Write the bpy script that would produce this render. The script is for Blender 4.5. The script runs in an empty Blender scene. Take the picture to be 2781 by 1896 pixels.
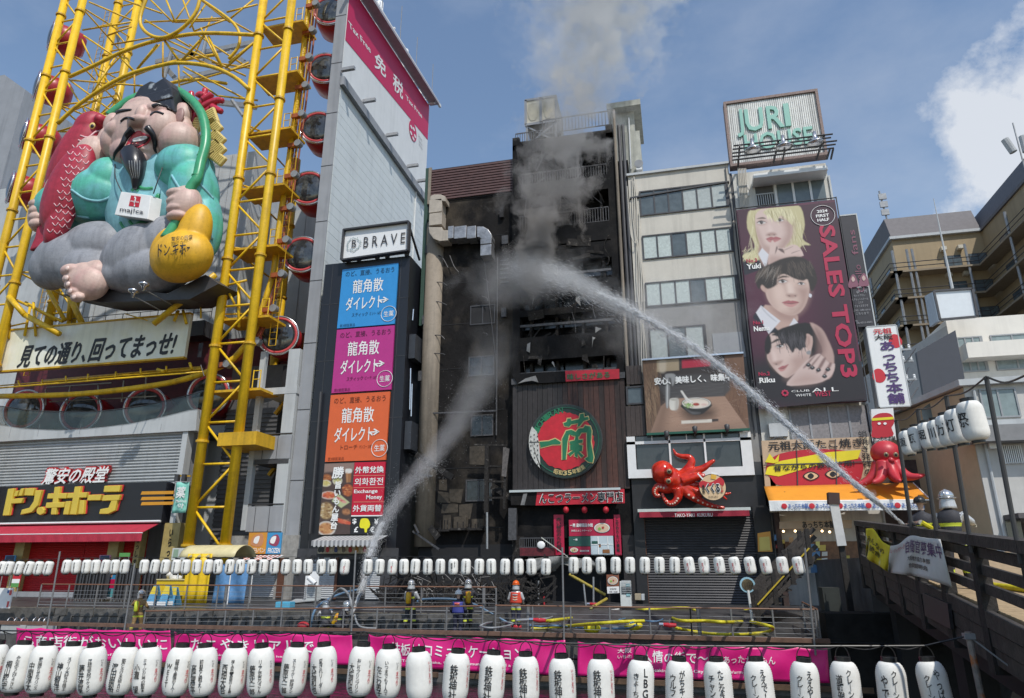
import bpy,math,random
import numpy as np
from mathutils import Vector,Matrix,noise
rad=math.radians
V=Vector
sc=bpy.context.scene
COL=sc.collection
random.seed(7)
# ---------------------------------------------------------------- camera
F,CX,CY,PITCH,YAW,ZC=1854.,1390.5,948.,rad(17.7),rad(13.3),2.4
cam=bpy.data.objects.new('camera',bpy.data.cameras.new('camera'))
COL.objects.link(cam)
cam.data.lens,cam.data.sensor_width,cam.data.clip_end=24.0,36.0,3000
cam.location=(0,0,ZC)
cam.rotation_euler=(rad(90)+PITCH,0,YAW)
sc.camera=cam
# ---------------------------------------------------------------- light
SUN=V((0.42,-0.62,1.0)).normalized()
EL=math.asin(SUN.z);AZ=math.atan2(SUN.x,SUN.y)
w=bpy.data.worlds.new('World');sc.world=w;w.use_nodes=True
nt=w.node_tree;N,L=nt.nodes,nt.links
bg=N['Background'];bg.inputs['Strength'].default_value=0.15
sky=N.new('ShaderNodeTexSky');sky.sky_type='NISHITA';sky.sun_disc=False
sky.sun_elevation,sky.sun_rotation=EL,AZ
sky.air_density,sky.dust_density,sky.ozone_density=1.35,.5,3.2
tc=N.new('ShaderNodeTexCoord')
mp=N.new('ShaderNodeMapping');mp.inputs['Scale'].default_value=(1.0,1.0,1.9)
mp.inputs['Location'].default_value=(0.3,0.1,0.2)
nz=N.new('ShaderNodeTexNoise');nz.inputs['Scale'].default_value=2.6;nz.inputs['Detail'].default_value=9;nz.inputs['Roughness'].default_value=.58
cr=N.new('ShaderNodeValToRGB');cr.color_ramp.elements[0].position=.47;cr.color_ramp.elements[1].position=.8
cr.color_ramp.elements[0].color=(.03,.03,.03,1);cr.color_ramp.elements[1].color=(.30,.30,.30,1)
# one cumulus bank, low in the sky to the right of the street
dp=N.new('ShaderNodeVectorMath');dp.operation='DISTANCE'
def ray(px,py):
 x,y=(px-CX)/F,-(py-CY)/F
 f=V((-math.sin(YAW)*math.cos(PITCH),math.cos(YAW)*math.cos(PITCH),math.sin(PITCH)))
 r=V((math.cos(YAW),math.sin(YAW),0));u=r.cross(f)
 return f+r*x+u*y
dp.inputs[1].default_value=ray(2810,400).normalized()
ds=N.new('ShaderNodeMapping');ds.inputs['Scale'].default_value=(1,1,1)
nz2=N.new('ShaderNodeTexNoise');nz2.inputs['Scale'].default_value=6.5;nz2.inputs['Detail'].default_value=10;nz2.inputs['Roughness'].default_value=.6
m1=N.new('ShaderNodeMath');m1.operation='MULTIPLY_ADD';m1.inputs[1].default_value=.55;m1.inputs[2].default_value=-.27
m2=N.new('ShaderNodeMath');m2.operation='ADD'
cr2=N.new('ShaderNodeValToRGB');cr2.color_ramp.elements[0].position=.03;cr2.color_ramp.elements[1].position=.105
cr2.color_ramp.elements[0].color=(.82,.82,.82,1);cr2.color_ramp.elements[1].color=(0,0,0,1)
mxa=N.new('ShaderNodeMath');mxa.operation='MAXIMUM'
mx=N.new('ShaderNodeMixRGB');mx.inputs[2].default_value=(5.6,5.8,6.1,1)
L.new(tc.outputs['Generated'],mp.inputs['Vector']);L.new(mp.outputs[0],nz.inputs['Vector']);L.new(nz.outputs[0],cr.inputs[0])
L.new(tc.outputs['Generated'],dp.inputs[0]);L.new(tc.outputs['Generated'],nz2.inputs['Vector'])
L.new(nz2.outputs[0],m1.inputs[0]);L.new(m1.outputs[0],m2.inputs[0]);L.new(dp.outputs['Value'],m2.inputs[1]);L.new(m2.outputs[0],cr2.inputs[0])
L.new(cr.outputs[0],mxa.inputs[0]);L.new(cr2.outputs[0],mxa.inputs[1])
L.new(sky.outputs[0],mx.inputs[1]);L.new(mxa.outputs[0],mx.inputs[0]);L.new(mx.outputs[0],bg.inputs['Color'])
sun=bpy.data.objects.new('sun',bpy.data.lights.new('sun','SUN'));COL.objects.link(sun)
sun.data.energy,sun.data.angle,sun.data.color=3.6,rad(.53),(1,.95,.87)
sun.rotation_euler=SUN.to_track_quat('Z','Y').to_euler();sun.location=(20,-20,60)
vs_=sc.view_settings;vs_.view_transform='Standard';vs_.look='None';vs_.gamma=1;vs_.exposure=-0.06;vs_.use_curve_mapping=False
sc.cycles.volume_step_rate=2.0;sc.cycles.volume_max_steps=96
sc.cycles.max_bounces=6;sc.cycles.transparent_max_bounces=16;sc.cycles.volume_bounces=1
# ---------------------------------------------------------------- placing helpers
def at(px,py,Y):
 d=ray(px,py);return V((0,0,ZC))+d*(Y/d.y)
def gz(px,py,Z):
 d=ray(px,py);return V((0,0,ZC))+d*((Z-ZC)/d.z)
def atx(px,py,X):
 d=ray(px,py);return V((0,0,ZC))+d*(X/d.x)
def Q(ox,oy,s):return lambda x,y:(ox+x/s,oy+y/s)
c1=Q(0,0,3.3);c2=Q(0,440,3.3);c3=Q(0,840,3.3);c4=Q(0,1220,3.32);c5=Q(0,1540,3.32);c6=Q(600,0,3.3);c7=Q(600,440,3.3);c8=Q(600,840,3.3)
d1=Q(600,1220,3.32);d2=Q(600,1540,3.32);d3=Q(1300,150,3.3);d4=Q(1100,500,3.3);d5=Q(1100,940,3.3);d6=Q(1200,1380,3.07);d7=Q(1900,200,3.168);d8=Q(1900,640,3.3)
e1=Q(1700,900,3.168);e2=Q(2200,350,2.64);e3=Q(2200,900,3.168);e4=Q(2180,1350,2.902);e5=Q(1650,1350,2.901);e6=Q(1500,1700,2.905);e7=Q(1100,1560,5.81);e8=Q(1350,1560,5.81)
def rect(c,x0,y0,x1,y1,Y):
 """facade rectangle on plane Y from two corners: X0,X1,Z0,Z1"""
 a,b=c(x0,y0),c(x1,y1);mx_,my=(a[0]+b[0])/2,(a[1]+b[1])/2
 return at(a[0],my,Y).x,at(b[0],my,Y).x,at(mx_,b[1],Y).z,at(mx_,a[1],Y).z
def S0(x,y):return(x,y)
# ---------------------------------------------------------------- mesh builder
def spline(pts,n=4,closed=False):
 P=[V(p)for p in pts];out=[];k=len(P)
 for i in range(k if closed else k-1):
  p0=P[(i-1)%k]if(closed or i)else P[0];p1=P[i];p2=P[(i+1)%k]
  p3=P[(i+2)%k]if(closed or i+2<k)else P[-1]
  for j in range(n):
   t=j/n
   out.append(.5*((2*p1)+(p2-p0)*t+(2*p0-5*p1+4*p2-p3)*t*t+(3*p1-p0-3*p2+p3)*t**3))
 if not closed:out.append(P[-1])
 return out
class MB:
 def __init__(s):s.v=[];s.f=[]
 def add(s,vs,fs):
  n=len(s.v);s.v+=[tuple(v)for v in vs];s.f+=[tuple(i+n for i in f)for f in fs];return s
 def hexa(s,p):return s.add(p,[(0,3,2,1),(4,5,6,7),(0,1,5,4),(1,2,6,5),(2,3,7,6),(3,0,4,7)])
 def box(s,x0,x1,y0,y1,z0,z1):
  return s.hexa([(x0,y0,z0),(x1,y0,z0),(x1,y1,z0),(x0,y1,z0),(x0,y0,z1),(x1,y0,z1),(x1,y1,z1),(x0,y1,z1)])
 def cbox(s,c,sx,sy,sz,M=None):
  c=V(c);P=[V((x*sx/2,y*sy/2,z*sz/2))for z in(-1,1)for x,y in((-1,-1),(1,-1),(1,1),(-1,1))]
  return s.hexa([c+(M@p if M else p)for p in P])
 def bar(s,a,b,w,h=None,up=(0,0,1)):
  a,b=V(a),V(b);h=h or w;d=(b-a).normalized();u=V(up)
  if abs(d.dot(u))>.98:u=V((0,1,0))
  r=d.cross(u).normalized()*(w/2);u=r.cross(d).normalized()*(h/2)
  return s.hexa([a-r-u,a+r-u,a+r+u,a-r+u,b-r-u,b+r-u,b+r+u,b-r+u])
 def tube(s,pts,r,n=8,cap=True):
  pts=[V(p)for p in pts];k=len(pts);rr=r if isinstance(r,(list,tuple))else[r]*k
  vs=[];fs=[];pu=None
  for i,p in enumerate(pts):
   d=(pts[min(i+1,k-1)]-pts[max(i-1,0)]).normalized()
   if pu is None:
    u=V((0,0,1))if abs(d.z)<.9 else V((1,0,0))
   else:u=pu
   x=d.cross(u)
   if x.length<1e-5:x=d.cross(V((0,1,0)))
   x.normalize();y=x.cross(d).normalized();pu=y
   for j in range(n):
    a=2*math.pi*j/n;vs.append(p+(x*math.cos(a)+y*math.sin(a))*rr[i])
  for i in range(k-1):
   for j in range(n):
    a,b=i*n+j,i*n+(j+1)%n;fs.append((a,a+n,b+n,b))
  if cap:fs.append(tuple(range(n)));fs.append(tuple(range((k-1)*n+n-1,(k-1)*n-1,-1)))
  return s.add(vs,fs)
 def lathe(s,c,prof,n=16,M=None):
  c=V(c);vs=[];fs=[];k=len(prof)
  for r,z in prof:
   for j in range(n):
    a=2*math.pi*j/n;p=V((r*math.cos(a),r*math.sin(a),z));vs.append(c+(M@p if M else p))
  for i in range(k-1):
   for j in range(n):
    a,b=i*n+j,i*n+(j+1)%n;fs.append((a,b,b+n,a+n))
  fs.append(tuple(range(n-1,-1,-1)));fs.append(tuple(range((k-1)*n,k*n)))
  return s.add(vs,fs)
 def ball(s,c,r,n=14,m=9,M=None,fn=None):
  if not isinstance(r,(tuple,list)):r=(r,r,r)
  c=V(c);vs=[];fs=[]
  for i in range(m+1):
   t=math.pi*i/m
   for j in range(n):
    a=2*math.pi*j/n;p=V((math.sin(t)*math.cos(a),math.sin(t)*math.sin(a),math.cos(t)))
    if fn:p=fn(p)
    p=V((p.x*r[0],p.y*r[1],p.z*r[2]));vs.append(c+(M@p if M else p))
  for i in range(m):
   for j in range(n):
    a,b=i*n+j,i*n+(j+1)%n;fs.append((a,a+n,b+n,b))
  return s.add(vs,fs)
 def prism(s,pts,ext):
  """closed outline extruded by a vector"""
  pts=[V(p)for p in pts];k=len(pts);e=V(ext)
  fs=[tuple(range(k)),tuple(range(2*k-1,k-1,-1))]+[(i,i+k,(i+1)%k+k,(i+1)%k)for i in range(k)]
  return s.add(pts+[p+e for p in pts],fs)
 def grid(s,fn,nu,nv,cu=False):
  vs=[fn(i/nu,j/nv)for j in range(nv+1)for i in range(nu+1)]
  return s.add(vs,[(j*(nu+1)+i,j*(nu+1)+i+1,(j+1)*(nu+1)+i+1,(j+1)*(nu+1)+i)for j in range(nv)for i in range(nu)])
 def mesh(s,name,off=(0,0,0)):
  m=bpy.data.meshes.new(name);o=V(off)
  m.from_pydata([V(v)-o for v in s.v],[],s.f);m.validate();m.update();return m
 def build(s,name,mat,parent=None,smooth=False,label=None,kind=None,solid=0,bev=0):
  if parent is not None:off=wloc(parent)
  else:
   xs=[v[0]for v in s.v];ys=[v[1]for v in s.v];zs=[v[2]for v in s.v]
   off=V(((min(xs)+max(xs))/2,(min(ys)+max(ys))/2,min(zs)))
  me=s.mesh(name,off);o=bpy.data.objects.new(name,me);COL.objects.link(o)
  me.materials.append(mat)
  if smooth:me.shade_smooth()
  if smooth==2:
   md=o.modifiers.new('es','EDGE_SPLIT');md.split_angle=rad(40)
  if bev:
   md=o.modifiers.new('bv','BEVEL');md.width=bev;md.segments=2;md.limit_method='ANGLE'
  if solid:
   md=o.modifiers.new('so','SOLIDIFY');md.thickness=solid
  if parent is not None:o.parent=parent
  else:o.location=off
  if label:o['label']=label
  if kind:o['kind']=kind
  return o
def wloc(o):
 p=V(o.location)
 while o.parent:o=o.parent;p=p+V(o.location)
 return p
def T(name,label,cat,loc,group=None):
 o=bpy.data.objects.new(name,None);COL.objects.link(o);o.location=V(loc);o.empty_display_size=.2
 o['label']=label;o['category']=cat
 if group:o['group']=group
 return o
def tag(o,label,cat,group=None):
 o['label']=label;o['category']=cat
 if group:o['group']=group
 return o
def copy_tree(o,parent=None):
 c=o.copy();COL.objects.link(c)
 if parent:c.parent=parent
 for ch in o.children:copy_tree(ch,c)
 return c
# ---------------------------------------------------------------- materials
MATS={}
def mat(name,col=(.5,.5,.5),rough=.65,metal=0,var=.12,vs=1.2,bump=0,bs=25,streak=0,col2=None,thr=(.42,.62),s2=(1,1,1),spec=.5,emit=0,alpha=1,trans=0,fn=None,dirt=0):
 if name in MATS:return MATS[name]
 m=bpy.data.materials.new(name);m.use_nodes=True;MATS[name]=m
 nt=m.node_tree;N,L=nt.nodes,nt.links;b=N['Principled BSDF']
 b.inputs['Base Color'].default_value=(*col,1);b.inputs['Roughness'].default_value=rough;b.inputs['Metallic'].default_value=metal
 b.inputs['Specular IOR Level'].default_value=spec
 if alpha<1:b.inputs['Alpha'].default_value=alpha
 if trans:b.inputs['Transmission Weight'].default_value=trans
 g=N.new('ShaderNodeNewGeometry');out=None
 def nse(scale,vec=None,det=5,ro=.6):
  n=N.new('ShaderNodeTexNoise');n.inputs['Scale'].default_value=scale;n.inputs['Detail'].default_value=det;n.inputs['Roughness'].default_value=ro
  if vec:
   mpn=N.new('ShaderNodeMapping');mpn.inputs['Scale'].default_value=vec;L.new(g.outputs['Position'],mpn.inputs[0]);L.new(mpn.outputs[0],n.inputs['Vector'])
  else:L.new(g.outputs['Position'],n.inputs['Vector'])
  return n
 def ramp(src,a,b_,ca,cb):
  r=N.new('ShaderNodeValToRGB');e=r.color_ramp.elements;e[0].position,e[1].position=a,b_
  e[0].color=(*ca,1);e[1].color=(*cb,1);L.new(src,r.inputs[0]);return r.outputs[0]
 def mul(a,b_):
  x=N.new('ShaderNodeMixRGB');x.blend_type='MULTIPLY';x.inputs[0].default_value=1;L.new(a,x.inputs[1]);L.new(b_,x.inputs[2]);return x.outputs[0]
 rgb=N.new('ShaderNodeRGB');rgb.outputs[0].default_value=(*col,1);out=rgb.outputs[0]
 if col2:
  n=nse(vs,s2);x=N.new('ShaderNodeMixRGB');L.new(ramp(n.outputs[0],thr[0],thr[1],(0,0,0),(1,1,1)),x.inputs[0]);L.new(out,x.inputs[1]);x.inputs[2].default_value=(*col2,1);out=x.outputs[0]
 if var:
  n=nse(vs*2.3);out=mul(out,ramp(n.outputs[0],.3,.7,(1-var,)*3,(1+var,)*3))
 if streak:
  n=nse(1.0,(2.2,2.2,.12),4);out=mul(out,ramp(n.outputs[0],.48,.66,(1,1,1),(1-streak,)*3))
 if dirt:
  n=nse(9,None,8,.7);out=mul(out,ramp(n.outputs[0],.5,.7,(1,1,1),(1-dirt,)*3))
 L.new(out,b.inputs['Base Color'])
 if bump:
  n=nse(bs);bp=N.new('ShaderNodeBump');bp.inputs['Strength'].default_value=bump;bp.inputs['Distance'].default_value=.05;L.new(n.outputs[0],bp.inputs['Height']);L.new(bp.outputs[0],b.inputs['Normal'])
 if emit:
  b.inputs['Emission Strength'].default_value=emit;L.new(out,b.inputs['Emission Color'])
 if fn:fn(m,N,L,b)
 return m
def flat(name,col=(.5,.5,.5),rough=.5,var=.06):return mat(name,col,rough,var=var,vs=.8)
def glassmat(name,col,rough=.06,refl=.9):return mat(name,col,rough,var=.25,vs=.5,spec=refl)
# ---------------------------------------------------------------- lettering
WORK=bpy.data.scenes.new('bench')
def baked(o):
 WORK.collection.objects.link(o);vl=WORK.view_layers[0];vl.update();m=bpy.data.meshes.new_from_object(o.evaluated_get(vl.depsgraph));WORK.collection.objects.unlink(o);return m
def rebake(o):
 t=bpy.data.objects.new('t',o.data)
 for md in o.modifiers:
  n=t.modifiers.new(md.name,md.type)
  for k in('mode','voxel_size','iterations','factor'):
   if hasattr(md,k):setattr(n,k,getattr(md,k))
 m=baked(t);bpy.data.objects.remove(t);o.modifiers.clear();o.data=m;return m
TXT={}
def txtmesh(s,bold=0.0,vert=False,ls=1.0,ext=0.0,res=2):
 k=(s,bold,vert,ls,ext)
 if k in TXT:return TXT[k]
 c=bpy.data.curves.new('t','FONT')
 if vert:s='\n'.join({'ー':'｜','～':'｜','-':'｜'}.get(ch,ch)for ch in s)
 c.body=s;c.size=1;c.offset=bold;c.resolution_u=res;c.extrude=ext;c.space_line=ls;c.align_x='CENTER' if vert else 'LEFT'
 o=bpy.data.objects.new('t',c);m=baked(o);bpy.data.objects.remove(o)
 vs=[V(v.co)for v in m.vertices];fs=[tuple(p.vertices)for p in m.polygons];bpy.data.meshes.remove(m)
 x0=min(v.x for v in vs);x1=max(v.x for v in vs);y0=min(v.y for v in vs);y1=max(v.y for v in vs)
 TXT[k]=(vs,fs,x0,x1,y0,y1);return TXT[k]
def lettering(mb,s,o,ux,uz,bold=0.0,vert=False,slant=0,ls=1.0,nrm=None,ext=0.0,depth=0):
 """fit text s into the parallelogram o, o+ux, o+uz"""
 fat=0
 if bold>.011 and any(ord(ch)>0x2e80 for ch in s):fat,bold=bold-.008,.008
 vs,fs,x0,x1,y0,y1=txtmesh(s,bold,vert,ls,ext)
 o,ux,uz=V(o),V(ux),V(uz);n=ux.cross(uz).normalized()
 if n.y>0:n=-n
 out=[]
 for v in vs:
  a,b=(v.x-x0)/(x1-x0),(v.y-y0)/(y1-y0)
  out.append(o+ux*(a+slant*b)+uz*b+n*(v.z/max(ext,1e-6)*depth if ext else 0))
 mb.add(out,fs)
 if fat:
  hgt=uz.length/max(.2,(y1-y0));e=fat*hgt*1.25;a_,b_=ux.normalized()*e,uz.normalized()*e
  for k,sft in enumerate((a_,-a_,b_,-b_)):mb.add([p+sft+n*(.0022*(k+1))for p in out],fs)
 return mb
def write(s,c,xa,ya,xb,yb,Y,m,parent,name='lettering',bold=.015,vert=False,slant=0,ls=1.0,ext=0,depth=0,label=None):
 """text on a facade plane between two image corners (left-top, right-bottom)"""
 if c is None:X0,X1,Z0,Z1=xa,xb,yb,ya
 else:X0,X1,Z0,Z1=rect(c,xa,ya,xb,yb,Y)
 b=MB();lettering(b,s,(X0,Y,Z0),(X1-X0,0,0),(0,0,Z1-Z0),bold,vert,slant,ls,ext=ext,depth=depth)
 return b.build(name,m,parent,label=label)
def trace(b,c,pts,Y,sm=3,th=.012):
 """flat print: outline given in image coordinates, laid on plane Y"""
 P=[at(*c(x,y),Y)for x,y in pts]
 if sm:P=spline(P,sm,True)
 return b.prism(P,(0,th,0))
def print2(name,c,pts,Y,m,parent,sm=3,label=None):
 return trace(MB(),c,pts,Y,sm).build(name,m,parent,label=label)
class Print:
 """a printed picture: soft shapes laid over each other on a fine grid, kept as the sheet's own print colour"""
 def __init__(s,q,nx,ny,bg):
  U,W=np.meshgrid(np.linspace(0,1,nx+1),np.linspace(0,1,ny+1));q=np.array(q,float);s.nx,s.ny=nx,ny
  P=(q[0]*(1-U)[...,None]+q[1]*U[...,None])*(1-W)[...,None]+(q[3]*(1-U)[...,None]+q[2]*U[...,None])*W[...,None]
  s.X,s.Y=P[...,0],P[...,1];s.C=np.zeros(s.X.shape+(3,))+np.array(bg)
 def poly(s,c,pts,col,f=2.5,a=1.0,sm=3):
  P=[V((*c(x,y),0))for x,y in pts];P=spline(P,sm,True)if sm else P;A=np.array([(p.x,p.y)for p in P]);B=np.roll(A,-1,0)
  x0,y0=A.min(0)-f;x1,y1=A.max(0)+f;k=(s.X>=x0)&(s.X<=x1)&(s.Y>=y0)&(s.Y<=y1)
  if not k.any():return
  X,Y=s.X[k],s.Y[k];d=np.full(X.shape,1e9);ins=np.zeros(X.shape,bool)
  for(ax,ay),(bx,by)in zip(A,B):
   ex,ey=bx-ax,by-ay;t=np.clip(((X-ax)*ex+(Y-ay)*ey)/(ex*ex+ey*ey+1e-9),0,1);d=np.minimum(d,np.hypot(X-ax-t*ex,Y-ay-t*ey))
   cr_=((ay>Y)!=(by>Y));ins^=cr_&(X<ax+ex*(Y-ay)/(ey if abs(ey)>1e-9 else 1e-9))
  al=np.clip(.5+np.where(ins,d,-d)/f,0,1);al=(al*al*(3-2*al)*a)[:,None];s.C[k]=s.C[k]*(1-al)+np.array(col)*al
 def strands(s,c,n,box,d,ln,wd,col,a,seed=1):
  R=random.Random(seed)
  for _ in range(n):
   x,y=R.uniform(box[0],box[2]),R.uniform(box[1],box[3]);dx,dy=d[0]+R.gauss(0,.18),d[1]+R.gauss(0,.18);L_=ln*R.uniform(.5,1.3);s.poly(c,[(x,y),(x+dx*L_*.5+wd,y+dy*L_*.5),(x+dx*L_,y+dy*L_),(x+dx*L_*.5-wd,y+dy*L_*.5)],col,1.2,a*R.uniform(.4,1),2)
 def build(s,Y,parent,name='printed_sheet',rough=.5):
  b=MB();n=s.nx+1;vs=[at(px,py,Y)for px,py in zip(s.X.ravel(),s.Y.ravel())];b.add(vs,[(j*n+i,j*n+i+1,(j+1)*n+i+1,(j+1)*n+i)for j in range(s.ny)for i in range(s.nx)])
  m=mat('print sheet',rough=.5)
  if not m.get('done'):
   m['done']=1;N_,L_=m.node_tree.nodes,m.node_tree.links;at_=N_.new('ShaderNodeVertexColor');at_.layer_name='print';L_.new(at_.outputs[0],N_['Principled BSDF'].inputs['Base Color'])
  o=b.build(name,m,parent);ca=o.data.color_attributes.new('print','FLOAT_COLOR','POINT');C4=np.concatenate([s.C.reshape(-1,3),np.ones((s.C.size//3,1))],1).astype(np.float32);ca.data.foreach_set('color',C4.ravel());return o
# ================================================================ ground, water, banks
M_asph=mat('wet asphalt',(.075,.075,.08),.45,var=.3,vs=.6,bump=.25,bs=14,col2=(.13,.125,.12),thr=(.5,.75))
M_stone=mat('canal stone',(.095,.092,.088),.8,var=.35,vs=1.3,bump=.6,bs=5,dirt=.3)
M_deck=mat('promenade paving',(.062,.06,.06),.42,var=.3,vs=.9,bump=.15,bs=18,col2=(.03,.03,.033),thr=(.45,.6),dirt=.3)
M_dark=mat('dark void',(.012,.012,.014),.8)
def water_fn(m,N,L,b):
 g=N.new('ShaderNodeNewGeometry');mp=N.new('ShaderNodeMapping');mp.inputs['Scale'].default_value=(.8,1.6,1)
 n=N.new('ShaderNodeTexNoise');n.inputs['Scale'].default_value=2.4;n.inputs['Detail'].default_value=6;n.inputs['Distortion'].default_value=.6
 bp=N.new('ShaderNodeBump');bp.inputs['Strength'].default_value=.55;bp.inputs['Distance'].default_value=.12
 L.new(g.outputs['Position'],mp.inputs[0]);L.new(mp.outputs[0],n.inputs['Vector']);L.new(n.outputs[0],bp.inputs['Height']);L.new(bp.outputs[0],b.inputs['Normal'])
M_water=mat('canal water',(.008,.011,.011),.08,var=0,fn=water_fn,spec=.5)
def struct(name,mb,m,parent=None,smooth=False):
 o=mb.build(name,m,parent,smooth);o['kind']='structure';return o
struct('ground',MB().grid(lambda u,v:(-500+1000*u,37.85+1200*v,.597),20,20),M_asph)
struct('water',MB().grid(lambda u,v:(-220+440*u,-14+40.4*v,-1.55),4,4),M_water)
# far bank: wall, ledge, lower walk ramping up to the right, sloping promenade
DK=26.25
def lowz(x):
 t=min(1,max(0,(x+24)/17.5));return-.45+.45*t
b=MB();b.box(-220,4.6,DK+.02,DK+1.6,-2.5,-.75)
struct('canal_wall',b,M_stone)
struct('bridge_abutment',MB().box(4.62,60,DK+.3,DK+1.9,-2.5,.9),mat('stone darkened for shade',(.018,.018,.018),.8,var=.3,vs=1.2,bump=.4,bs=5,spec=.15))  # canal bank by the bridge; shade is put into this near-black stone colour
b=MB();b.box(-220,4.6,DK-.55,DK+.02,-2.5,-1.28)
struct('canal_ledge',b,M_stone)
def deckz(x,y):
 if x<-7.2:return lowz(x)if y<28 else .6
 t=min(1,max(0,(y-28.6)/3.6));return .6*t*t*(3-2*t)
b=MB();b.grid(lambda u,v:(-80+72.8*u,DK+1.76*v,lowz(-80+72.8*u)),60,2)
b.grid(lambda u,v:(-7.2+21*u,DK+11.8*v,deckz(0,DK+11.8*v)+.004),4,40)
b.grid(lambda u,v:(-80+72.8*u,28.0+10.5*v,.602),20,4)
struct('promenade',b,M_deck)
rw=struct('retaining_wall',MB().box(-80,-7.2,27.96,28.02,-.6,.596).box(-7.26,-7.2,28.02,32.5,-.3,.596),M_stone)
# stones of the retaining wall: the rough blocks one can tell apart
random.seed(3);stm=[]
for k in range(6):
 b=MB();w_,h_=.62,.30
 b.hexa([(-w_/2+random.uniform(-.05,.05),-.05+random.uniform(-.04,.02),-h_/2+random.uniform(-.03,.03)),(w_/2+random.uniform(-.05,.05),-.05+random.uniform(-.04,.02),-h_/2+random.uniform(-.03,.03)),(w_/2,.06,-h_/2),(-w_/2,.06,-h_/2),(-w_/2+random.uniform(-.05,.05),-.05+random.uniform(-.04,.02),h_/2+random.uniform(-.03,.03)),(w_/2+random.uniform(-.05,.05),-.05+random.uniform(-.04,.02),h_/2+random.uniform(-.03,.03)),(w_/2,.06,h_/2),(-w_/2,.06,h_/2)])
 me=b.mesh('stone');me.materials.append(M_stone);stm.append(me)
for r in range(3):
 x=-28.6+r*.31
 while x<-7.8:
  if .45-r*.34>lowz(x)-.15:
   o=bpy.data.objects.new('stone',random.choice(stm));COL.objects.link(o);o.parent=rw
   o.location=V((x,27.94,.43-r*.34))-wloc(rw)
  x+=.68+random.uniform(-.05,.08)
# raised street on the right, where the bridge lands
struct('street',MB().box(6.4,60,27.6,70,.4,2.72),M_asph)
# ================================================================ discount store block with oval ferris wheel
M_yel=mat('yellow paint',(.80,.50,.012),.42,var=.12,vs=.7,streak=.28,dirt=.2,col2=(.58,.33,.02),thr=(.58,.75))
M_yel2=mat('yellow plate',(.62,.36,.012),.5,var=.12,vs=.7,streak=.25,dirt=.2)
M_rust=mat('rust red steel',(.34,.09,.03),.55,var=.25,vs=2,dirt=.3)
M_steel=mat('grey steel',(.30,.31,.32),.45,metal=.3,var=.15,vs=1,dirt=.15)
M_dsteel=mat('dark steel',(.05,.05,.055),.5,var=.2,vs=1)
M_lgrey=mat('pale grey cladding',(.46,.48,.49),.5,var=.07,vs=.4,streak=.12)
M_mgrey=mat('mid grey cladding',(.30,.31,.33),.5,var=.08,vs=.4,streak=.15)
M_white=mat('white panel',(.74,.75,.75),.45,var=.04,vs=.4,streak=.06)
M_chrome=mat('brushed chrome',(.6,.6,.62),.25,metal=.9,var=.05)
M_black=mat('black board',(.012,.013,.018),.38,var=.1)
ft=T('ferris_wheel_tower','yellow tubular steel tower of the oval ferris wheel','ferris wheel',(-36,37,.6))
def col_tube(x,y,z0,z1,r):
 MB().tube([(x,y,z0),(x,y,z1)],r,14).build('column',M_yel,ft,True)
 z=z0+3.0
 while z<z1:
  MB().tube([(x,y,z-.07),(x,y,z+.07)],r+.09,14).build('flange',M_yel2,ft);z+=6.1
XA,XB,XL1,XL2=-27.95,-25.5,-47.25,-45.35
for x in(XA,XB,XL1,XL2):col_tube(x,36,.6,52,.30)
for x in(-46.24,-48.5):col_tube(x,42,20,58,.33)
for x in(-28.2,-25.2):col_tube(x,43,.6,34,.33)
def br(p,q,r=.085,m=None,n=6):MB().tube([p,q],r,n).build('brace',m or M_yel,ft,True)
def zigzag(xa,xb,y,z0,z1,h):
 z,k=z0,0
 while z<z1:
  br((xa,y,z),(xb,y,z),.075)
  br((xa,y,z),(xb,y,z+h),.08)if k%2 else br((xb,y,z),(xa,y,z+h),.08)
  z+=h;k+=1
zigzag(XA,XB,36,3.2,50,2.55);zigzag(XL1,XL2,36,18,52,2.3);zigzag(-48.5,-46.24,42,22,56,2.6)
z=18
while z<50:
 for xa,xb in((XL2,-46.24),(XA,-28.2)):
  if xa==XA and z>33:continue
  br((xa,36,z),(xb,42.3,z+2.4),.07);br((xa,36,z),(xb,42.3,z),.07)
 z+=4.8
def curve(c,pts,Y,r,m=None,name='arch',n=4,seg=7):
 P=spline([at(*c(x,y),Y)for x,y in pts],n);return MB().tube(P,r,seg).build(name,m or M_yel,ft,True)
U=[(620,690),(840,590),(1100,465),(1400,365),(1800,300),(2280,315)]
W=[(515,1110),(730,920),(1100,690),(1450,585),(1640,565),(1900,600),(2100,690),(2230,800)]
curve(c1,U,35.9,.15);curve(c1,W,35.6,.15)
curve(c1,[(x+150,y+190)for x,y in U[:5]],41,.14);curve(c1,[(x+130,y+150)for x,y in W[1:6]],41,.14)
curve(c1,[(1330,-60),(1258,150),(1280,260),(1380,330),(1500,330),(1650,240),(1760,100),(1800,-60)],35.7,.14)
curve(c1,[(1780,-20),(2000,130),(2110,230),(2150,330),(2130,430),(2050,530)],36.4,.12)
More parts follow.
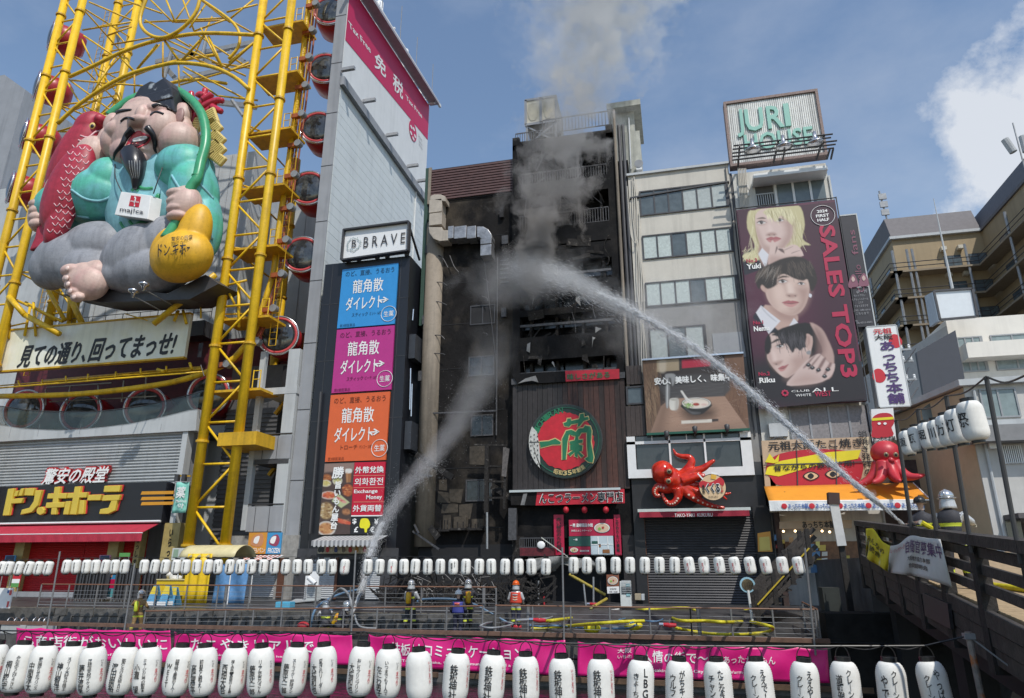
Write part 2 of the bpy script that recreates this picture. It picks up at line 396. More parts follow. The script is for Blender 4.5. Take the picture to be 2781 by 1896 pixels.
segs=[(730,350,885,690,37),(750,320,1050,520,36.5),(1070,500,1200,640,36),(1410,400,1230,620,36),(1480,370,1600,540,36),(1830,320,1630,545,36),(1870,330,1990,600,36),(2290,370,2020,610,36),(740,270,1170,200,38),(800,20,1180,180,38),(1110,0,1450,120,38),(1350,0,1550,200,37),(1490,0,1570,200,37),(1290,200,2050,160,38),(1570,200,2050,180,39),(1300,180,1700,420,38),(1640,0,1740,280,38),(1700,250,1850,30,38),(1800,0,2060,200,38),(1740,280,2040,170,38.5),(1800,250,1960,560,38),(1750,300,2180,580,38.5),(1500,360,2200,680,38.5),(1540,430,2170,720,39),(1650,600,2220,900,38),(1640,640,1950,860,38.5),(2250,580,1620,760,38),(1990,610,1700,400,39),(2050,560,2300,360,37),(2030,110,2310,40,37.5),(2060,170,2270,0,37.5),(1000,400,1400,330,40),(960,320,1180,240,40),(850,250,1000,210,40),(1000,720,1300,640,40),(600,700,1020,1010,37),(640,720,1280,770,37.5),(830,830,1030,520,37),(590,720,820,1090,38),(540,940,900,900,37),(520,1180,1000,1030,37),(520,1100,720,930,37),(640,1000,900,880,38),(540,1180,760,1180,38),(1460,380,1460,690,40),(1600,560,1610,920,40),(1205,640,1205,880,40),(1250,600,1430,400,41),(1020,1000,1250,870,39),(770,960,1020,1080,38),(1900,560,2310,620,40),(2000,660,2230,560,38),(1960,860,2310,900,38),(1730,520,1900,150,40),(1560,200,1700,0,40),(2040,170,2310,320,39)]
for a,b_,c_,d_,Y in segs:
 br(at(*c1(a,b_),Y),at(*c1(c_,d_),Y+.6),.075 if Y>36.2 else .1,M_yel if Y<39 else M_yel2)
# long struts under the statue and round the name board
for a,b_,c_,d_,Y,r in[(80,1210,220,1370,35.7,.2),(220,1370,530,1540,35.8,.2),(150,1240,560,1430,36.5,.1),(230,1260,500,1420,38,.12),(1380,1450,1930,1010,35.4,.2),(430,1150,580,1420,38,.15),(620,1200,760,1500,39,.22),(640,1160,620,1420,39,.2),(1640,1330,1670,1450,36.2,.1),(1600,1330,1560,1430,36.2,.1),(1700,1270,1930,1260,36.3,.07),(1800,1260,1800,1400,36.3,.06),(1320,1420,1120,1360,36,.04),(300,1260,320,1560,36.3,.09),(270,1300,220,1560,36.3,.09),(90,1450,80,1584,36.4,.08),(60,1480,240,1440,36.4,.06),(2020,1110,2100,1270,36,.08),(2140,1080,2140,1480,36.2,.1),(2020,1110,2210,1060,36,.08)]:
 br(at(*c2(a,b_),Y),at(*c2(c_,d_),Y),r,None,9)
for a,b_,c_,d_,Y,r in[(-60,710,1820,560,36.6,.06),(-60,690,1820,535,37.6,.05),(400,650,1800,530,38.5,.16),(160,640,180,690,37,.06),(380,630,370,690,37,.06),(590,600,590,660,37,.06),(790,580,780,650,37,.06),(1040,560,1030,620,37,.06),(1260,530,1260,590,37,.06),(1490,510,1490,560,37,.06),(1700,480,1720,540,37,.09),(1410,540,1470,560,36.8,.12)]:
 br(at(*c3(a,b_),Y),at(*c3(c_,d_),Y),r)
# track of the cabins: straight flight on the right, swinging under at the foot
RT=[c6(800,-40),c6(790,0),c6(700,760),c6(600,1500),c7(540,450),c7(500,740),c7(472,980),c7(430,1130),c7(365,1330),c7(280,1560),c8(180,370),c8(60,480),c8(-200,590),c3(1400,680),c3(700,760),c3(0,780)]
for k,(dx,r,m)in enumerate(((0,.2,M_yel),(9,.07,M_rust),(17,.09,M_rust),(26,.07,M_rust))):
 P=spline([at(x+dx,y-dx*.2,37.6+.12*k)for x,y in RT],5);MB().tube(P,r,7).build('track',m,ft,True)
for q in[c6(815,55),c6(785,290),c6(755,530),c6(722,785),c6(690,1040),c6(655,1305),c7(625,130),c7(590,420),c7(550,712),c7(510,1015),c7(435,1325),c8(285,300),c8(20,500)]:
 p=at(q[0],q[1],37.25);b=MB();b.cbox(p,.9,.3,.32);r_=b.build('roller_bracket',M_rust,ft)
 MB().tube([p+V((.42,-.3,0)),p+V((.42,.1,0))],.26,14).build('roller',M_steel,r_)
for zc_,d in((12.8,0),(17.6,0),(22.6,0),(27.2,0),(31.7,0),(36.5,0),(41,0)):
 b=MB();b.box(XA-.1,XB+1.0,36.2,38.2,zc_,zc_+.16)
 pf=b.build('platform',M_yel2,ft)
 b=MB()
 for x in(XB+.4,XB+.9):b.tube([(x,36.2,zc_+.16),(x,36.2,zc_+1.3)],.035,6)
 for h in(.7,1.25):b.tube([(XB+.4,36.2,zc_+h),(XB+.9,36.2,zc_+h)],.03,6)
 b.build('guard_rail',M_yel,pf)
# ladder cages
for x,y in((-24.7,37.2),(-46.6,39.5)):
 b=MB()
 for dx in(-.25,.25):b.tube([(x+dx,y,16),(x+dx,y,50)],.03,5)
 z=16
 while z<50:b.tube([(x-.25,y,z),(x+.25,y,z)],.02,4);z+=.45
 b.build('ladder',M_yel2,ft)
b=MB();b.box(-26.6,-24.0,35.6,38.4,9.3,10.1)
b.build('deck_box',M_yel2,ft)
# cabins
M_gred=mat('cabin red',(.38,.02,.025),.35,var=.12)
M_rim=mat('cabin rim red',(.55,.07,.08),.35,var=.1)
M_gglass=mat('cabin window',(.035,.04,.045),.07,var=.6,vs=1.3,spec=.8,col2=(.12,.125,.12),thr=(.5,.7))
def gondola():
 g=T('gondola','x','gondola',(0,0,0),'round red cabins of the ferris wheel')
 MB().lathe((0,0,0),[(.2,-2.5),(.75,-2.45),(1.15,-2.1),(1.25,-1.2),(1.22,0)],24,Matrix.Rotation(rad(90),3,'X')).build('shell',M_gred,g,True)
 def ring(r0,r1,y0,y1):return MB().lathe((0,0,0),[(r0,-y1),(r1,-y1),(r1,-y0),(r0,-y0),(r0,-y1)],32,Matrix.Rotation(rad(90),3,'X'))
 R=Matrix.Rotation(rad(90),3,'X')
 def tor(r,t,y,name,m):
  MB().tube([(r*math.cos(a),y,r*math.sin(a))for a in[2*math.pi*i/40 for i in range(41)]],t,8,False).build(name,m,g,True)
 tor(1.3,.085,-.05,'outer_ring',M_chrome);tor(1.17,.12,-.02,'rim',M_rim)
 MB().ball((0,0,0),(1.12,.28,1.12),28,12).build('window',M_gglass,g,True)
 MB().box(-.5,.5,.3,.5,-.75,-.35).build('seat',M_lgrey,g)
 return g
G0=gondola()
gl=[(895,30,'topmost red round cabin beside the white tower wall'),(883,186,'second red round cabin down beside the white tower wall'),(864,347,'third red round cabin down beside the white tower wall'),(838,512,'fourth red round cabin down beside the white tower wall'),(820,692,'fifth red round cabin down beside the white tower wall'),(757,912,'red round cabin rounding the bend above the grey stair balcony'),(66,1113,'leftmost red cabin behind the curved glass balcony'),(221,1119,'second red cabin from left behind the curved glass balcony'),(395,1107,'third red cabin from left behind the curved glass balcony'),(568,1071,'red cabin behind the yellow column at the end of the glass balcony'),(141,96,'highest red cabin showing behind the left yellow columns'),(102,233,'second highest red cabin behind the left yellow columns'),(66,365,'third highest red cabin behind the left yellow columns'),(30,509,'lowest red cabin behind the left yellow columns')]
for i,(x,y,lab)in enumerate(gl):
 g=G0 if i==0 else copy_tree(G0);g['label']=lab
 g.location=at(x,y,39.6 if i<6 else(40.2 if i<10 else 41));s=1.05 if i<6 else(1.12 if i<9 else 1.1);g.scale=(s,s,s)
 g.rotation_euler=(rad(0),0,rad(14 if i<10 else-35))
# block behind the wheel
db=T('store_building','grey panelled store building behind the yellow ferris wheel','building',(-42,50,.6))
b=MB();b.box(-64,-33.6,45,62,12,37);b.box(-33.6,-24.2,46.5,62,12,31.5)
b.box(-64,-23.4,41.8,62,.6,12);b.build('wall',M_lgrey,db)
for x in[-52+i*1.15 for i in range(25)]:
 MB().box(x,x+.03,44.96 if x<-33.7 else 46.46,45.05 if x<-33.7 else 46.5,12,36.9 if x<-33.7 else 31.4).build('panel_joint',M_mgrey,db)
b=MB()
for a,b_,c_,d_ in[(1400,560,2290,380),(1560,730,2280,560),(1480,600,1560,690),(1700,480,1950,590),(2060,470,2190,560),(1800,900,2300,960),(1300,800,1500,760)]:
 b.bar(at(*c1(a,b_),44),at(*c1(c_,d_),44),.3,.45)
b.build('roof_beam',M_steel,db)
b=MB()
for a,b_,c_,d_ in[(1860,300,1800,560),(1540,450,1470,700),(2080,900,2180,1040),(1050,300,1100,560)]:
 b.tube([at(*c1(a,b_),43.5),at(*c1(c_,d_),43.5)],.16,8)
b.build('roof_strut',M_steel,db)
MB().box(-48,-33.8,41.9,44.9,19.0,20.2).build('service_floor',M_dsteel,db)
b=MB()
for i in range(9):b.tube([(-46+i*1.6,41.8,20.2),(-46+i*1.6,41.8,21.3)],.03,5)
for h in(20.8,21.3):b.tube([(-46,41.8,h),(-33.2,41.8,h)],.03,5)
b.build('guard_rail',M_dsteel,db)
lb=T('clad_building','grey metal clad building at the far left edge','building',(-78,60,.6))
p=at(12,203,56);q=at(70,238,56)
MB().prism([(p.x-22,56,.6),(q.x,56,.6),(q.x,56,q.z-.3),(p.x,56,p.z),(p.x-22,56,p.z-.5)],(0,18,0)).build('wall',M_mgrey,lb)
for h in(18,26,34,40):MB().box(p.x-22,q.x+.03,55.95,56,h,h+.1).build('cladding_joint',M_dsteel,lb)
# ---------------------------------------------------------------- name board over the balcony
nb=T('banner_board','long cream board with black brush lettering under the statue','sign',(-39.5,36.5,15.3))
M_cream=mat('cream print',(.74,.72,.56),.5,var=.06,vs=.3,streak=.1,col2=(.80,.80,.72),thr=(.45,.6))
M_ink=flat('black ink',(.012,.012,.014));M_paper=flat('white print',(.8,.8,.79));M_redp=flat('red print',(.52,.02,.035))
X0,X1,Z0,Z1=-49.2,-30.55,15.45,18.4
MB().box(X0,X1,36.45,36.7,Z0,Z1).build('panel',M_cream,nb)
b=MB();b.box(X0,X1,36.38,36.72,Z1,Z1+.12);b.box(X0,X1,36.38,36.72,Z0-.12,Z0);b.build('frame',M_yel2,nb)
for off,m,dy in((.05,M_paper,0),(.028,M_ink,-.01)):
 pass
write('見ての通り、',c3,175,310,765,500,36.43,M_ink,nb,bold=.024,slant=.04)
write('回ってまっせ!',c3,810,240,1550,440,36.43,M_ink,nb,bold=.024,slant=.04)
write('開運',c3,1775,305,1815,430,36.43,M_ink,nb,bold=.02,vert=True)
b=MB();b.tube([at(*c3(1800,500),36.3),at(*c3(1830,600),36.3)],.03,5);b.build('cable',M_dsteel,nb)
# ---------------------------------------------------------------- curved balcony + louvred wall + shop front
sf=T('discount_store','store front with louvred grey wall, black sign band and red shutters','shop front',(-39,38,.6))
top=[(-80,1010),(0,1030),(200,1065),(500,1080),(750,1070),(1150,1025),(1480,955),(1700,900),(1770,893)]
P=spline([at(*c3(x,y),37.5)for x,y in top],4);lo=[at(*c3(1752,1086),37.5),at(*c3(-80,1190),37.5)]
MB().prism(P+lo,(0,.8,0)).build('fascia',M_lgrey,sf)
for x in(100,350,720,1090,1440):
 p=at(*c3(x+5,1040),37.49);MB().box(p.x-.012,p.x+.012,37.485,37.5,10.9,p.z+.1).build('fascia_joint',M_mgrey,sf)
def glassfn(m,N,L,b):
 b.inputs['Alpha'].default_value=.42
M_bglass=mat('balcony glass',(.06,.085,.085),.05,var=.2,spec=.8,fn=glassfn)
gt=[(1795,745),(1400,842),(1000,905),(700,920),(300,910),(0,870),(-80,860)]
P2=spline([at(*c3(x,y),37.45)for x,y in gt],4)
MB().prism([at(*c3(x,y),37.45)for x,y in top]+P2,(0,.04,0)).build('balcony_glass',M_bglass,sf)
MB().tube([p+V((0,-.02,.02))for p in P2],.03,5).build('glass_rail',M_dsteel,sf)
MB().box(-52,-30.6,38.3,43,10.9,11.1).build('balcony_floor',M_dsteel,sf)
MB().box(-52,-24,43.2,43.5,11.1,19).build('back_wall',mat('dark red wall',(.10,.012,.02),.6,var=.3),sf)
b=MB()
for a,b_,c_,d_ in[(420,700,1000,660),(440,830,1400,780),(410,720,410,860),(630,690,600,850),(880,680,880,850),(1110,640,1090,830),(1310,610,1300,800)]:
 b.bar(at(*c3(a,b_),38.6),at(*c3(c_,d_),38.6),.07)
b.build('boarding_rail',M_steel,sf)
MB().box(-52,-30.55,37.9,40,7.4,10.9).build('wall',M_mgrey,sf)
b=MB();z=7.45
while z<10.8:
 b.hexa([(-52,37.78,z),(-30.75,37.78,z),(-30.75,37.92,z-.06),(-52,37.92,z-.06),(-52,37.78,z+.06),(-30.75,37.78,z+.06),(-30.75,37.92,z+.12),(-52,37.92,z+.12)]);z+=.2
b.build('louvre_slats',M_lgrey,sf,kind='stuff')
MB().box(-30.74,-30.35,37.6,38.2,5.0,10.95).build('corner_post',M_lgrey,sf)
# lettering
M_redside=flat('sign red',(.50,.03,.04),.4);M_gold=mat('gold sign',(.62,.47,.06),.35,var=.06)
write('驚安の殿堂',c3,392,1412,955,1555,37.6,M_redside,sf,'letter_backing',bold=.022,slant=.06,ext=.1,depth=.12)
write('驚安の殿堂',c3,382,1420,940,1562,37.42,M_paper,sf,'lettering',bold=.018,slant=.06)
MB().box(-52,-31.05,37.2,38,5.0,7.5).build('sign_band',M_black,sf)
G=[[(70,358),(125,352),(75,598),(20,600)],[(62,450),(205,440),(188,487),(50,495)],[(140,375),(168,370),(148,425),(118,427)],[(185,355),(213,352),(192,420),(162,422)],[(228,352),(308,350),(292,420),(215,418)],[(318,370),(374,370),(335,510),(282,570),(180,592),(195,545),(262,527),(300,470)],[(340,525),(375,518),(395,545),(388,580),(358,595),(330,580),(326,550)],[(490,340),(540,338),(500,590),(455,590)],[(430,400),(600,395),(590,445),(420,447)],[(415,482),(582,475),(570,525),(405,532)],[(672,338),(727,335),(682,590),(627,590)],[(612,395),(783,388),(772,437),(600,442)],[(590,470),(635,468),(610,590),(565,590)],[(718,460),(760,460),(748,585),(702,587)],[(795,412),(912,408),(897,462),(780,464)],[(940,330),(1085,325),(1070,385),(930,387)],[(930,415),(1082,410),(1066,462),(915,467)],[(1002,462),(1056,460),(1032,555),(970,585),(890,584),(902,540),(975,528)]]
for k,gph in enumerate(G):
 b=MB();P=[at(*c4(x,y),36.95+.011*(k%3))for x,y in gph];b.prism(P,(0,.22,0));b.build('letter',M_gold,sf,bev=.035)
 MB().prism([at(*c4(x+32,y-4),37.14+.009*(k%3))for x,y in gph],(0,.05,0)).build('letter_shadow',M_redside,sf)
for y in(378,428,474):
 b=MB();P=[at(*c4(x,yy),37.18)for x,yy in((1280,y+3),(1572,y-2),(1572,y+26),(1268,y+32))];b.prism(P,(0,.015,0));b.build('stripe',flat('orange stripe',(.62,.28,.02)),sf)
M_awn=mat('red awning cloth',(.42,.025,.05),.7,var=.1,streak=.1)
MB().hexa([(-52,36.0,4.35),(-31.2,36.0,4.35),(-31.2,37.3,4.95),(-52,37.3,4.95),(-52,36.0,4.38),(-31.2,36.0,4.38),(-31.2,37.3,4.98),(-52,37.3,4.98)]).build('awning',M_awn,sf)
MB().grid(lambda u,v:(-52+20.8*u,35.99-.02*math.sin(u*160)*v,4.36-.5*v),160,1).build('awning_valance',M_awn,sf,solid=.01)
MB().tube([(-52,37.1,5.08),(-31,37.1,5.08)],.07,8).build('awning_roller',M_white,sf)
MB().tube([(-52,36.0,4.34),(-31.2,36.0,4.34)],.035,6).build('awning_bar',M_white,sf)
M_rshut=mat('red shutter',(.42,.012,.016),.45,var=.1,streak=.1)
def shutter(x0,x1,y,z0,z1,m,parent,name='shutter',pitch=.11,d=.035):
 b=MB();z=z0
 b.box(x0,x1,y+d,y+d+.04,z0,z1)
 while z<z1-pitch:
  b.add([(x0,y+d,z),(x1,y+d,z),(x1,y,z+pitch*.35),(x0,y,z+pitch*.35),(x0,y+d,z+pitch*.9),(x1,y+d,z+pitch*.9)],[(0,1,2,3),(3,2,5,4)]);z+=pitch
 return b.build(name,m,parent)
for x0,x1 in((-52,-46.6),(-46.2,-41.6),(-41.5,-37.2),(-37.15,-34.9),(-34.85,-32.6)):shutter(x0,x1,38.1,.9,5.0,M_rshut,sf)
MB().box(-52,-31,37.6,38.6,.6,.9).build('step',M_mgrey,sf)
M_goldp=mat('gilt pillar',(.40,.31,.12),.4,var=.15,vs=1.5)
for xx,wd in((c4(200,820),.75),(c4(1040,820),.75),(c4(1250,860),.42),(c4(1545,820),1.15)):
 p=at(xx[0],xx[1],37.7);pil=MB().box(p.x-wd/2,p.x+wd/2,37.62,38.1,.9,5.0).build('pillar',M_goldp,sf)
 if xx in(c4(1250,860),c4(1545,820)):
  b=MB();lettering(b,'いらっしゃいませ' if wd<1 else 'いらっしゃい',(p.x-.13,37.6,1.3),(.26,0,0),(0,0,3.3),.02,True);b.build('lettering',M_ink,pil)
MB().box(-30.3,-23.3,41.2,41.6,.6,16).build('side_wall',mat('dark grey louvre',(.10,.10,.105),.6,var=.15),sf)
b=MB()
for i in range(40):b.box(-30.3,-23.3,41.12,41.2,.8+i*.3,.95+i*.3)
b.build('louvre_slats',mat('dark grey louvre'),sf,kind='stuff')
fl=T('pharmacy_flag','mint green hanging flag with white lettering beside the yellow column','flag',at(*c4(1630,575),36.4))
M_mint=flat('mint cloth',(.22,.55,.47),.8)
X0,X1,Z0,Z1=rect(c4,1567,298,1690,575,36.4)
MB().grid(lambda u,v:(X0+(X1-X0)*u,36.4+.06*math.sin(u*7+v*3),Z0+(Z1-Z0)*v),8,8).build('cloth',M_mint,fl,True,solid=.01)
MB().tube([(X0-.1,36.4,Z1),(X1+.5,36.4,Z1)],.03,6).build('pole',M_steel,fl)
write('薬',c4,1590,340,1672,440,36.32,M_paper,fl,bold=.02);write('Medicine',c4,1585,455,1680,480,36.32,M_paper,fl);write('약',c4,1600,490,1655,535,36.32,M_paper,fl)
# floodlights on the corner
fd=T('floodlight_pair','pair of small black floodlights on a yellow arm at the store corner','lamp',at(*c4(1630,260),36.8))
MB().bar(at(*c4(1600,240),36.8),at(*c4(1720,243),36.8),.07).build('arm',M_yel2,fd)
for x in(1600,1662):MB().cbox(at(*c4(x,258),36.7),.25,.25,.4).build('lamp_head',M_dsteel,fd)
# ================================================================ laughing statue
st=T('deity_statue','huge painted statue of a laughing seated figure with fish and sack','statue',at(*c2(1100,1250),36))
M_skin=mat('painted skin',(.60,.43,.37),.5,var=.12,vs=.6,streak=.15,dirt=.14,bump=.08,bs=9,col2=(.60,.36,.33),thr=(.5,.7))
M_teal=mat('painted turquoise',(.14,.47,.47),.5,var=.12,vs=.5,streak=.2,dirt=.16,bump=.08,bs=9,col2=(.10,.48,.36),thr=(.45,.62))
M_blu=mat('painted pale blue',(.24,.52,.58),.5,var=.12,vs=.5,streak=.2,dirt=.16,bump=.08,bs=9)
M_gpant=mat('painted grey',(.28,.29,.32),.6,var=.14,vs=.5,dirt=.25,streak=.25,bump=.1,bs=8)
M_hat=mat('worn black lacquer',(.03,.03,.035),.3,var=.2,vs=1,col2=(.35,.38,.40),thr=(.60,.68))
M_hair=mat('black paint',(.02,.02,.025),.3,var=.1)
M_fish=mat('painted fish red',(.40,.025,.05),.5,var=.18,vs=1,streak=.2,dirt=.2)
M_coral=mat('painted coral',(.50,.03,.06),.3,var=.15,vs=2)
M_coin=mat('gilt coin',(.66,.50,.17),.45,var=.08)
M_bag=mat('painted sack yellow',(.76,.42,.02),.5,var=.12,vs=.5,dirt=.2,streak=.15)
M_bam=mat('painted bamboo',(.05,.32,.15),.35,var=.15,vs=1)
M_lip=mat('painted lips',(.50,.05,.07),.3)
SY=34.6
def mpp(c,x,y,Y):a=at(*c(x,y),Y);b_=at(*c(x+50,y),Y);return(b_.x-a.x)/50
def bl(b,c,x,y,rx,ry,Y=SY,ry3=None,rot=0,n=26,m=18):
 k=mpp(c,x,y,Y);r3=(ry3 if ry3 else(rx+ry)/2)*k
 M=Matrix.Rotation(rad(rot),3,'Y')if rot else None
 b.ball(at(*c(x,y),Y),(rx*k,r3,ry*k*1.08),n,m,M);return b
def fuse(b,name,m,vox=.07,it=8,parent=None):
 o=b.build(name,m,parent or st,True);md=o.modifiers.new('r','REMESH');md.mode='VOXEL';md.voxel_size=vox;md.use_smooth_shade=True
 md=o.modifiers.new('s','SMOOTH');md.iterations=it;md.factor=.5
 me=rebake(o);me.shade_smooth();return o
def sw(c,pts,Y,r,name,m,parent=None,n=4,seg=8):
 P=spline([at(*c(p[0],p[1]),p[2]if len(p)>2 else Y)for p in pts],n);k=mpp(c,pts[0][0],pts[0][1],Y)
 rr=[r*k]*len(P)if not isinstance(r,(list,tuple))else[(r[0]+(r[1]-r[0])*(i/(len(P)-1))**r[2])*k for i in range(len(P))]
 return MB().tube(P,rr,seg).build(name,m,parent or st,True)
from mathutils.bvhtree import BVHTree
BV={}
def snap(o,c,x,y,off=.02,dflt=None):
 if o.name not in BV:
  w0=wloc(o);BV[o.name]=BVHTree.FromPolygons([V(v.co)+w0 for v in o.data.vertices],[tuple(p.vertices)for p in o.data.polygons])
 d=ray(*c(x,y)).normalized();h=BV[o.name].ray_cast(V((0,0,ZC)),d)
 if h[0]is None:return at(*c(x,y),dflt)if dflt else None
 return h[0]-d*off
def draw(o,c,pts,r,name,m,off=.0,n=5,seg=6,r2=None):
 Q_=spline([V((x,y,0))for x,y in pts],n);P=[snap(o,c,p.x,p.y,off)for p in Q_];P=[p for p in P if p]
 if len(P)<2:return
 k=mpp(c,pts[0][0],pts[0][1],SY);R=[(r+((r2 if r2 is not None else r)-r)*i/(len(P)-1))*k for i in range(len(P))]
 return MB().tube(P,R,seg).build(name,m,o,True)
def patch(o,c,pts,name,m,off=.03,rings=6,parent=None,sm=4):
 Q_=spline([V((x,y,0))for x,y in pts],sm,True);ce=sum(Q_,V((0,0,0)))/len(Q_);b=MB();k=len(Q_);vs=[]
 for r in range(rings+1):
  t=1-r/(rings+.001)
  for q in Q_:
   p=ce+(q-ce)*t;vs.append(snap(o,c,p.x,p.y,off,SY-1))
 b.add(vs,[(r*k+i,r*k+(i+1)%k,(r+1)*k+(i+1)%k,(r+1)*k+i)for r in range(rings)for i in range(k)])
 return b.build(name,m,parent or o,True,solid=-.04)
b=MB()
bl(b,c1,1290,1190,280,260,SY,165);bl(b,c1,1330,1010,225,120,SY,120);bl(b,c1,1200,1370,180,120,SY-.2,130);bl(b,c1,1060,1290,105,130,SY-.1,130);bl(b,c1,1450,1170,130,150,SY-.7,120,rot=20)
bl(b,c1,1085,1200,110,90,SY-.5,110);bl(b,c1,1265,1440,130,70,SY-.5,90);bl(b,c1,1390,1350,130,110,SY-.2,115)
bl(b,c1,1250,1090,85,42,SY-1.55,60,rot=0);bl(b,c1,1275,1030,45,80,SY-1.25,50);bl(b,c1,1195,1112,42,34,SY-1.5,40);bl(b,c1,1325,1080,44,36,SY-1.5,40)
bl(b,c1,1150,1035,95,45,SY-.72,60,rot=15);bl(b,c1,1400,985,95,45,SY-.85,60,rot=10)
bl(b,c1,1240,1345,120,40,SY-.95,60,rot=12)
head=fuse(b,'head',M_skin,.06,6)
for x,y,rx,ry,ex,ey,er,ey2,Y in((850,1400,125,140,1010,1125,62,95,SY+.2),(1620,1290,160,150,1620,1045,85,110,SY-.1)):
 b=MB();bl(b,c1,x,y,rx,ry,Y,rx);bl(b,c1,ex,ey,er,ey2,Y,60);bl(b,c1,(x+ex)/2+(20 if ex>1300 else 30),(y+ey)/2,er*.9,100,Y,70);er_=fuse(b,'ear',M_skin,.06,6)
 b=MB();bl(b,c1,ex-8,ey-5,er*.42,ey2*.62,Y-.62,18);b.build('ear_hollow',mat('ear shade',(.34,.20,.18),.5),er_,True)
for pts in([(1085,1090),(1120,1062),(1160,1058),(1205,1072)],[(1350,1035),(1385,1010),(1420,1008),(1465,1024)]):draw(head,c1,pts,10,'closed_eye',M_hair)
for pts in([(1000,1045),(1070,1002),(1180,985)],[(1370,955),(1420,938),(1490,960)]):draw(head,c1,pts,17,'eyebrow',M_hair,r2=8)
mth=patch(head,c1,[(1120,1335),(1160,1240),(1235,1172),(1300,1200),(1362,1215),(1335,1275),(1260,1318),(1180,1350)],'mouth',M_lip,.05)
patch(head,c1,[(1160,1318),(1185,1262),(1225,1232),(1310,1222),(1338,1232),(1310,1272),(1240,1305)],'mouth_opening',mat('mouth dark',(.05,.008,.01),.5),.11,parent=mth)
patch(head,c1,[(1188,1268),(1205,1236),(1300,1220),(1312,1244),(1250,1264)],'teeth',M_paper,.17,parent=mth)
draw(head,c1,[(1195,1160),(1140,1215),(1095,1300),(1035,1370),(1018,1430)],34,'moustache',M_hair,r2=6)
draw(head,c1,[(1325,1150),(1368,1205),(1388,1280),(1385,1330),(1402,1372)],30,'moustache',M_hair,r2=6)
brd=sw(c1,[(1205,1400,SY-.9),(1212,1480,SY-1.25),(1225,1580,SY-1.25),(1210,1700,SY-1.1)],SY,(95,14,1.2),'beard',M_hair,head,6,12)
for dx in range(-2,3):draw(brd,c1,[(1205+dx*24,1440),(1208+dx*22,1510),(1216+dx*13,1600)],1.6,'strand',M_lgrey,r2=.8)
P=[at(*c1(x,y),SY-.95)for x,y in[(1145,980),(1165,915),(1250,775),(1345,722),(1390,738),(1468,690),(1528,770),(1552,930),(1560,1000),(1420,925),(1260,950)]]
hat=MB().prism(P,(.25,2.0,.2)).build('hat',M_hat,st,bev=.12)
P=[at(*c1(x,y),SY-1.02)for x,y in[(1195,905),(1225,870),(1420,815),(1530,785),(1548,870),(1400,905),(1250,945),(1180,960)]]
MB().prism(P,(0,.1,0)).build('hat_fold',M_hat,hat,bev=.04)
# body
b=MB();bl(b,c2,1310,300,330,400,SY+.5,165);bl(b,c2,1100,180,160,200,SY+.5,150);bl(b,c2,1450,120,200,240,SY+.5,150)
torso=fuse(b,'robe',M_blu,.08,8)
b=MB();bl(b,c2,1660,70,220,180,SY+.3,200);bl(b,c2,1740,280,180,280,SY+.2,190,rot=-8);bl(b,c2,1850,560,110,270,SY+.4,140,rot=-6)
slv=fuse(b,'sleeve',M_teal,.08,8)
for pts in([(1540,120),(1600,220),(1640,260),(1720,180)],[(1780,190),(1850,260),(1910,330)],[(1800,330),(1860,500),(1900,700)]):draw(slv,c2,pts,10,'fold',M_blu)
b=MB();bl(b,c2,830,300,300,200,SY+.2,190,rot=12);bl(b,c2,560,420,190,170,SY+.3,170,rot=25);bl(b,c2,1000,180,170,170,SY+.3,170)
slv2=fuse(b,'sleeve',M_teal,.08,8)
for pts in([(640,250),(760,330),(900,350),(1020,300)],[(520,380),(640,470),(800,500)]):draw(slv2,c2,pts,10,'fold',M_blu)
def fist(cx,cy,w_,h_,side,Y,name='hand'):
 b=MB();bl(b,c2,cx,cy,w_,h_,Y,w_*.8)
 for k in range(4):
  yy=cy-h_*.72+k*h_*.46
  bl(b,c2,cx+side*w_*.55,yy,w_*.62,h_*.25,Y-.5,w_*.4)
 return fuse(b,name,M_skin,.05,4)
fist(1655,390,135,150,-1,SY-1.0)
lh=fist(370,470,90,130,-1,SY-.4);b=MB();bl(b,c2,450,260,42,110,SY-.4,42);bl(b,c2,425,370,62,70,SY-.4,55);fuse(b,'thumb',M_skin,.05,4,lh)
b=MB();bl(b,c2,1210,840,290,220,SY-.2,160,rot=-35);bl(b,c2,1330,990,370,170,SY,180);bl(b,c2,1480,720,190,200,SY,150);bl(b,c2,1050,1010,130,110,SY-.4,110)
fuse(b,'trouser_leg',M_gpant,.09,8)
b=MB();bl(b,c2,600,880,270,200,SY+.1,150,rot=12);bl(b,c2,780,960,240,150,SY,140);bl(b,c2,850,760,280,180,SY+.3,150);bl(b,c2,480,930,170,170,SY+.1,130)
fuse(b,'trouser_leg',M_gpant,.09,8)
b=MB();bl(b,c2,780,1070,185,130,SY-1.0,110,rot=25);bl(b,c2,740,1090,100,120,SY-1.1,90);bl(b,c2,880,1010,120,100,SY-.7,110)
for x,y,r in((640,975,56),(632,1050,42),(645,1105,40),(665,1165,38),(695,1215,38)):bl(b,c2,x,y,r*1.5,r*.85,SY-1.55,r)
foot=fuse(b,'foot',M_skin,.05,3)
for x,y in((608,960),(602,1045),(614,1100),(634,1162),(668,1215)):
 b=MB();bl(b,c2,x-4,y-6,16,18,SY-2.0,10);b.build('toenail',mat('toenail',(.74,.56,.50),.3),foot,True)
b=MB();bl(b,c2,1630,850,250,190,SY-1.1,170,rot=-6);bl(b,c2,1740,640,130,230,SY-.9,110,rot=8);bl(b,c2,1500,760,110,160,SY-1.0,100,rot=25)
bag=fuse(b,'sack',M_bag,.08,8)
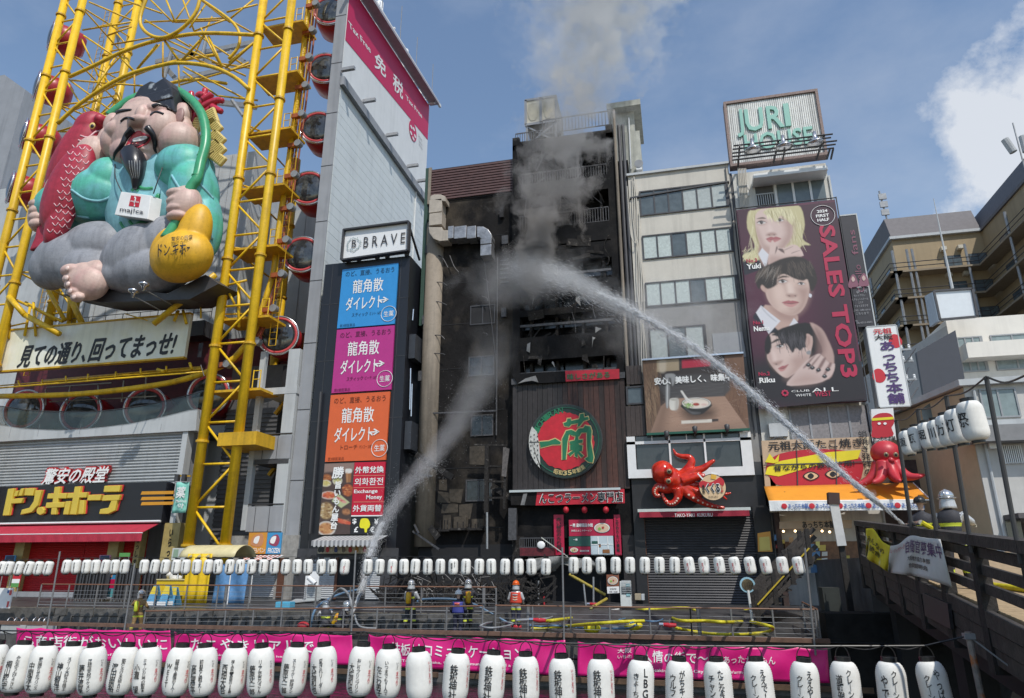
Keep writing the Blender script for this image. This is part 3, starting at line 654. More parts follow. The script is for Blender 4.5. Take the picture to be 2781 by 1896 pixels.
def bagtext(s,x0,y0,x1,y1,rise,bold):
 b=MB();lettering(b,s,(0,0,0),(1,0,0),(0,0,1),bold);vs=[]
 for v in b.v:
  x=x0+(x1-x0)*v[0];y=y1+(y0-y1)*v[2]-rise*v[0]
  cen=at(*c2(1630,850),SY-1.1);p=at(*c2(x,y),SY-2.5);k=mpp(c2,1630,850,SY-1.1)
  dx,dz=(p.x-cen.x)/(265*k),(p.z-cen.z)/(300*k);yy=cen.y-172*k*math.sqrt(max(.06,1-dx*dx-dz*dz))-.14
  vs.append(at(*c2(x,y),yy))
 b.v=[tuple(v)for v in vs];b.build('lettering',M_ink,bag)
bagtext('驚安の殿堂',1535,672,1725,712,22,.008);bagtext('ドン.キホーテ',1415,735,1795,850,30,.010)
# fish under the arm
b=MB();bl(b,c1,660,1400,140,320,SY+.2,100,rot=20);bl(b,c1,820,1160,112,125,SY+.5,110,rot=25);bl(b,c1,915,1085,42,42,SY+.1,60);bl(b,c2,610,230,165,330,SY-.9,105,rot=14);bl(b,c2,540,520,90,200,SY-.9,70,rot=14)
fish=fuse(b,'fish',M_fish,.07,6)
P=[at(*c2(x,y),SY+.3)for x,y in[(560,620),(610,700),(660,860),(560,800),(490,830),(400,860),(450,740),(470,640)]];MB().prism([p+V((0,-1.25,0))for p in P],(0,.3,0)).build('tail_fin',M_fish,fish,bev=.08)
P=[at(*c1(x,y),SY+.3)for x,y in[(690,1250),(600,1330),(556,1480),(560,1560),(600,1500),(650,1400)]];MB().prism(P,(0,.2,0)).build('back_fin',mat('painted fin',(.60,.22,.28),.4),fish,bev=.05)
BV.clear();pe=snap(fish,c1,826,1130,0);b=MB();bl(b,c1,826,1130,26,26,pe.y,14);ey=b.build('eye',M_coin,fish,True);b=MB();bl(b,c1,826,1130,14,14,pe.y-.1,8);b.build('pupil',M_hair,ey,True)
M_fl=mat('fish line',(.72,.45,.48),.4)
for pts in([(720,1215),(790,1230),(860,1180),(930,1170)],[(700,1255),(760,1275),(830,1270),(900,1290)]):draw(fish,c1,pts,6,'gill_line',M_fl)
for r in range(14):
 for k in range(3):
  x,y=675-r*15+k*62-(r%2)*30,1300+r*58+k*14;Yf=SY-(1.02 if r<5 else 1.18+.10*min(r-4,6))-(.12 if k==1 else 0)
  draw(fish,c1,[(x-26,y),(x,y+28),(x+28,y)],4,'scale',M_fl,n=3,seg=4)
# rod, coral, coins
sw(c1,[(975,1040,SY+.4),(1080,960,SY+.6),(1180,895,SY+.8),(1350,830,SY+1.2),(1530,800,SY+.8),(1680,870,SY),(1795,1000,SY-.4),(1840,1150,SY-.6),(1840,1300,SY-.8),(1800,1450,SY-1),(1765,1600,SY-1.2),(1700,1700,SY-1.3),(1600,1960,SY-1.3),(1480,2140,SY-1.6)],SY,33,'fishing_rod',M_bam,None,5,10)
for x,y,Y in((1600,828,SY+.4),(1740,930,SY-.2),(1830,1090,SY-.5),(1842,1240,SY-.7),(1812,1400,SY-.9),(1765,1580,SY-1.2)):
 b=MB();bl(b,c1,x,y,40,16,Y,40);b.build('rod_joint',M_bam,st,True)
cor=[[(1700,1150),(1720,1060),(1760,960),(1820,900),(1840,800)],[(1760,960),(1720,900),(1715,830)],[(1760,990),(1680,950),(1630,930)],[(1820,900),(1880,860),(1900,840)],[(1820,960),(1890,920),(1960,900),(1995,905)],[(1720,1060),(1800,1030),(1900,960),(1930,900)],[(1840,860),(1790,850),(1770,870)],[(1900,960),(1960,990),(1985,1000)],[(1700,1120),(1760,1080),(1850,1060)]]
for k,pts in enumerate(cor):sw(c1,[(x,y,SY+.5+.1*(k%3))for x,y in pts],SY+.5,(30,22,1),'coral_branch',M_coral)
for x,y,a in((1905,1050,25),(1760,1140,-15),(1925,1125,40),(1740,1230,10),(1950,1235,45),(1880,1335,30),(1955,1320,42),(1770,1330,5),(1950,1415,50)):
 p=at(*c1(x,y),SY+.2);k=mpp(c1,x,y,SY);M=Matrix.Rotation(rad(-a),3,'Y')
 o=MB().cbox(p,85*k,.3,165*k,M).build('gold_coin',M_coin,st,bev=.12)
 b=MB()
 for q in range(-3,4):b.cbox(p+M@V((0,-.16,q*19*k)),62*k,.02,3.5*k,M)
 b.build('coin_mark',mat('coin mark',(.35,.25,.06),.5),o)
# tag hung on the chest
P=[at(*c2(x,y),SY-1.45)for x,y in[(1085,265),(1352,300),(1322,512),(1025,472)]]
tg=MB().prism(P,(.28,.7,.05)).build('chest_tag',M_paper,st,bev=.03)
P=[at(*c2(x,y),SY-1.475)for x,y in[(1175,298),(1262,310),(1242,405),(1153,393)]];MB().prism(P,(0,.02,0)).build('logo_square',M_redp,tg)
for s,q,bo,m in(('maj!ca',[(1070,452),(1280,478),(1078,402)],.01,mat('grey ink',(.06,.06,.07),.5)),('maj!ca',[(1168,362),(1242,372),(1172,338)],.01,M_paper),('?',[(1196,398),(1216,401),(1202,305)],.02,M_paper)):
 b=MB();o=at(*c2(*q[0]),SY-1.5);lettering(b,s,o,at(*c2(*q[1]),SY-1.5)-o,at(*c2(*q[2]),SY-1.5)-o,bo);b.build('lettering',m,tg)
sw(c2,[(1090,265,SY-1.4),(1035,140,SY-1.3),(1030,20,SY-.8)],SY,4,'cord',M_dsteel);sw(c2,[(1375,285,SY-1.4),(1420,150,SY-1.6),(1470,10,SY-1.1)],SY,4,'cord',M_dsteel)
for pts in([(1190,250),(1230,215),(1290,240),(1370,235)],[(1385,340),(1425,290),(1400,420)],[(1160,530),(1200,570),(1260,540),(1330,560)],[(1080,540),(1110,590),(1170,600)],[(1340,520),(1400,500),(1420,440)],[(1240,260),(1210,235),(1180,260)]):draw(torso,c2,pts,12,'robe_pattern',M_bam)
# carrying platform and spot lamps below
MB().prism([at(*c2(x,y),SY-.2)for x,y in[(560,1190),(1000,1120),(1500,1180),(1840,1010),(1960,1090),(1700,1230),(900,1260)]],(0,2.2,.2)).build('platform',M_dsteel,st)
for(x,y),(x2,y2)in(((1190,1200),(1440,1330)),((1285,1140),(1540,1280))):
 p,q=at(*c2(x,y),SY-2.5),at(*c2(x2,y2),SY+.5);sl=T('spot_lamp','small steel spot lamp on a long arm under the statue, '+('left' if x<1250 else 'right')+' one','lamp',p,'spot lamps below the statue')
 MB().tube([p,q],.035,6).build('arm',M_steel,sl);MB().lathe(p,[(.08,-.1),(.13,.15),(.3,.25),(.32,.36),(.1,.45)],14).build('lamp_head',M_chrome,sl,True)
# ================================================================ white tower slab with the tax free band
sl=T('white_tower_wall','tall white panelled tower wall with a crimson tax free band','building',(-22.4,46,.6))
SX=-22.0
MB().box(-22.8,SX-.02,37.95,55.85,.6,44.2).build('wall',M_lgrey,sl)
MB().box(-22.85,SX+.02,37.9,37.97,.6,44.6).build('front_edge',M_mgrey,sl)
for z in[3+4.4*i for i in range(10)]:MB().box(-22.86,SX+.03,37.885,37.9,z,z+.05).build('edge_joint',M_dsteel,sl)
pw,ph=17.7/5,.74
pm=MB().box(0,.03,.015,pw-.015,.012,ph-.012).mesh('panel');pm.materials.append(mat('white tower panel',(.66,.70,.70),.4,var=.05,vs=.25,streak=.08))
for i in range(5):
 for j in range(48):
  if .6+j*ph>36.2:break
  o=bpy.data.objects.new('panel',pm);COL.objects.link(o);o.parent=sl;o.location=V((SX-.02,38.05+i*pw,.65+j*ph))-wloc(sl)
# band with lettering (on the right hand face)
def sp(cx,cy,X):p=atx(*c6(cx,cy),X);return p
M_mag=mat('crimson print',(.55,.012,.085),.45,var=.05,vs=.3)
Yb0,Yb1=38.0,55.8
MB().box(SX-.02,SX+.04,Yb0,Yb1,36.9,44.5).build('band_panel',M_white,sl)
def zat(cx,cy):p=sp(cx,cy,SX+.05);return p.y,p.z
p1,p2,p3,p4=sp(1125,-60,SX+.06),sp(1836,935,SX+.06),sp(1815,1190,SX+.06),sp(1092,320,SX+.06)
P=[V((SX+.05,38.05,45.6)),V((SX+.05,55.75,47.6)),V((SX+.05,55.75,p3.z)),V((SX+.05,38.05,p4.z))]
MB().prism(P,(.015,0,0)).build('crimson_band',M_mag,sl)
MB().prism([V((SX-.8,37.9,44.4)),V((SX-.8,55.9,44.4)),V((SX-.8,55.9,47.5)),V((SX-.8,37.9,45.5))],(.83,0,0)).build('parapet',M_lgrey,sl)
P=[V((SX+.03,37.9,45.7)),V((SX+.03,56.2,47.9)),V((SX+1.0,56.2,47.9)),V((SX+1.0,37.9,45.7))]
MB().prism(P,(0,0,.25)).build('top_ledge',mat('soffit grey',(.36,.33,.36),.5),sl)
def side(s,q,bold=.018):
 X=SX+.08;o=sp(*q[0],X);b=MB();lettering(b,s,o,sp(*q[1],X)-o,sp(*q[2],X)-o,bold);b.build('lettering',M_paper,sl)
side('Tax Free',[(1150,245),(1345,480),(1140,180)]);side('免',[(1375,600),(1478,705),(1380,455)],.02);side('税',[(1540,790),(1630,900),(1545,645)],.02);side('Tax Free',[(1660,890),(1805,1065),(1655,845)])
X=SX+.07;c_=sp(1720,1175,X);b=MB();b.prism([c_+V((0,.95*math.cos(a),1.0*math.sin(a)))for a in[i*math.pi/12 for i in range(24)]],(.012,0,0));b.build('round_logo',M_mag,sl)
for k in range(5):
 a=k*1.257;MB().prism([c_+V((.016,.55*math.cos(a)+.28*math.cos(t),.55*math.sin(a)*1+.16*math.sin(t)-.2))for t in[i*math.pi/4 for i in range(8)]],(.012,0,0)).build('logo_petal',M_paper,sl)
b=MB();lettering(b,'Japan',sp(1770,1225,X),V((0,1.0,0)),V((0,0,.35)),0);lettering(b,'Tax-free',sp(1772,1262,X),V((0,1.0,0)),V((0,0,.3)),0);lettering(b,'Shop',sp(1774,1300,X),V((0,1.0,0)),V((0,0,.3)),0);b.build('lettering',M_mgrey,sl)
MB().box(SX,SX+.35,37.9,56.0,36.2,36.9).build('ledge_beam',M_mgrey,sl)
for cy,cx in((615,1105),(850,1300),(1090,1510),(1305,1700),(1410,1790)):
 p=sp(cx,cy,SX+.3);MB().box(SX+.1,SX+1.15,p.y-.12,p.y+.12,37.3,37.55).build('bracket',M_mgrey,sl)
b=MB();b.box(SX+.02,SX+.12,53.3,53.4,8,36.2);b.build('down_pipe',M_white,sl)
# steel crown
for(y,x)in((44.5,-22.6),(50.5,-22.6),(55.2,-22.6)):
 MB().tube([(x,y,46.0),(x,y,50.2)],.33,14).build('crown_post',M_white,sl,True)
b=MB()
for dz,x in((49.0,-22.2),(50.2,-23.4)):b.tube([(x,36,dz-2.6),(x,55.6,dz)],.16,8)
for y in(38,41.5,45,48.5,52,55.5):
 b.bar((-23.2,y,47.6),(-21.2,y,47.6),.14);b.tube([(-21.3,y,47.6),(-23,y+1.5,49.5)],.08,6)
b.bar((-21.2,36,46),(-21.2,57,48.3),.22,.3);b.build('crown_frame',M_white,sl)
for y in(43,47,51,55.5):MB().tube([(-21.6,y,48),(-21.6,y,51+(y%2))],.04,5).build('lightning_rod',M_steel,sl)
# ---------------------------------------------------------------- grey stair balconies between column and slab
gb=T('stair_balcony','grey open stair tower with panelled balconies left of the white wall','balcony',(-24.5,38.5,.6))
Yg=37.6
for c,x0,y0,x1,y1,nm,m in((c8,362,700,680,760,'canopy',M_lgrey),(c8,305,1135,625,1340,'balcony_panel',M_mgrey),(d1,232,515,552,742,'balcony_panel',M_mgrey),(c8,300,1345,605,1385,'floor_slab',M_dsteel),(d1,245,742,545,752,'floor_slab',M_dsteel)):
 X0,X1,Z0,Z1=rect(c,x0,y0,x1,y1,Yg);o=MB().box(X0,X1,Yg,Yg+(.12 if nm=='balcony_panel' else 2.5),Z0,Z1).build(nm,m,gb)
 if nm=='balcony_panel':
  for t in(.22,.62):MB().box(X0+(X1-X0)*t,X0+(X1-X0)*t+.03,Yg-.012,Yg,Z0,Z1).build('joint',M_dsteel,o)
  MB().tube([(X0,Yg,Z1+.12),(X1,Yg,Z1+.12)],.04,6).build('handrail',M_dsteel,o)
MB().box(-25.75,-25.4,37.65,38.0,4.5,15.8).build('post',M_lgrey,gb);MB().box(-23.7,-22.9,37.62,38.2,2.9,15.8).build('post',M_lgrey,gb)
MB().box(-25.7,-23,40.3,40.6,3,15.6).build('back_wall',M_dark,gb)
b=MB()
for k in range(3):b.bar((-25.4,39.5,4+4*k),(-23.4,39.9,7+4*k),.3,.2)
b.build('stair_flight',M_yel2,gb)
for x0,x1,m,s,mt in((245,412,flat('orange poster',(.62,.28,.04)),'10円パン',flat('cream ink',(.8,.66,.5))),(412,545,flat('blue poster',(.05,.28,.55)),'FROZEN',M_paper)):
 X0,X1,Z0,Z1=rect(d1,x0,752,x1,943,37.5);ps=tag(MB().box(X0,X1-.02,37.5,37.58,Z0,Z1).build('poster',m),('orange' if 'orange' in m.name else 'blue')+' snack poster low on the grey stair tower','poster')
 write(s,d1,x0+12,890,x1-14,935,37.48,mt,ps,bold=.022)
 xm=(x0+x1)/2;print2('snack_picture',d1,[(xm-60,860),(xm-40,790),(xm+40,760),(xm+55,830),(xm+20,880)]if x1<420 else[(xm-45,850),(xm-20,790),(xm+30,770),(xm+50,820),(xm+20,875)],37.485,flat('bread brown',(.55,.25,.12))if x1<420 else flat('berry',(.30,.05,.10)),ps)
 print2('snack_highlight',d1,[(xm-35,840),(xm-20,795),(xm+20,785),(xm,850)],37.47,M_paper,ps)
X0,X1,Z0,Z1=rect(d1,218,958,520,1000,37);aw=T('striped_awning','small red and white striped awning under the snack posters','awning',(X0,37,Z0));n_=16
for i in range(n_):
 xa,xb=X0+(X1-X0)*i/n_,X0+(X1-X0)*(i+1)/n_
 MB().hexa([(xa,36.5,Z0),(xb,36.5,Z0),(xb,37.5,Z1),(xa,37.5,Z1),(xa,36.5,Z0+.02),(xb,36.5,Z0+.02),(xb,37.5,Z1+.02),(xa,37.5,Z1+.02)]).build('stripe',M_paper if i%2 else flat('stripe red',(.5,.1,.05)),aw)
gr=T('shuttered_shop','pale shopfront with roller shutter under the grey stair tower','shop front',(-24,38,.6))
MB().box(-26.5,-21.35,37.84,38.3,.6,4.2).build('wall',mat('worn plaster',(.32,.31,.29),.8,var=.25,vs=1.5,streak=.3),gr);shutter(-25.4,-23.2,37.77,.7,3.0,mat('grey shutter',(.42,.43,.44),.45,var=.1),gr)
MB().box(-23.0,-22.6,37.74,37.83,.7,2.9).build('door_post',mat('brown post',(.12,.05,.03),.6),gr)
# ---------------------------------------------------------------- black sign tower
tw=T('sign_tower','narrow black clad building carrying the stacked medicine panels','building',(-18.3,39,.6))
MB().box(-21.3,-15.4,37.0,44,.6,21.25).build('wall',M_black,tw)
for z in(6.8,10.8,14.6,18.4):
 MB().box(-21.33,-15.37,36.985,37.05,z,z+.03).build('cladding_joint',M_dsteel,tw)
for x in(-20.75,-16.0):MB().box(x,x+.03,36.985,37.02,3.1,21.2).build('cladding_joint',M_dsteel,tw)
MB().tube([at(*c8(895,740),36.8),at(*d1(800,760),36.8)],.07,7).build('down_pipe',M_dsteel,tw)
for(x,y),(x2,y2),w_ in(((1680,210),(1765,500),1.0),((1625,985),(1755,1300),1.0)):
 p,q=atx(*c8(x,y),-15.3),atx(*c8(x2,y2),-15.3)
 MB().box(-15.36,-14.95,37.4,40.4,min(p.z,q.z),max(p.z,q.z)).build('side_balcony',mat('slate panel',(.035,.04,.05),.5),tw)
b=MB()
for x,y0,y1 in((1725,0,100),(1700,530,900),(1712,670,960)):b.tube([at(*c8(x,y0),37.6),at(*c8(x-8,y1),37.6)],.05,6)
b.build('vent_pipe',M_chrome,tw)
def quad(c,pts,Y,m,parent,name='panel',th=.05):
 return MB().prism([at(*c(x,y),Y)for x,y in pts],(0,th,0)).build(name,m,parent)
def qtext(s,c,p0,p1,h,Y,m,parent,bold=.012,name='lettering'):
 """text along a sloping base line p0-p1 of crop height h"""
 o=at(*c(*p0),Y);q=at(*c(*p1),Y);t=at(*c(p0[0]+h*.07,p0[1]-h),Y);b=MB();lettering(b,s,o,V((q.x-o.x,0,(q.z-o.z)*.3)),V((0,0,t.z-o.z)),bold);return b.build(name,m,parent)
PAN=[('blue',(.035,.27,.62),c7,[(1090,965),(1590,905),(1555,1450),(1040,1492)],'スティック','ミント 16包'),('magenta',(.46,.03,.22),c8,[(1040,185),(1555,143),(1525,718),(990,752)],'スティック','ピーチ 16包'),('orange',(.68,.12,.03),c8,[(985,770),(1515,737),(1475,1350),(932,1368)],'トローチ','マンゴー 20錠')]
for nme,colr,c,q,t1,t2 in PAN:
 pn=T('medicine_sign',nme+' square medicine panel with white lettering on the black tower','sign',at(*c(*q[3]),36.9),'stacked medicine panels')
 quad(c,q,36.86,mat(nme+' lit panel',colr,.35,var=.04),pn,th=.12)
 P=[at(*c(*k),36.84)for k in q];XL=(P[0].x+P[3].x)/2;XR=(P[1].x+P[2].x)/2;ZT=(P[0].z+P[1].z)/2;ZB=(P[2].z+P[3].z)/2
 W_,H_=XR-XL,ZT-ZB;dk=mat(nme+' dark ink',tuple(v*.28 for v in colr),.5)
 def put(s,u0,v0,u1,v1,m,bold=.012):write(s,None,XL+W_*u0,ZT-H_*v0,XL+W_*u1,ZT-H_*v1,36.84,m,pn,bold=bold)
 put('のど、直接、うるおう',.07,.045,.94,.14,dk,.004);put('龍角散',.22,.21,.76,.44,M_paper,.008)
 put('ダイレクト',.12,.50,.76,.72,M_paper,.012);put('→',.68,.54,.87,.64,M_paper,.02)
 put(t1,.24,.765,.52,.83,dk,.006);put(t2,.55,.77,.76,.825,dk,0);put('第3類医薬品',.04,.935,.31,.985,dk,0);put('生薬',.80,.78,.97,.875,M_paper,.006)
 cx_,cz_=XL+W_*.885,ZT-H_*.828;b=MB();b.tube([(cx_+.50*math.cos(a),36.84,cz_+.50*math.sin(a))for a in[i*math.pi/16 for i in range(33)]],.018,5);b.build('ring',M_paper,pn)
bs=T('roof_sign','white framed roof sign reading BRAVE on the black tower','sign',at(*c7(1390,880),37))
q=[(1108,615),(1690,540),(1680,800),(1085,885)]
quad(c7,q,36.7,mat('white lightbox',(.76,.77,.78),.4,var=.03),bs,th=.3)
b=MB();P=[at(*c7(*k),36.66)for k in q]
for i in range(4):b.bar(P[i],P[(i+1)%4],.1,.4,(0,1,0))
b.build('frame',M_dsteel,bs)
for x in(1140,1235,1400,1490,1665):
 p=at(*c7(x,880-(x-1085)*.13),36.9);MB().box(p.x-.1,p.x+.1,36.8,37.1,21.2,p.z+.4).build('post',M_dsteel,bs)
MB().bar(at(*c7(1695,600),36.9),at(*c7(1780,880),39),.12).build('strut',M_dsteel,bs)
M_char=flat('charcoal ink',(.04,.04,.045))
qtext('B R A V E',c7,(1275,768),(1648,722),95,36.64,M_char,bs,.002);qtext('B',c7,(1170,768),(1210,764),66,36.64,M_char,bs,.004)
cx_=at(*c7(1190,738),36.64);b=MB()
for i in range(40):
 a=i*math.pi/20;r=.44+random.uniform(-.05,.08);b.ball(cx_+V((r*math.cos(a),0,r*math.sin(a))),(.035,.006,.05),6,4)
b.build('wreath',mat('pale ink',(.35,.42,.42),.5),bs)
# food picture + exchange board
fd=T('food_poster','tall grilled food photo poster low on the black tower','poster',at(*d1(1000,770),36.9))
q=[(935,130),(1205,120),(1165,766),(878,774)];quad(d1,q,36.88,mat('dark table print',(.10,.055,.045),.4,var=.4,vs=1.2,col2=(.25,.2,.18),thr=(.5,.7)),fd,th=.1)
FP=Print([d1(936,131),d1(1203,121),d1(1164,765),d1(880,772)],90,190,(.07,.045,.04));g=FP.poly
g(d1,[(930,130),(1205,120),(1200,190),(930,210)],(.26,.18,.15),8,1,0);FP.strands(d1,60,(900,140,1180,760),(1,.05),120,2,(.16,.11,.10),.6,1)
_R=random.Random(8)
def dish(x,y,rx,ry,plate,cols,n,pr_=1.22):
 g(d1,[(x+rx*pr_*math.cos(t),y+ry*pr_*math.sin(t))for t in[i*math.pi/6 for i in range(12)]],plate,4,1,2);g(d1,[(x+rx*math.cos(t),y+ry*math.sin(t))for t in[i*math.pi/6 for i in range(12)]],cols[0],8,1,2)
 for _ in range(n):
  a,r=_R.uniform(0,6.28),_R.random()**.5;px,py,s=x+rx*r*.92*math.cos(a),y+ry*r*.92*math.sin(a),_R.uniform(5,13);g(d1,[(px-s,py),(px,py-s*.6),(px+s,py),(px,py+s*.6)],_R.choice(cols),4,.9,2)
BK,WT_=(.03,.028,.03),(.56,.54,.5)
dish(955,258,42,32,BK,[(.35,.12,.04),(.5,.22,.08),(.2,.06,.02)],20);dish(945,308,40,24,WT_,[(.55,.46,.16),(.62,.55,.3),(.4,.3,.08)],18);dish(1050,283,36,34,WT_,[(.5,.44,.2),(.3,.4,.12),(.6,.52,.35)],18);dish(1145,370,50,55,BK,[(.36,.09,.03),(.5,.16,.05),(.18,.04,.02),(.6,.25,.1)],40);dish(975,415,62,30,WT_,[(.55,.12,.05),(.66,.3,.12),(.35,.05,.03)],26);dish(950,555,66,76,BK,[(.34,.22,.10),(.5,.38,.2),(.2,.11,.05),(.6,.5,.34)],70,1.05);dish(950,715,70,54,WT_,[(.46,.22,.09),(.58,.34,.14),(.28,.1,.04)],50)
g(d1,[(1030,420),(1070,405),(1160,480),(1085,530),(1000,470)],(.45,.48,.26),3,1,0);[g(d1,[(1040+i*14,425+i*10),(1075+i*14,440+i*8),(1070+i*14,455+i*8),(1036+i*14,440+i*10)],(.50,.12,.10)if i%2 else(.62,.3,.26),4)for i in range(5)];dish(1130,565,36,26,BK,[(.4,.18,.08),(.2,.08,.04)],16);g(d1,[(1040,620),(1165,655),(1160,680),(1060,660)],(.5,.08,.04),4);FP.strands(d1,26,(1045,630,1130,665),(1,.2),40,3,(.68,.3,.16),.8,3)
g(d1,[(1124,184),(1178,182),(1170,298),(1130,300)],(.30,.13,.05),4,1,0);g(d1,[(1124,182),(1150,176),(1179,182),(1177,212),(1126,216)],(.66,.64,.60),4);g(d1,[(1132,215),(1142,215),(1142,290),(1136,292)],(.5,.28,.14),6,.7)
FP.build(36.86,fd)
write('勝',d1,1005,160,1105,262,36.82,M_paper,fd,bold=.03,slant=.06)
write('旨いもん屋台',d1,1000,290,1062,720,36.82,M_paper,fd,bold=.028,vert=True,slant=.2)
ex=T('exchange_board','red and black currency exchange board beside the food poster','sign',at(*d1(1310,765),36.9))
quad(d1,[(1205,120),(1483,112),(1455,600),(1172,602)],36.88,mat('exchange red',(.52,.006,.035),.4,var=.05),ex,th=.1)
quad(d1,[(1168,608),(1450,604),(1418,765),(1155,768)],36.88,M_black,ex,th=.1)
for y0,y1 in((234,238),(343,347),(472,476)):quad(d1,[(1195,y0+3),(1475,y0),(1475,y1),(1195,y1+3)],36.865,flat('thin rule',(.7,.3,.2)),ex,'rule',.01)
quad(d1,[(1172,597),(1455,594),(1455,604),(1172,607)],36.862,M_paper,ex,'rule',.01)
write('外幣兌換',d1,1212,155,1468,215,36.86,M_paper,ex,bold=.02);write('외화환전',d1,1205,258,1462,325,36.86,M_paper,ex,bold=.01)
write('Exchange',d1,1200,362,1412,405,36.86,M_paper,ex,bold=.02);write('Money',d1,1310,412,1452,462,36.86,M_paper,ex,bold=.02);write('外貨両替',d1,1190,502,1448,562,36.86,M_paper,ex,bold=.018)
for s,x,y in(('$',1185,625),('¥',1382,628),('£',1200,698),('€',1345,698)):write(s,d1,x,y,x+38,y+52,36.86,M_paper,ex,bold=.03)
print2('hand_sign',d1,[(1250,690),(1258,640),(1275,625),(1325,628),(1345,680),(1330,712),(1318,718),(1315,748),(1296,748),(1292,715),(1262,712)],36.86,flat('hand yellow',(.75,.68,.02)),ex,2)
sa=T('shop_awning','grey striped shop awning at the foot of the black tower','awning',at(*d1(1150,860),36));X0,X1,Z0,Z1=rect(d1,850,795,1440,862,36)
n_=30
for i in range(n_):
 xa,xb=X0+(X1-X0)*i/n_,X0+(X1-X0)*(i+1)/n_
 b=MB();b.hexa([(xa,35.6,Z0+.2),(xb,35.6,Z0+.2),(xb,36.9,Z1+.1),(xa,36.9,Z1+.1),(xa,35.6,Z0+.22),(xb,35.6,Z0+.22),(xb,36.9,Z1+.12),(xa,36.9,Z1+.12)])
 b.box(xa,xb,35.59,35.6,Z0-.05-.06*(i%2),Z0+.2);b.build('stripe',flat('awning pale',(.5,.5,.5))if i%2 else flat('awning grey',(.26,.26,.27)),sa)
sb=T('shop_board','worn patterned board below the grey striped awning','sign',at(*d1(1100,940),36.6));quad(d1,[(875,868),(1340,866),(1335,940),(870,942)],36.6,mat('worn board',(.42,.37,.26),.6,var=.4,vs=3),sb)
for i,(x,colr)in enumerate(((885,(.03,.03,.03)),(910,(.03,.03,.03)),(955,(.5,.05,.05)),(1030,(.05,.07,.2)),(1100,(.15,.12,.1)),(1160,(.4,.04,.04)),(1220,(.4,.2,.05)),(1290,(.4,.05,.04)))):
 print2('motif',d1,[(x-10,920),(x-4,882),(x+14,880),(x+22,915),(x+8,932)],36.58,flat('motif%d'%i,colr),sb,2)
sh=T('corner_shop','shopfront with grey shutter and open dark doorway under the black tower','shop front',(-18.5,37.5,.6))
MB().box(-21.4,-15.2,36.94,36.99,.6,3.4).build('wall',mat('dark shop wall',(.05,.05,.055),.6,var=.3),sh);shutter(-20.7,-18.9,36.86,.7,2.9,mat('grey shutter'),sh);shutter(-17.0,-16.2,36.86,.7,2.9,mat('grey shutter'),sh)
MB().box(-18.8,-17.1,36.9,36.95,.7,2.8).build('doorway',M_dark,sh);MB().box(-18.9,-18.75,36.84,36.95,.7,2.9).build('door_frame',mat('brown post'),sh)
# ================================================================ burnt buildings
M_burn=mat('scorched wall',(.010,.010,.011),.75,var=.35,vs=.5,bump=.35,bs=8,col2=(.03,.027,.025),thr=(.52,.72),dirt=.25,spec=.12)
M_burn2=mat('sooty plaster',(.014,.013,.013),.8,var=.4,vs=.45,bump=.4,bs=7,col2=(.07,.058,.045),thr=(.50,.72),s2=(1,1,.6),dirt=.35,spec=.12)
M_tan=mat('smoke stained tan',(.25,.21,.165),.75,var=.12,vs=.8,streak=.35,dirt=.2)
M_char2=mat('charred timber',(.03,.028,.027),.85,var=.4,vs=4,bump=.5,bs=20,col2=(.13,.12,.11),thr=(.58,.72),spec=.12)
M_ash=mat('ash grey metal',(.07,.07,.075),.6,metal=.2,var=.4,vs=3)
M_soot_glass=mat('sooty glass',(.02,.026,.032),.2,var=.6,vs=1.5,spec=.6)
bb=T('scorched_building','smoke blackened narrow building left of the burnt ramen tower','building',(-12,41,.6));YB=38.5
MB().box(-14.55,-8.95,YB,47,.6,25.8).build('wall',M_burn2,bb)
MB().tube([(-14.3,YB+.15,3.5),(-14.3,YB+.15,24.2)],.62,20).build('corner_pilaster',M_tan,bb,True)
MB().box(-14.9,-9.0,YB-.05,YB+.4,25.75,28.3).build('louvre_backing',M_dark,bb)
b=MB();z=25.85
while z<28.2:b.box(-14.85,-9.02,YB-.16,YB-.04,z,z+.13);z+=.2
b.build('louvre_slats',mat('brown louvre',(.10,.05,.045),.5,var=.2),bb,kind='stuff')
MB().box(-15.15,-14.9,YB-.1,YB+6,17,28.45).build('edge_strip',mat('dark green edge',(.03,.07,.05),.6),bb);MB().box(-14.9,-14.7,YB-.2,YB-.05,25.6,28.4).build('edge_trim',M_tan,bb)
for z in(4.5,7.9,11.3,14.0,16.9,19.7,22.8):MB().box(-14.0,-9.6,YB-.02,YB,z,z+.04).build('wall_joint',M_dark,bb)
def sill_window(c,x0,y0,x1,y1,Y,parent,frame=M_dsteel,glass=M_soot_glass,n=2,fw=.07,dep=.25,name='window'):
 X0,X1,Z0,Z1=rect(c,x0,y0,x1,y1,Y);b=MB()
 for a in((X0,X0+fw,Z0,Z1),(X1-fw,X1,Z0,Z1),(X0+fw,X1-fw,Z0,Z0+fw),(X0+fw,X1-fw,Z1-fw,Z1)):b.box(a[0],a[1],Y-.06,Y+.03,a[2],a[3])
 for i in range(1,n):x=X0+(X1-X0)*i/n;b.box(x-fw/2,x+fw/2,Y-.05,Y+.02,Z0+fw,Z1-fw)
 o=b.build(name,frame,parent)
 for i in range(n):
  xa,xb=X0+(X1-X0)*i/n,X0+(X1-X0)*(i+1)/n;MB().box(xa+fw/2,xb-fw/2,Y-.012,Y-.004,Z0+fw,Z1-fw).build('pane',glass,o)
 return o
for q in((585,1085,810,1258),):sill_window(d4,*q,YB,bb,M_dsteel,M_dark,2)
for q in((570,90,800,268),(590,615,792,806),(545,1195,782,1392)):sill_window(d5,*q,YB,bb,M_ash,M_soot_glass,2)
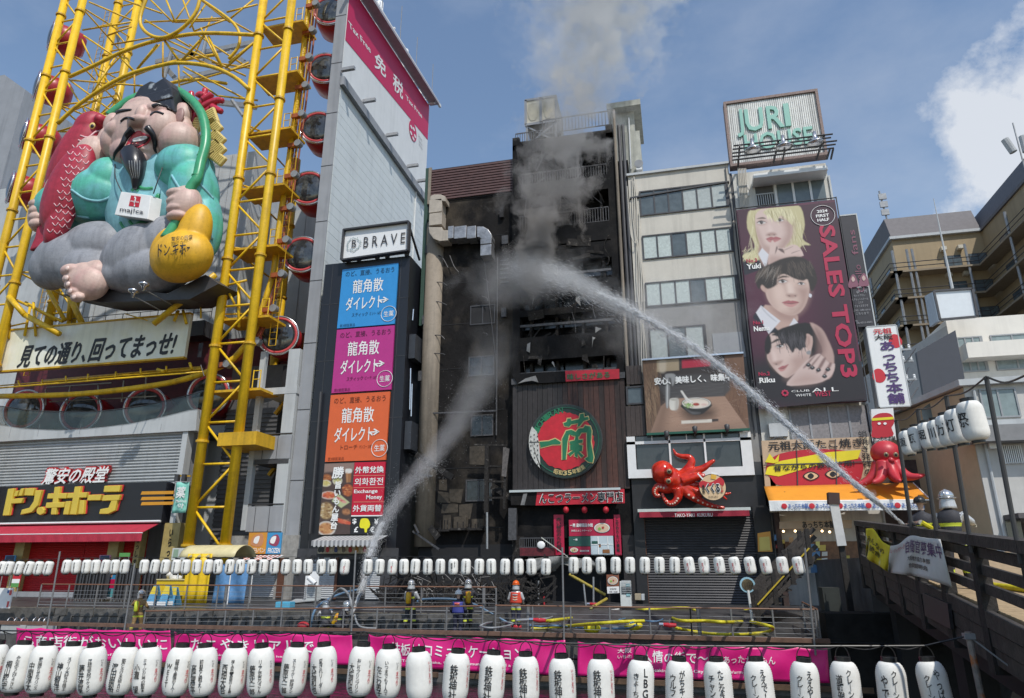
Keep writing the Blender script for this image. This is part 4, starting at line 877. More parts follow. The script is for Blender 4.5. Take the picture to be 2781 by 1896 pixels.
for c,q in((d4,(875,475,930,550)),(d4,(870,1120,915,1200)),(d4,(855,220,890,310)),(d4,(195,560,255,632)),(d5,(130,230,200,318)),(d4,(165,1190,235,1265))):
 X0,X1,Z0,Z1=rect(c,*q,YB);MB().box(X0,X1,YB-.25,YB,Z0,Z1).build('vent_box',M_ash if q[1]!=220 else M_dark,bb)
b=MB()
for i in range(6):b.box(-9.85,-9.35,YB-.1,YB,20.9-i*.3,21.0-i*.3)
b.build('vent_grille',M_ash,bb)
for x0,y0,x1,y1,x2,y2 in((205,715,310,640,385,750),(215,885,320,880,375,910),(205,1060,300,1055,375,1085),(190,1362,310,1355,355,1390),(190,1515,320,1520,358,1530),(400,640,440,740,480,790),(700,850,735,870,745,885),(690,1010,730,1020,740,1050),(700,1335,730,1340,735,1355)):
 MB().tube(spline([at(*d4(a,b_),YB-.35)for a,b_ in((x0,y0),(x1,y1),(x2,y2))],4),.03,5).build('loose_cable',M_dsteel,bb)
MB().tube([at(*d4(712,700),YB-.06),at(*d4(815,1584),YB-.06)],.03,5).build('drip_pipe',M_ash,bb);MB().tube([at(*d4(828,660),YB-.1),at(*d5(818,800),YB-.1)],.05,5).build('drip_pipe',M_ash,bb)
MB().bar(at(*d5(170,605),YB-.3),at(*d5(820,580),YB-.3),.08).build('sign_rail',M_ash,bb)
for x0,y0,x1,y1 in((300,1310,400,1400),(400,1280,520,1390),(330,1410,480,1500),(490,1420,600,1560),(430,1530,560,1600),(570,900,720,1060),(300,1200,380,1290)):
 P=[at(*d5(x0+random.uniform(-12,12),y0+random.uniform(-10,10)),YB-.02),at(*d5(x1+random.uniform(-12,12),y0+random.uniform(-15,10)),YB-.02),at(*d5(x1+random.uniform(-20,12),y1+random.uniform(-10,20)),YB-.02),at(*d5(x0+random.uniform(-12,12),y1),YB-.02)]
 MB().prism(P,(0,.02,0)).build('bare_plaster',mat('bare plaster',(.062,.050,.037),.85,var=.4,vs=2,dirt=.35),bb)
# lower windows with balcony rails, awnings that burnt out
for q in((100,75,205,170),(10,60,75,180),(250,90,345,170)):
 X0,X1,Z0,Z1=rect(d6,*q,YB-.05);MB().box(X0,X1,YB-.1,YB-.02,Z0,Z1).build('boarded_window',mat('bare plaster'),bb)
 b=MB();b.box(X0-.1,X1+.1,YB-.6,YB,Z0-.12,Z0);[b.box(x,x+.05,YB-.6,YB-.55,Z0,Z1-.3)for x in(X0,(X0+X1)/2,X1-.05)];b.build('sill_frame',M_char2,bb)
MB().box(-14.6,-8.9,YB-.03,YB,.6,3.6).build('gutted_shop',M_dark,bb)
# exhaust duct
du=T('exhaust_duct','bent metal exhaust duct running across the scorched wall','duct',at(*d4(500,520),YB-.6))
M_duct=mat('galvanised duct',(.32,.32,.33),.4,metal=.5,var=.3,vs=1.5,dirt=.3);M_dtan=mat('stained duct',(.42,.37,.31),.6,var=.15,streak=.2)
def duct(q,m,dz=0):
 X0,X1,Z0,Z1=rect(d4,*q,YB-.8);o=MB().box(X0,X1,YB-.95,YB-.1,Z0,Z1).build('duct_section',m,du,bev=.03)
 return X0,X1,Z0,Z1
for y0,y1 in((145,262),(268,375)):duct((222,y0,335,y1),M_dtan)
P=[at(*d4(x,y),YB-.95)for x,y in((222,140),(228,105),(260,92),(320,92),(360,110),(362,155),(335,150))];MB().prism(P,(0,.85,0)).build('duct_cowl',M_dtan,du,bev=.03)
P=[at(*d4(x,y),YB-.95)for x,y in((210,385),(330,385),(335,412),(385,412),(385,505),(310,512),(255,490),(218,440))];MB().prism(P,(0,.85,0)).build('duct_elbow',M_dtan,du,bev=.03)
for x0,x1 in((390,440),(446,555),(561,640)):duct((x0,385,x1,495),M_duct)
P=[at(*d4(x,y),YB-.95)for x,y in((645,378),(700,380),(745,405),(772,445),(778,488),(680,490),(668,475),(645,475))];MB().prism(P,(0,.85,0)).build('duct_elbow',M_duct,du,bev=.03)
for y0,y1 in((494,545),(551,648)):duct((680,y0,778,y1),M_duct)
# ---------------------------------------------------------------- the burnt ramen tower
ib=T('ramen_tower','burnt out black tower of the ramen shop pouring smoke','building',(-5.6,41,.6));YI=38.0
XL,XR=-8.95,-2.35
MB().box(XL,XR,YI+1.3,47,.6,28.6).build('wall',M_burn,ib)
MB().box(XL,XL+.45,YI,YI+1.3,3.2,29.6).build('side_pier',M_burn,ib);MB().box(XR-.45,XR,YI,YI+1.3,3.2,29.6).build('side_pier',M_burn,ib)
def lev(y0,y1,c=d3,x=1000):return at(*c(x,y1),YI).z,at(*c(x,y0),YI).z
bands=[lev(690,800),lev(1085,1215),lev(1500,1665),lev(545,690,d4,1450),lev(870,960,d4,1450),lev(1100,1160,d4,1450),lev(1350,1560,d4,1450)]
for z0,z1 in bands:
 MB().box(XL+.45,XR-.45,YI-.02,YI+1.3,z0,z1).build('balcony_front',M_burn,ib)
def railing(z0,z1,x0,x1,y,m,parent,n,name='railing'):
 b=MB();b.box(x0,x1,y-.03,y+.03,z1-.06,z1);b.box(x0,x1,y-.03,y+.03,z0,z0+.05)
 for i in range(n+1):x=x0+(x1-x0)*i/n;b.box(x-.02,x+.02,y-.02,y+.02,z0+.05,z1-.06)
 return b.build(name,m,parent)
railing(*lev(985,1090),XL+.5,XR-.5,YI+.05,M_dsteel,ib,34);railing(*lev(1370,1500),XL+.5,XR-.5,YI+.05,M_ash,ib,34)
railing(at(*d3(400,780),YI).z,at(*d3(400,690),YI).z,XL+.2,-6.9,YI+.05,M_ash,ib,12,'roof_railing');railing(29.6,30.7,-6.9,XR-.2,YI+.05,M_dsteel,ib,20,'roof_railing')
MB().box(XL,XR,YI,47,28.6,29.0).build('roof',M_burn,ib)
for x in(-8.0,-6.4,-4.8,-3.4):MB().box(x,x+.16,YI+.5,YI+1.3,12.6,28.6).build('mullion',M_char2,ib)
for k,(z0,z1)in enumerate(((19.5,21.0),(16.3,18.4),(13.3,15.4))):
 for i in range(5):x=XL+.6+i*1.22;MB().box(x,x+1.1,YI+.9,YI+.96,z0,z1).build('pane',M_soot_glass,ib)
 MB().box(XL+.5,XR-.5,YI-.1,YI,z0-.15,z0).build('ledge',M_ash,ib)
random.seed(5)
for i in range(16):
 x,z=random.uniform(XL+.4,XR-.6),random.uniform(12.8,19.5);P=[V((x,YI-.06,z)),V((x+random.uniform(.05,.3),YI-.1,z+random.uniform(-.1,.1))),V((x+random.uniform(.05,.4),YI-.12,z-random.uniform(.15,.6))),V((x-.04,YI-.06,z-random.uniform(.1,.7)))]
 MB().prism(P,(0,.02,0)).build('peeled_strip',M_char2 if i%3 else mat('white ash',(.22,.22,.22),.8,var=.3),ib)
for i in range(18):
 x,z=random.uniform(XL+.3,XR-.3),random.choice([q[0]for q in bands])+random.uniform(-.1,.4);L_=random.uniform(.5,2.2);MB().tube(spline([V((x,YI-.05,z)),V((x+random.uniform(-.3,.3),YI-.2,z-L_*.5)),V((x+random.uniform(-.5,.5),YI-.12,z-L_))],4),random.choice((.012,.02,.03)),4).build('dangling_cable',M_char2 if i%3 else M_ash,ib)
for i in range(22):
 z0,z1=random.choice(bands);x=random.uniform(XL+.5,XR-1.2);M=Matrix.Rotation(random.uniform(-.25,.25),3,'Y')@Matrix.Rotation(random.uniform(-.3,.3),3,'X');MB().cbox((x,YI-.07,random.uniform(z0,z1)),random.uniform(.3,1.1),.03,random.uniform(.15,.7),M).build('scorched_panel',(M_burn,M_burn2,M_char2)[i%3],ib)
for i in range(14):z0=random.choice(bands)[1];x=random.uniform(XL+.6,XR-1.4);MB().bar((x,YI+.3,z0),(x+random.uniform(.3,1.2),YI+random.uniform(-.2,.4),z0+random.uniform(.1,1.0)),.05,.1).build('fallen_bar',M_char2,ib)
MB().tube([(-2.2,YI-.15,9.5),(-2.2,YI-.15,30.5)],.09,8).build('drain_pipe',M_tan,ib)
for x,r in((-1.95,.12),(-1.7,.1)):MB().tube([(x,YI+.1,5),(x,YI+.1,29.5)],r,8).build('drain_pipe',M_dsteel,ib)
MB().box(-2.35,-1.5,YI+.3,46,.6,27).build('gap_wall',M_burn,ib)
# roof machinery
ct=T('cooling_unit','cream rooftop cooling unit on a frame beside the smoke','roof unit',at(*d3(560,720),38.9))
X0,X1,Z0,Z1=rect(d3,416,385,700,608,38.6);M_crm=mat('cream enamel',(.58,.54,.44),.5,var=.08,streak=.15)
MB().box(X0,X1,38.6,41.5,Z0,Z1).build('casing',M_crm,ct)
b=MB()
for a in((X0-.04,X0+.12,Z0,Z1),(X1-.12,X1+.04,Z0,Z1),((X0+X1)/2-.08,(X0+X1)/2+.08,Z0,Z1),(X0,X1,Z1-.1,Z1+.06),(X0,X1,Z0-.08,Z0+.1)):b.box(a[0],a[1],38.54,38.62,a[2],a[3])
b.build('frame',M_mgrey,ct)
for t in(.25,.75):x=X0+(X1-X0)*t;MB().prism([(x+1.0*sx*(X1-X0)/4.6,38.56,(Z0+Z1)/2+sz*(Z1-Z0)/2.3)for sx,sz in((-.6,-.6),(-.3,-.85),(.3,-.85),(.6,-.6),(.8,0),(.6,.75),(-.6,.75),(-.8,0))],(0,.05,0)).build('shell_panel',mat('cream panel',(.48,.44,.34),.5),ct,bev=.02)
for x in(X0+.1,X1-.1):
 for y in(38.7,41.3):MB().box(x-.07,x+.07,y-.07,y+.07,29,Z0).build('leg',M_steel,ct)
for a_,b_ in((X0,X1),(X1,X0)):MB().bar((a_,38.7,29.3),(b_,38.7,Z0),.1).build('brace',M_steel,ct)
ph_=T('stair_house','weathered pale concrete roof house behind the smoke','roof structure',(0,44,24));M_conc=mat('pale concrete',(.50,.50,.44),.8,var=.15,vs=.7,streak=.3,dirt=.2)
X0,X1,Z0,Z1=rect(d3,1210,690,1440,1030,43);MB().box(X0-.6,X1+.1,43,47,23,Z1).build('wall',M_conc,ph_)
X0,X1,Z0b,Z1b=rect(d3,1190,505,1395,700,43.1);MB().box(X0,X1,43.1,47,Z1,Z1b).build('wall',M_conc,ph_);X0,X1,Z0c,Z1c=rect(d3,1150,500,1430,540,42.6);MB().box(X0,X1+.2,42.4,47.4,Z1b-.1,Z1b+.35).build('roof_slab',M_conc,ph_)
MB().tube([at(*d3(1345,560),42.9),at(*d3(1365,1020),42.9)],.05,6).build('down_pipe',M_white,ph_)
X0,X1,Z0,Z1=rect(d3,1413,970,1462,1030,42.8);ac=T('condenser','white air conditioner unit at the foot of the concrete roof house','air conditioner',(X0,42.7,Z0));MB().box(X0,X1,42.4,42.8,Z0-.2,Z1).build('casing',M_white,ac);MB().tube([((X0+X1)/2,42.41,(Z0+Z1)/2),((X0+X1)/2,42.36,(Z0+Z1)/2)],.3,16).build('fan_grille',M_mgrey,ac)
# ---------------------------------------------------------------- ramen shop front
rf=T('ramen_shop','charred timber shop front below the burnt tower with hanging signs','shop front',(-5.6,38,.6))
ZT,ZB=at(*d5(1450,320),37.8).z,at(*d5(1450,1290),37.8).z;nP=22
random.seed(9)
for i in range(nP):
 x0=XL+.05+(XR-XL-.1)*i/nP;x1=XL+.05+(XR-XL-.1)*(i+1)/nP;t=i/nP
 k=0 if t<.45 else(1 if random.random()<.35 else 2)
 m=[mat('charred board',(.022,.018,.018),.6,var=.4,vs=2,streak=.4),mat('scorched board',(.032,.017,.014),.6,var=.4,vs=2,streak=.5),mat('stained red cedar',(.07,.025,.016),.55,var=.35,vs=2,streak=.55)][k]
 MB().box(x0+.008,x1-.008,37.8+random.uniform(-.012,.012),38.05,ZB,ZT).build('plank',m,rf)
MB().box(XL,XR,37.95,39.3,3.9,ZB).build('lintel',M_burn,rf);MB().box(XL,XR,37.7,38.1,ZT,ZT+.35).build('gutter',M_ash,rf)
X0,X1,Z0,Z1=rect(d5,945,1285,1935,1305,37.5);MB().box(X0,X1,37.2,37.9,Z0,Z1).build('canopy_edge',M_chrome,rf)
us=T('upper_banner','burnt red strip sign with green lettering above the round emblem','sign',(-4,37.6,11.6))
q=[(1435,222),(1920,205),(1920,292),(1440,318)];quad(d5,q,37.6,mat('banner red',(.48,.012,.03),.5,var=.12,vs=2),us);quad(d5,[(950,250),(1437,224),(1440,318),(1260,330),(1010,340)],37.62,M_burn,us,'burnt_panel')
M_grn=flat('sign green',(.015,.13,.06))
qtext('味しさがある',d5,(1455,305),(1835,282),56,37.57,M_grn,us,.022);quad(d5,[(1010,335),(1080,290),(1170,265),(1195,325),(1140,310),(1080,318)],37.5,mat('melted film',(.18,.18,.18),.6,var=.3),us,'melted_film')
ls_=T('lower_banner','red strip sign with black brush lettering over the shop entrance','sign',(-5,37.3,6.3))
quad(d5,[(1185,1300),(1965,1280),(1970,1408),(1170,1428)],37.3,mat('banner red'),ls_);quad(d5,[(945,1305),(1188,1300),(1175,1428),(950,1425)],37.32,M_burn,ls_,'burnt_panel');quad(d5,[(1060,1325),(1095,1320),(1070,1425),(1035,1425)],37.25,mat('melted film'),ls_,'melted_film')
qtext('んこつラーメン専門店',d5,(1205,1412),(1955,1398),92,37.27,M_paper,ls_,.03);qtext('んこつラーメン専門店',d5,(1208,1408),(1952,1396),86,37.255,M_ink,ls_,.012)
# round emblem
em=T('round_emblem','large round red and green emblem with brush characters, scorched at left','sign',at(*d5(1435,1190),37.5));ce=at(*d5(1435,848),37.5);Rm=2.08
def disc(r,y,m,name,wob=0,n=48,a0=0,a1=2*math.pi):
 P=[ce+V((r*(1+random.uniform(-wob,wob))*math.cos(a0+(a1-a0)*i/n),y,r*(1+random.uniform(-wob,wob))*math.sin(a0+(a1-a0)*i/n)))for i in range(n)];return MB().prism(P,(0,.03,0)).build(name,m,em)
MB().tube([ce+V((0,.28,0)),ce+V((0,.02,0))],Rm,48).build('drum',M_dsteel,em)
disc(Rm*.985,-.01,mat('emblem dark green',(.012,.03,.022),.4,var=.3),'face');b=MB();b.tube([ce+V((Rm*.9*math.cos(a),-.02,Rm*.9*math.sin(a)))for a in[i*math.pi/32 for i in range(65)]],.035,5);b.build('green_ring',mat('ring green',(.01,.09,.05),.4),em)
M_emr=mat('emblem red',(.50,.012,.025),.4,var=.15,vs=1.2)
disc(Rm*.77,-.04,M_emr,'red_disc',.035,64)
P=[ce+V((Rm*.99*math.cos(a),-.06,Rm*.99*math.sin(a)))for a in[math.pi*(.86+.42*i/14)for i in range(15)]]+[ce+V((-Rm*.68,-.06,-Rm*.72)),ce+V((-Rm*.70,-.06,-.3)),ce+V((-Rm*.76,-.06,.55))]
MB().prism(P,(0,.03,0)).build('bare_lightbox',mat('bare lightbox',(.50,.50,.47),.6,var=.2,vs=3),em)
for k in range(3):
 for j in range(7):
  p=ce+V((-Rm*.93+k*.19,-.075,.3-j*.26+.1*(k%2)));MB().cbox(p,.05,.02,.08).build('led',M_dsteel,em)
quad(d5,[(1115,858),(1200,855),(1200,862),(1115,866)],37.42,M_ash,em,'bar')
M_em_o=flat('gold outline',(.55,.42,.18));M_em_g=flat('emblem green',(.012,.16,.07))
for y,m,g in((37.44,M_em_o,9),(37.425,M_em_g,0)):
 def ep(pts,nm='stroke'):
  cxm=sum(p[0]for p in pts)/len(pts);cym=sum(p[1]for p in pts)/len(pts);out=[]
  k=len(pts)
  for i in range(k):
   p,a,b2=pts[i],pts[i-1],pts[(i+1)%k];tx,ty=b2[0]-a[0],b2[1]-a[1];ln=math.hypot(tx,ty)or 1;out.append((p[0]+ty/ln*g,p[1]-tx/ln*g))
  quad(d5,out,y,m,em,nm,.012)
 ep([(1205,858),(1290,852),(1345,830),(1395,860),(1390,880),(1320,882),(1215,910)])
 ep([(1420,690),(1450,680),(1455,650),(1485,648),(1488,670),(1560,655),(1570,610),(1600,603),(1605,640),(1640,632),(1648,655),(1600,670),(1565,715),(1545,725),(1550,690),(1490,700),(1470,722),(1430,715)])
 ep([(1410,830),(1445,760),(1490,750),(1530,770),(1555,740),(1600,735),(1612,712),(1660,720),(1672,760),(1665,860),(1690,1000),(1680,1045),(1640,1035),(1612,1010),(1640,990),(1632,900),(1630,775),(1580,775),(1560,810),(1500,800),(1470,790),(1455,860),(1440,1015),(1410,1020)])
 ep([(1475,855),(1520,845),(1530,800),(1550,800),(1555,840),(1592,838),(1590,865),(1555,870),(1560,885),(1590,890),(1585,940),(1560,945),(1600,985),(1580,1000),(1548,960),(1545,1000),(1520,985),(1520,950),(1480,985),(1462,965),(1505,935),(1480,930),(1480,885),(1515,875),(1480,880)])
def arc_text(s,a0,a1,r,h,m,flip=False):
 for i,ch in enumerate(s):
  a=a0+(a1-a0)*(i+.5)/len(s);n_=V((math.cos(a),0,math.sin(a)));t=V((math.sin(a),0,-math.cos(a)))
  if flip:n_,t=-n_,-t
  o=ce+V((0,-.05,0))+V((math.cos(a),0,math.sin(a)))*r-t*h*.42-n_*h/2;b=MB();lettering(b,ch,o,t*h*.84,n_*h,.02);b.build('lettering',m,em)
arc_text('ICHIRAN',rad(162),rad(92),Rm*.83,.34,M_em_g);arc_text('昭和35年創業',rad(248),rad(306),Rm*.86,.27,M_em_o,True)
# entrance level: posters, small lamps, dark room
MB().box(XL,XR,39.2,39.4,.6,4).build('dark_room',M_dark,rf);MB().box(XL,-8.3,37.9,39.3,.6,4).build('pier',M_char2,rf);MB().box(-2.95,-2.3,37.9,39.3,.6,4).build('pier',mat('charred board'),rf)
M_crim=mat('poster crimson',(.42,.008,.05),.45,var=.1)
for x0,x1,s,nm in((935,1018,'赤い秘伝のたれ発祥','left'),(1440,1492,'こだわりたい美味','right')):
 X0,X1,Z0,Z1=rect(d6,x0,55,x1,392,37.75);o=tag(MB().box(X0,X1,37.75,37.85,Z0,Z1).build('vertical_sign',M_crim),'tall crimson entrance sign with dark lettering, '+nm+' of the map board','sign','crimson entrance signs')
 b=MB();lettering(b,s,(X0+(X1-X0)*.25,37.73,Z0+.15),((X1-X0)*.5,0,0),(0,0,Z1-Z0-.3),.02,True);b.build('lettering',M_ink,o)
mb_=T('map_board','entrance board with ramen bowl picture and street map','sign',at(*d6(1245,392),37.7))
for q,m,nm in(((1060,95,1430,232),M_crim,'top_panel'),((1060,236,1238,318),flat('dark green print',(.02,.09,.07)),'shop_panel'),((1060,321,1238,390),M_crim,'shop_panel'),((1242,232,1430,390),flat('map print',(.50,.58,.62)),'map_panel')):
 X0,X1,Z0,Z1=rect(d6,*q,37.7);MB().box(X0,X1,37.7,37.8,Z0,Z1).build(nm,m,mb_)
write('一蘭 道頓堀店本館',d6,1068,128,1258,158,37.68,M_paper,mb_,bold=.02);write('天然とんこつラーメン',d6,1078,180,1250,196,37.68,M_paper,mb_);write('一蘭',d6,1095,255,1130,272,37.68,M_paper,mb_);write('道頓堀店別館',d6,1150,350,1228,364,37.68,M_paper,mb_)
def bowl(c,x,y,r,Y,parent,asp=.62):
 for k,(s,m)in enumerate(((1,flat('bowl rim',(.06,.06,.06))),(.92,M_paper),(.82,mat('broth',(.62,.45,.32),.3,var=.15,vs=8)))):print2(['bowl','bowl_lip','broth'][k],c,[(x+r*s*math.cos(a),y+r*asp*s*math.sin(a))for a in[i*math.pi/6 for i in range(12)]],Y-.008*k,m,parent,2)
 print2('garnish',c,[(x-r*.5,y+r*.1),(x-r*.3,y-r*.1),(x-r*.1,y+r*.15),(x-r*.35,y+r*.3)],Y-.03,flat('scallion',(.22,.42,.08)),parent,2);print2('garnish',c,[(x-r*.02,y-r*.12),(x+r*.25,y-r*.15),(x+r*.2,y+r*.12),(x,y+r*.1)],Y-.03,flat('chilli',(.40,.05,.03)),parent,2)
bowl(d6,1335,165,70,37.68,mb_);bowl(d6,1102,350,36,37.68,mb_)
for x0,y0,x1,y1,m in((1300,238,1308,388,M_paper),(1245,300,1428,306,M_paper),(1380,238,1386,340,M_paper),(1340,345,1400,375,flat('map tag',(.25,.1,.03))),(1250,275,1300,298,flat('dark green print')),(1310,300,1325,325,flat('map tag'))):
 X0,X1,Z0,Z1=rect(d6,x0,y0,x1,y1,37.68);MB().box(X0,X1,37.68,37.69,Z0,Z1).build('map_mark',m,mb_)
for i,x in enumerate((1035,1190,1368)):
 p=at(*d6(x,15),37.4);tag(MB().ball(p,(.16,.16,.18),14,10).build('red_lamp',mat('red paper lamp',(.45,.015,.03),.5),None,True),['left','middle','right'][i]+' one of three small red lamps under the lower strip sign','lamp','red lamps over the entrance')
mp_=T('menu_poster','small menu poster with ramen bowl and opening hours by the cooler','poster',at(*d6(1425,712),37.6));quad(d6,[(1372,555),(1475,552),(1478,652),(1376,655)],37.6,mat('menu brown',(.25,.09,.05),.5,var=.3),mp_);quad(d6,[(1376,656),(1478,653),(1480,708),(1380,712)],37.6,M_paper,mp_);bowl(d6,1425,605,46,37.58,mp_,.8);write('営業時間',d6,1402,668,1455,680,37.58,M_ink,mp_,bold=.01);write('0:00 - 24:00',d6,1395,692,1465,703,37.58,M_ink,mp_)
# scorched balcony, tarp and hanging wreckage
bc=T('entrance_balcony','charred entrance balcony with red fascia and broken handrail','balcony',at(*d6(790,400),37.2));X0,X1,Z0,Z1=rect(d6,650,330,935,400,37.2);MB().box(X0,X1,37.2,38.6,Z0,Z1).build('fascia',mat('charred red',(.10,.008,.014),.6,var=.5,vs=2),bc);railing(Z1,at(*d6(790,245),37.2).z,X0,X1,37.25,M_dsteel,bc,16);MB().bar(at(*d6(830,245),37.1),at(*d6(1050,405),37.1),.05).build('broken_handrail',M_chrome,bc);MB().ball(at(*d6(827,308),37.1),(.22,.05,.2),14,8).build('hanging_plate',M_paper,bc,True)
tp_=tag(MB().grid(lambda u,v:at(*d6(690+560*u+30*math.sin(v*3),400+60*abs(u-.5)+(110 if u<.5 else 80)*v+14*math.sin(u*19)*v),36.6+.3*math.sin(u*9+v*4)),26,8).build('grey_tarp',mat('grey tarp',(.20,.20,.19),.7,var=.4,vs=2),None,True,solid=.02),'crumpled grey tarp sagging over the burnt entrance','tarp')
random.seed(21)
wreck=[(d5,100,970,430,1180,.32,.12),(d5,780,1255,990,1382,.34,.1),(d1,1730,740,1970,905,.1,.08),(d1,1745,680,1785,760,.1,.06),(d5,90,1150,235,1165,.08,.06),(d1,1885,705,1960,800,.35,.06)]
labs=['long charred plank hanging off the scorched wall beside the black tower','split board hanging by the left end of the lower strip sign','bent metal rod jutting out low on the scorched wall','short bent rod above the crumpled screen on the scorched wall','twisted metal bracket under the hanging plank','crumpled dark screen hanging low on the scorched wall']
for k,(c,x0,y0,x1,y1,w_,h_)in enumerate(wreck):tag(MB().bar(at(*c(x0,y0),37.9),at(*c(x1,y1),37.5),w_,h_,(0,1,0)).build('hanging_wreckage',M_char2 if k in(0,1,5)else M_ash),labs[k],'debris','wreckage hanging from the burnt walls')
fr=T('burnt_sign_frame','tall burnt out sign frame standing between the two burnt buildings','frame',at(*d5(820,1400),37.5))
for x0,y0,x1,y1,w_ in((735,890,730,1500,.22),(905,905,890,1460,.14),(620,885,915,890,.1),(740,1075,890,1080,.1),(735,1215,885,1215,.1),(740,1360,880,1360,.1)):MB().bar(at(*d5(x0,y0),37.5),at(*d5(x1,y1),37.5),w_).build('frame_bar',M_char2,fr)
quad(d5,[(880,905),(935,920),(905,1172),(865,1165)],37.35,mat('peeled sheet',(.10,.09,.085),.7,var=.4,vs=3),fr,'peeled_sheet');quad(d6,[(555,0),(622,0),(618,265),(552,268)],37.4,M_ash,fr,'side_lightbox',.3)
MB().tube([at(*d5(735,1490),37.4),at(*d6(378,340),37.4)],.06,6).build('grey_post',M_steel,fr)
# ================================================================ white office block with the takoyaki shop
ow=T('office_block','off white office block with ribbon windows beside the burnt tower','building',(1.4,41,.6));YO=38.0
M_offw=mat('off white render',(.56,.53,.47),.75,var=.06,vs=.5,streak=.14,dirt=.06);M_oshade=mat('render greyed by shade',(.24,.235,.23),.75,var=.08,streak=.15)
MB().box(-1.55,4.45,YO,47,17.2,25.6).build('wall',M_offw,ow);MB().box(-1.55,4.45,YO,47,.6,17.2).build('wall',M_oshade,ow)  # lower floors greyer: shade and spray mist are put into this wall colour
MB().box(-1.62,4.5,YO-.15,47,25.6,25.75).build('roof_edge',M_lgrey,ow);MB().hexa([(-1.5,YO-.12,24.0),(4.4,YO-.12,24.35),(4.4,YO,24.3),(-1.5,YO,23.95),(-1.5,YO-.12,24.1),(4.4,YO-.12,24.42),(4.4,YO,24.45),(-1.5,YO,24.1)]).build('cable_tray',M_dsteel,ow)
M_blind=mat('window blind',(.40,.44,.43),.35,var=.12,vs=2.5);M_blind2=mat('window curtain',(.46,.52,.50),.45,var=.15,vs=4);M_dwin=mat('dark office glass',(.10,.12,.125),.12,var=.2,spec=.7)
def ribbon(Z0,Z1,X0,X1,n,parent,Y,glass,fr=M_dsteel,big=None):
 b=MB();b.box(X0-.08,X1+.08,Y-.08,Y-.005,Z0-.08,Z0);b.box(X0-.08,X1+.08,Y-.08,Y-.005,Z1,Z1+.08);b.box(X0-.08,X0,Y-.08,Y-.005,Z0,Z1);b.box(X1,X1+.08,Y-.08,Y-.005,Z0,Z1)
 o=b.build('ribbon_window',fr,parent)
 for i in range(n):
  xa,xb=X0+(X1-X0)*i/n,X0+(X1-X0)*(i+1)/n
  MB().box(xb-.09,xb,Y-.07,Y-.005,Z0,Z1).build('mullion',fr,o);pn=MB().box(xa,xb-.09,Y-.03,Y-.006,Z0,Z1).build('pane',glass[i%len(glass)],o)
 return o
for yt,yb,gl in((511,573,(M_dwin,M_dwin,M_dwin,M_blind,M_blind,M_blind)),(634,694,(M_blind2,M_blind2,M_dwin,M_blind2,M_blind2,M_blind2)),(764,824,(M_blind2,M_blind2,M_blind2,M_dwin,M_blind2,M_blind2))):
 ribbon(at(1850,yb,YO).z,at(1850,yt,YO).z,-.85,4.2,6,ow,YO,gl)
ribbon(at(1810,975,YO).z,at(1810,893,YO).z,-.8,2.2,3,ow,YO,(M_blind,M_dwin,M_blind))
for x0,x1 in((2.6,4.3),):MB().box(x0,x1,YO-.04,YO,13.4,14.9).build('louvre_panel',M_mgrey,ow)
for i,(x,z0,z1)in enumerate(((-1.35,12,25.4),(-1.25,13,25.2),(-1.15,10,25.5),(-1.05,16,23),(4.3,9,25.4))):
 P=[V((x+.05*math.sin(z*1.3+i),YO-.08,z))for z in[z0+(z1-z0)*k/14 for k in range(15)]];MB().tube(P,.035,5).build('cable',M_offw if i<4 else M_dsteel,ow)
MB().tube(spline([at(*d4(x,y),YO-.3)for x,y in((1990,20),(2010,300),(2030,480),(2070,530),(2085,490),(2080,470))],4),.03,5).build('loose_cable',M_offw,ow)
MB().box(4.35,4.6,YO+.05,46,8,25).build('gap_pipe',M_dsteel,ow)
# ramen billboard
rb=T('ramen_billboard','billboard showing a ramen bowl on a wooden counter','billboard',at(*e1(620,870),37.4));YR=37.4
M_wood3=mat('printed dark wood',(.05,.035,.03),.5,var=.3,vs=3)
quad(e1,[(140,250),(1010,186),(1062,838),(178,880)],YR,M_wood3,rb,'panel',.15)
RP=Print([e1(142,252),e1(1009,189),e1(1060,836),e1(180,877)],150,110,(.035,.026,.024));g=RP.poly
g(e1,[(140,250),(265,240),(300,650),(205,878),(178,880)],(.15,.085,.05),3,1,0);RP.strands(e1,80,(150,250,270,700),(.12,1),190,3,(.30,.20,.12),.6,1);RP.strands(e1,60,(150,250,270,700),(.12,1),190,3,(.05,.03,.02),.7,2);g(e1,[(848,198),(1010,186),(1062,838),(1045,838),(850,560)],(.16,.085,.05),3,1,0);RP.strands(e1,70,(860,200,1020,700),(.1,1),160,3,(.08,.04,.025),.7,3)
g(e1,[(310,400),(840,380),(845,560),(385,580)],(.06,.055,.055),10);[g(e1,[(320,y),(840,y-18),(840,y-14),(320,y+4)],(.12,.115,.115),2,.6,0)for y in range(430,580,14)]
g(e1,[(300,645),(380,580),(850,558),(1046,835),(208,876)],(.33,.21,.15),3,1,0);RP.strands(e1,110,(230,590,950,850),(1,-.05),200,2.5,(.20,.115,.08),.6,4);RP.strands(e1,70,(300,590,950,850),(1,-.05),180,2.5,(.46,.32,.25),.6,5);g(e1,[(210,876),(300,650),(360,640),(330,870)],(.12,.07,.05),40,.6);g(e1,[(260,860),(1046,800),(1050,838),(210,878)],(.16,.09,.07),40,.5)
g(e1,[(265,250),(455,236),(458,335),(265,350)],(.36,.28,.18),3,1,0);g(e1,[(285,255),(340,250),(340,345),(290,348)],(.55,.48,.38),10,.7);g(e1,[(480,245),(730,225),(725,298),(482,318)],(.42,.02,.05),3,1,0)
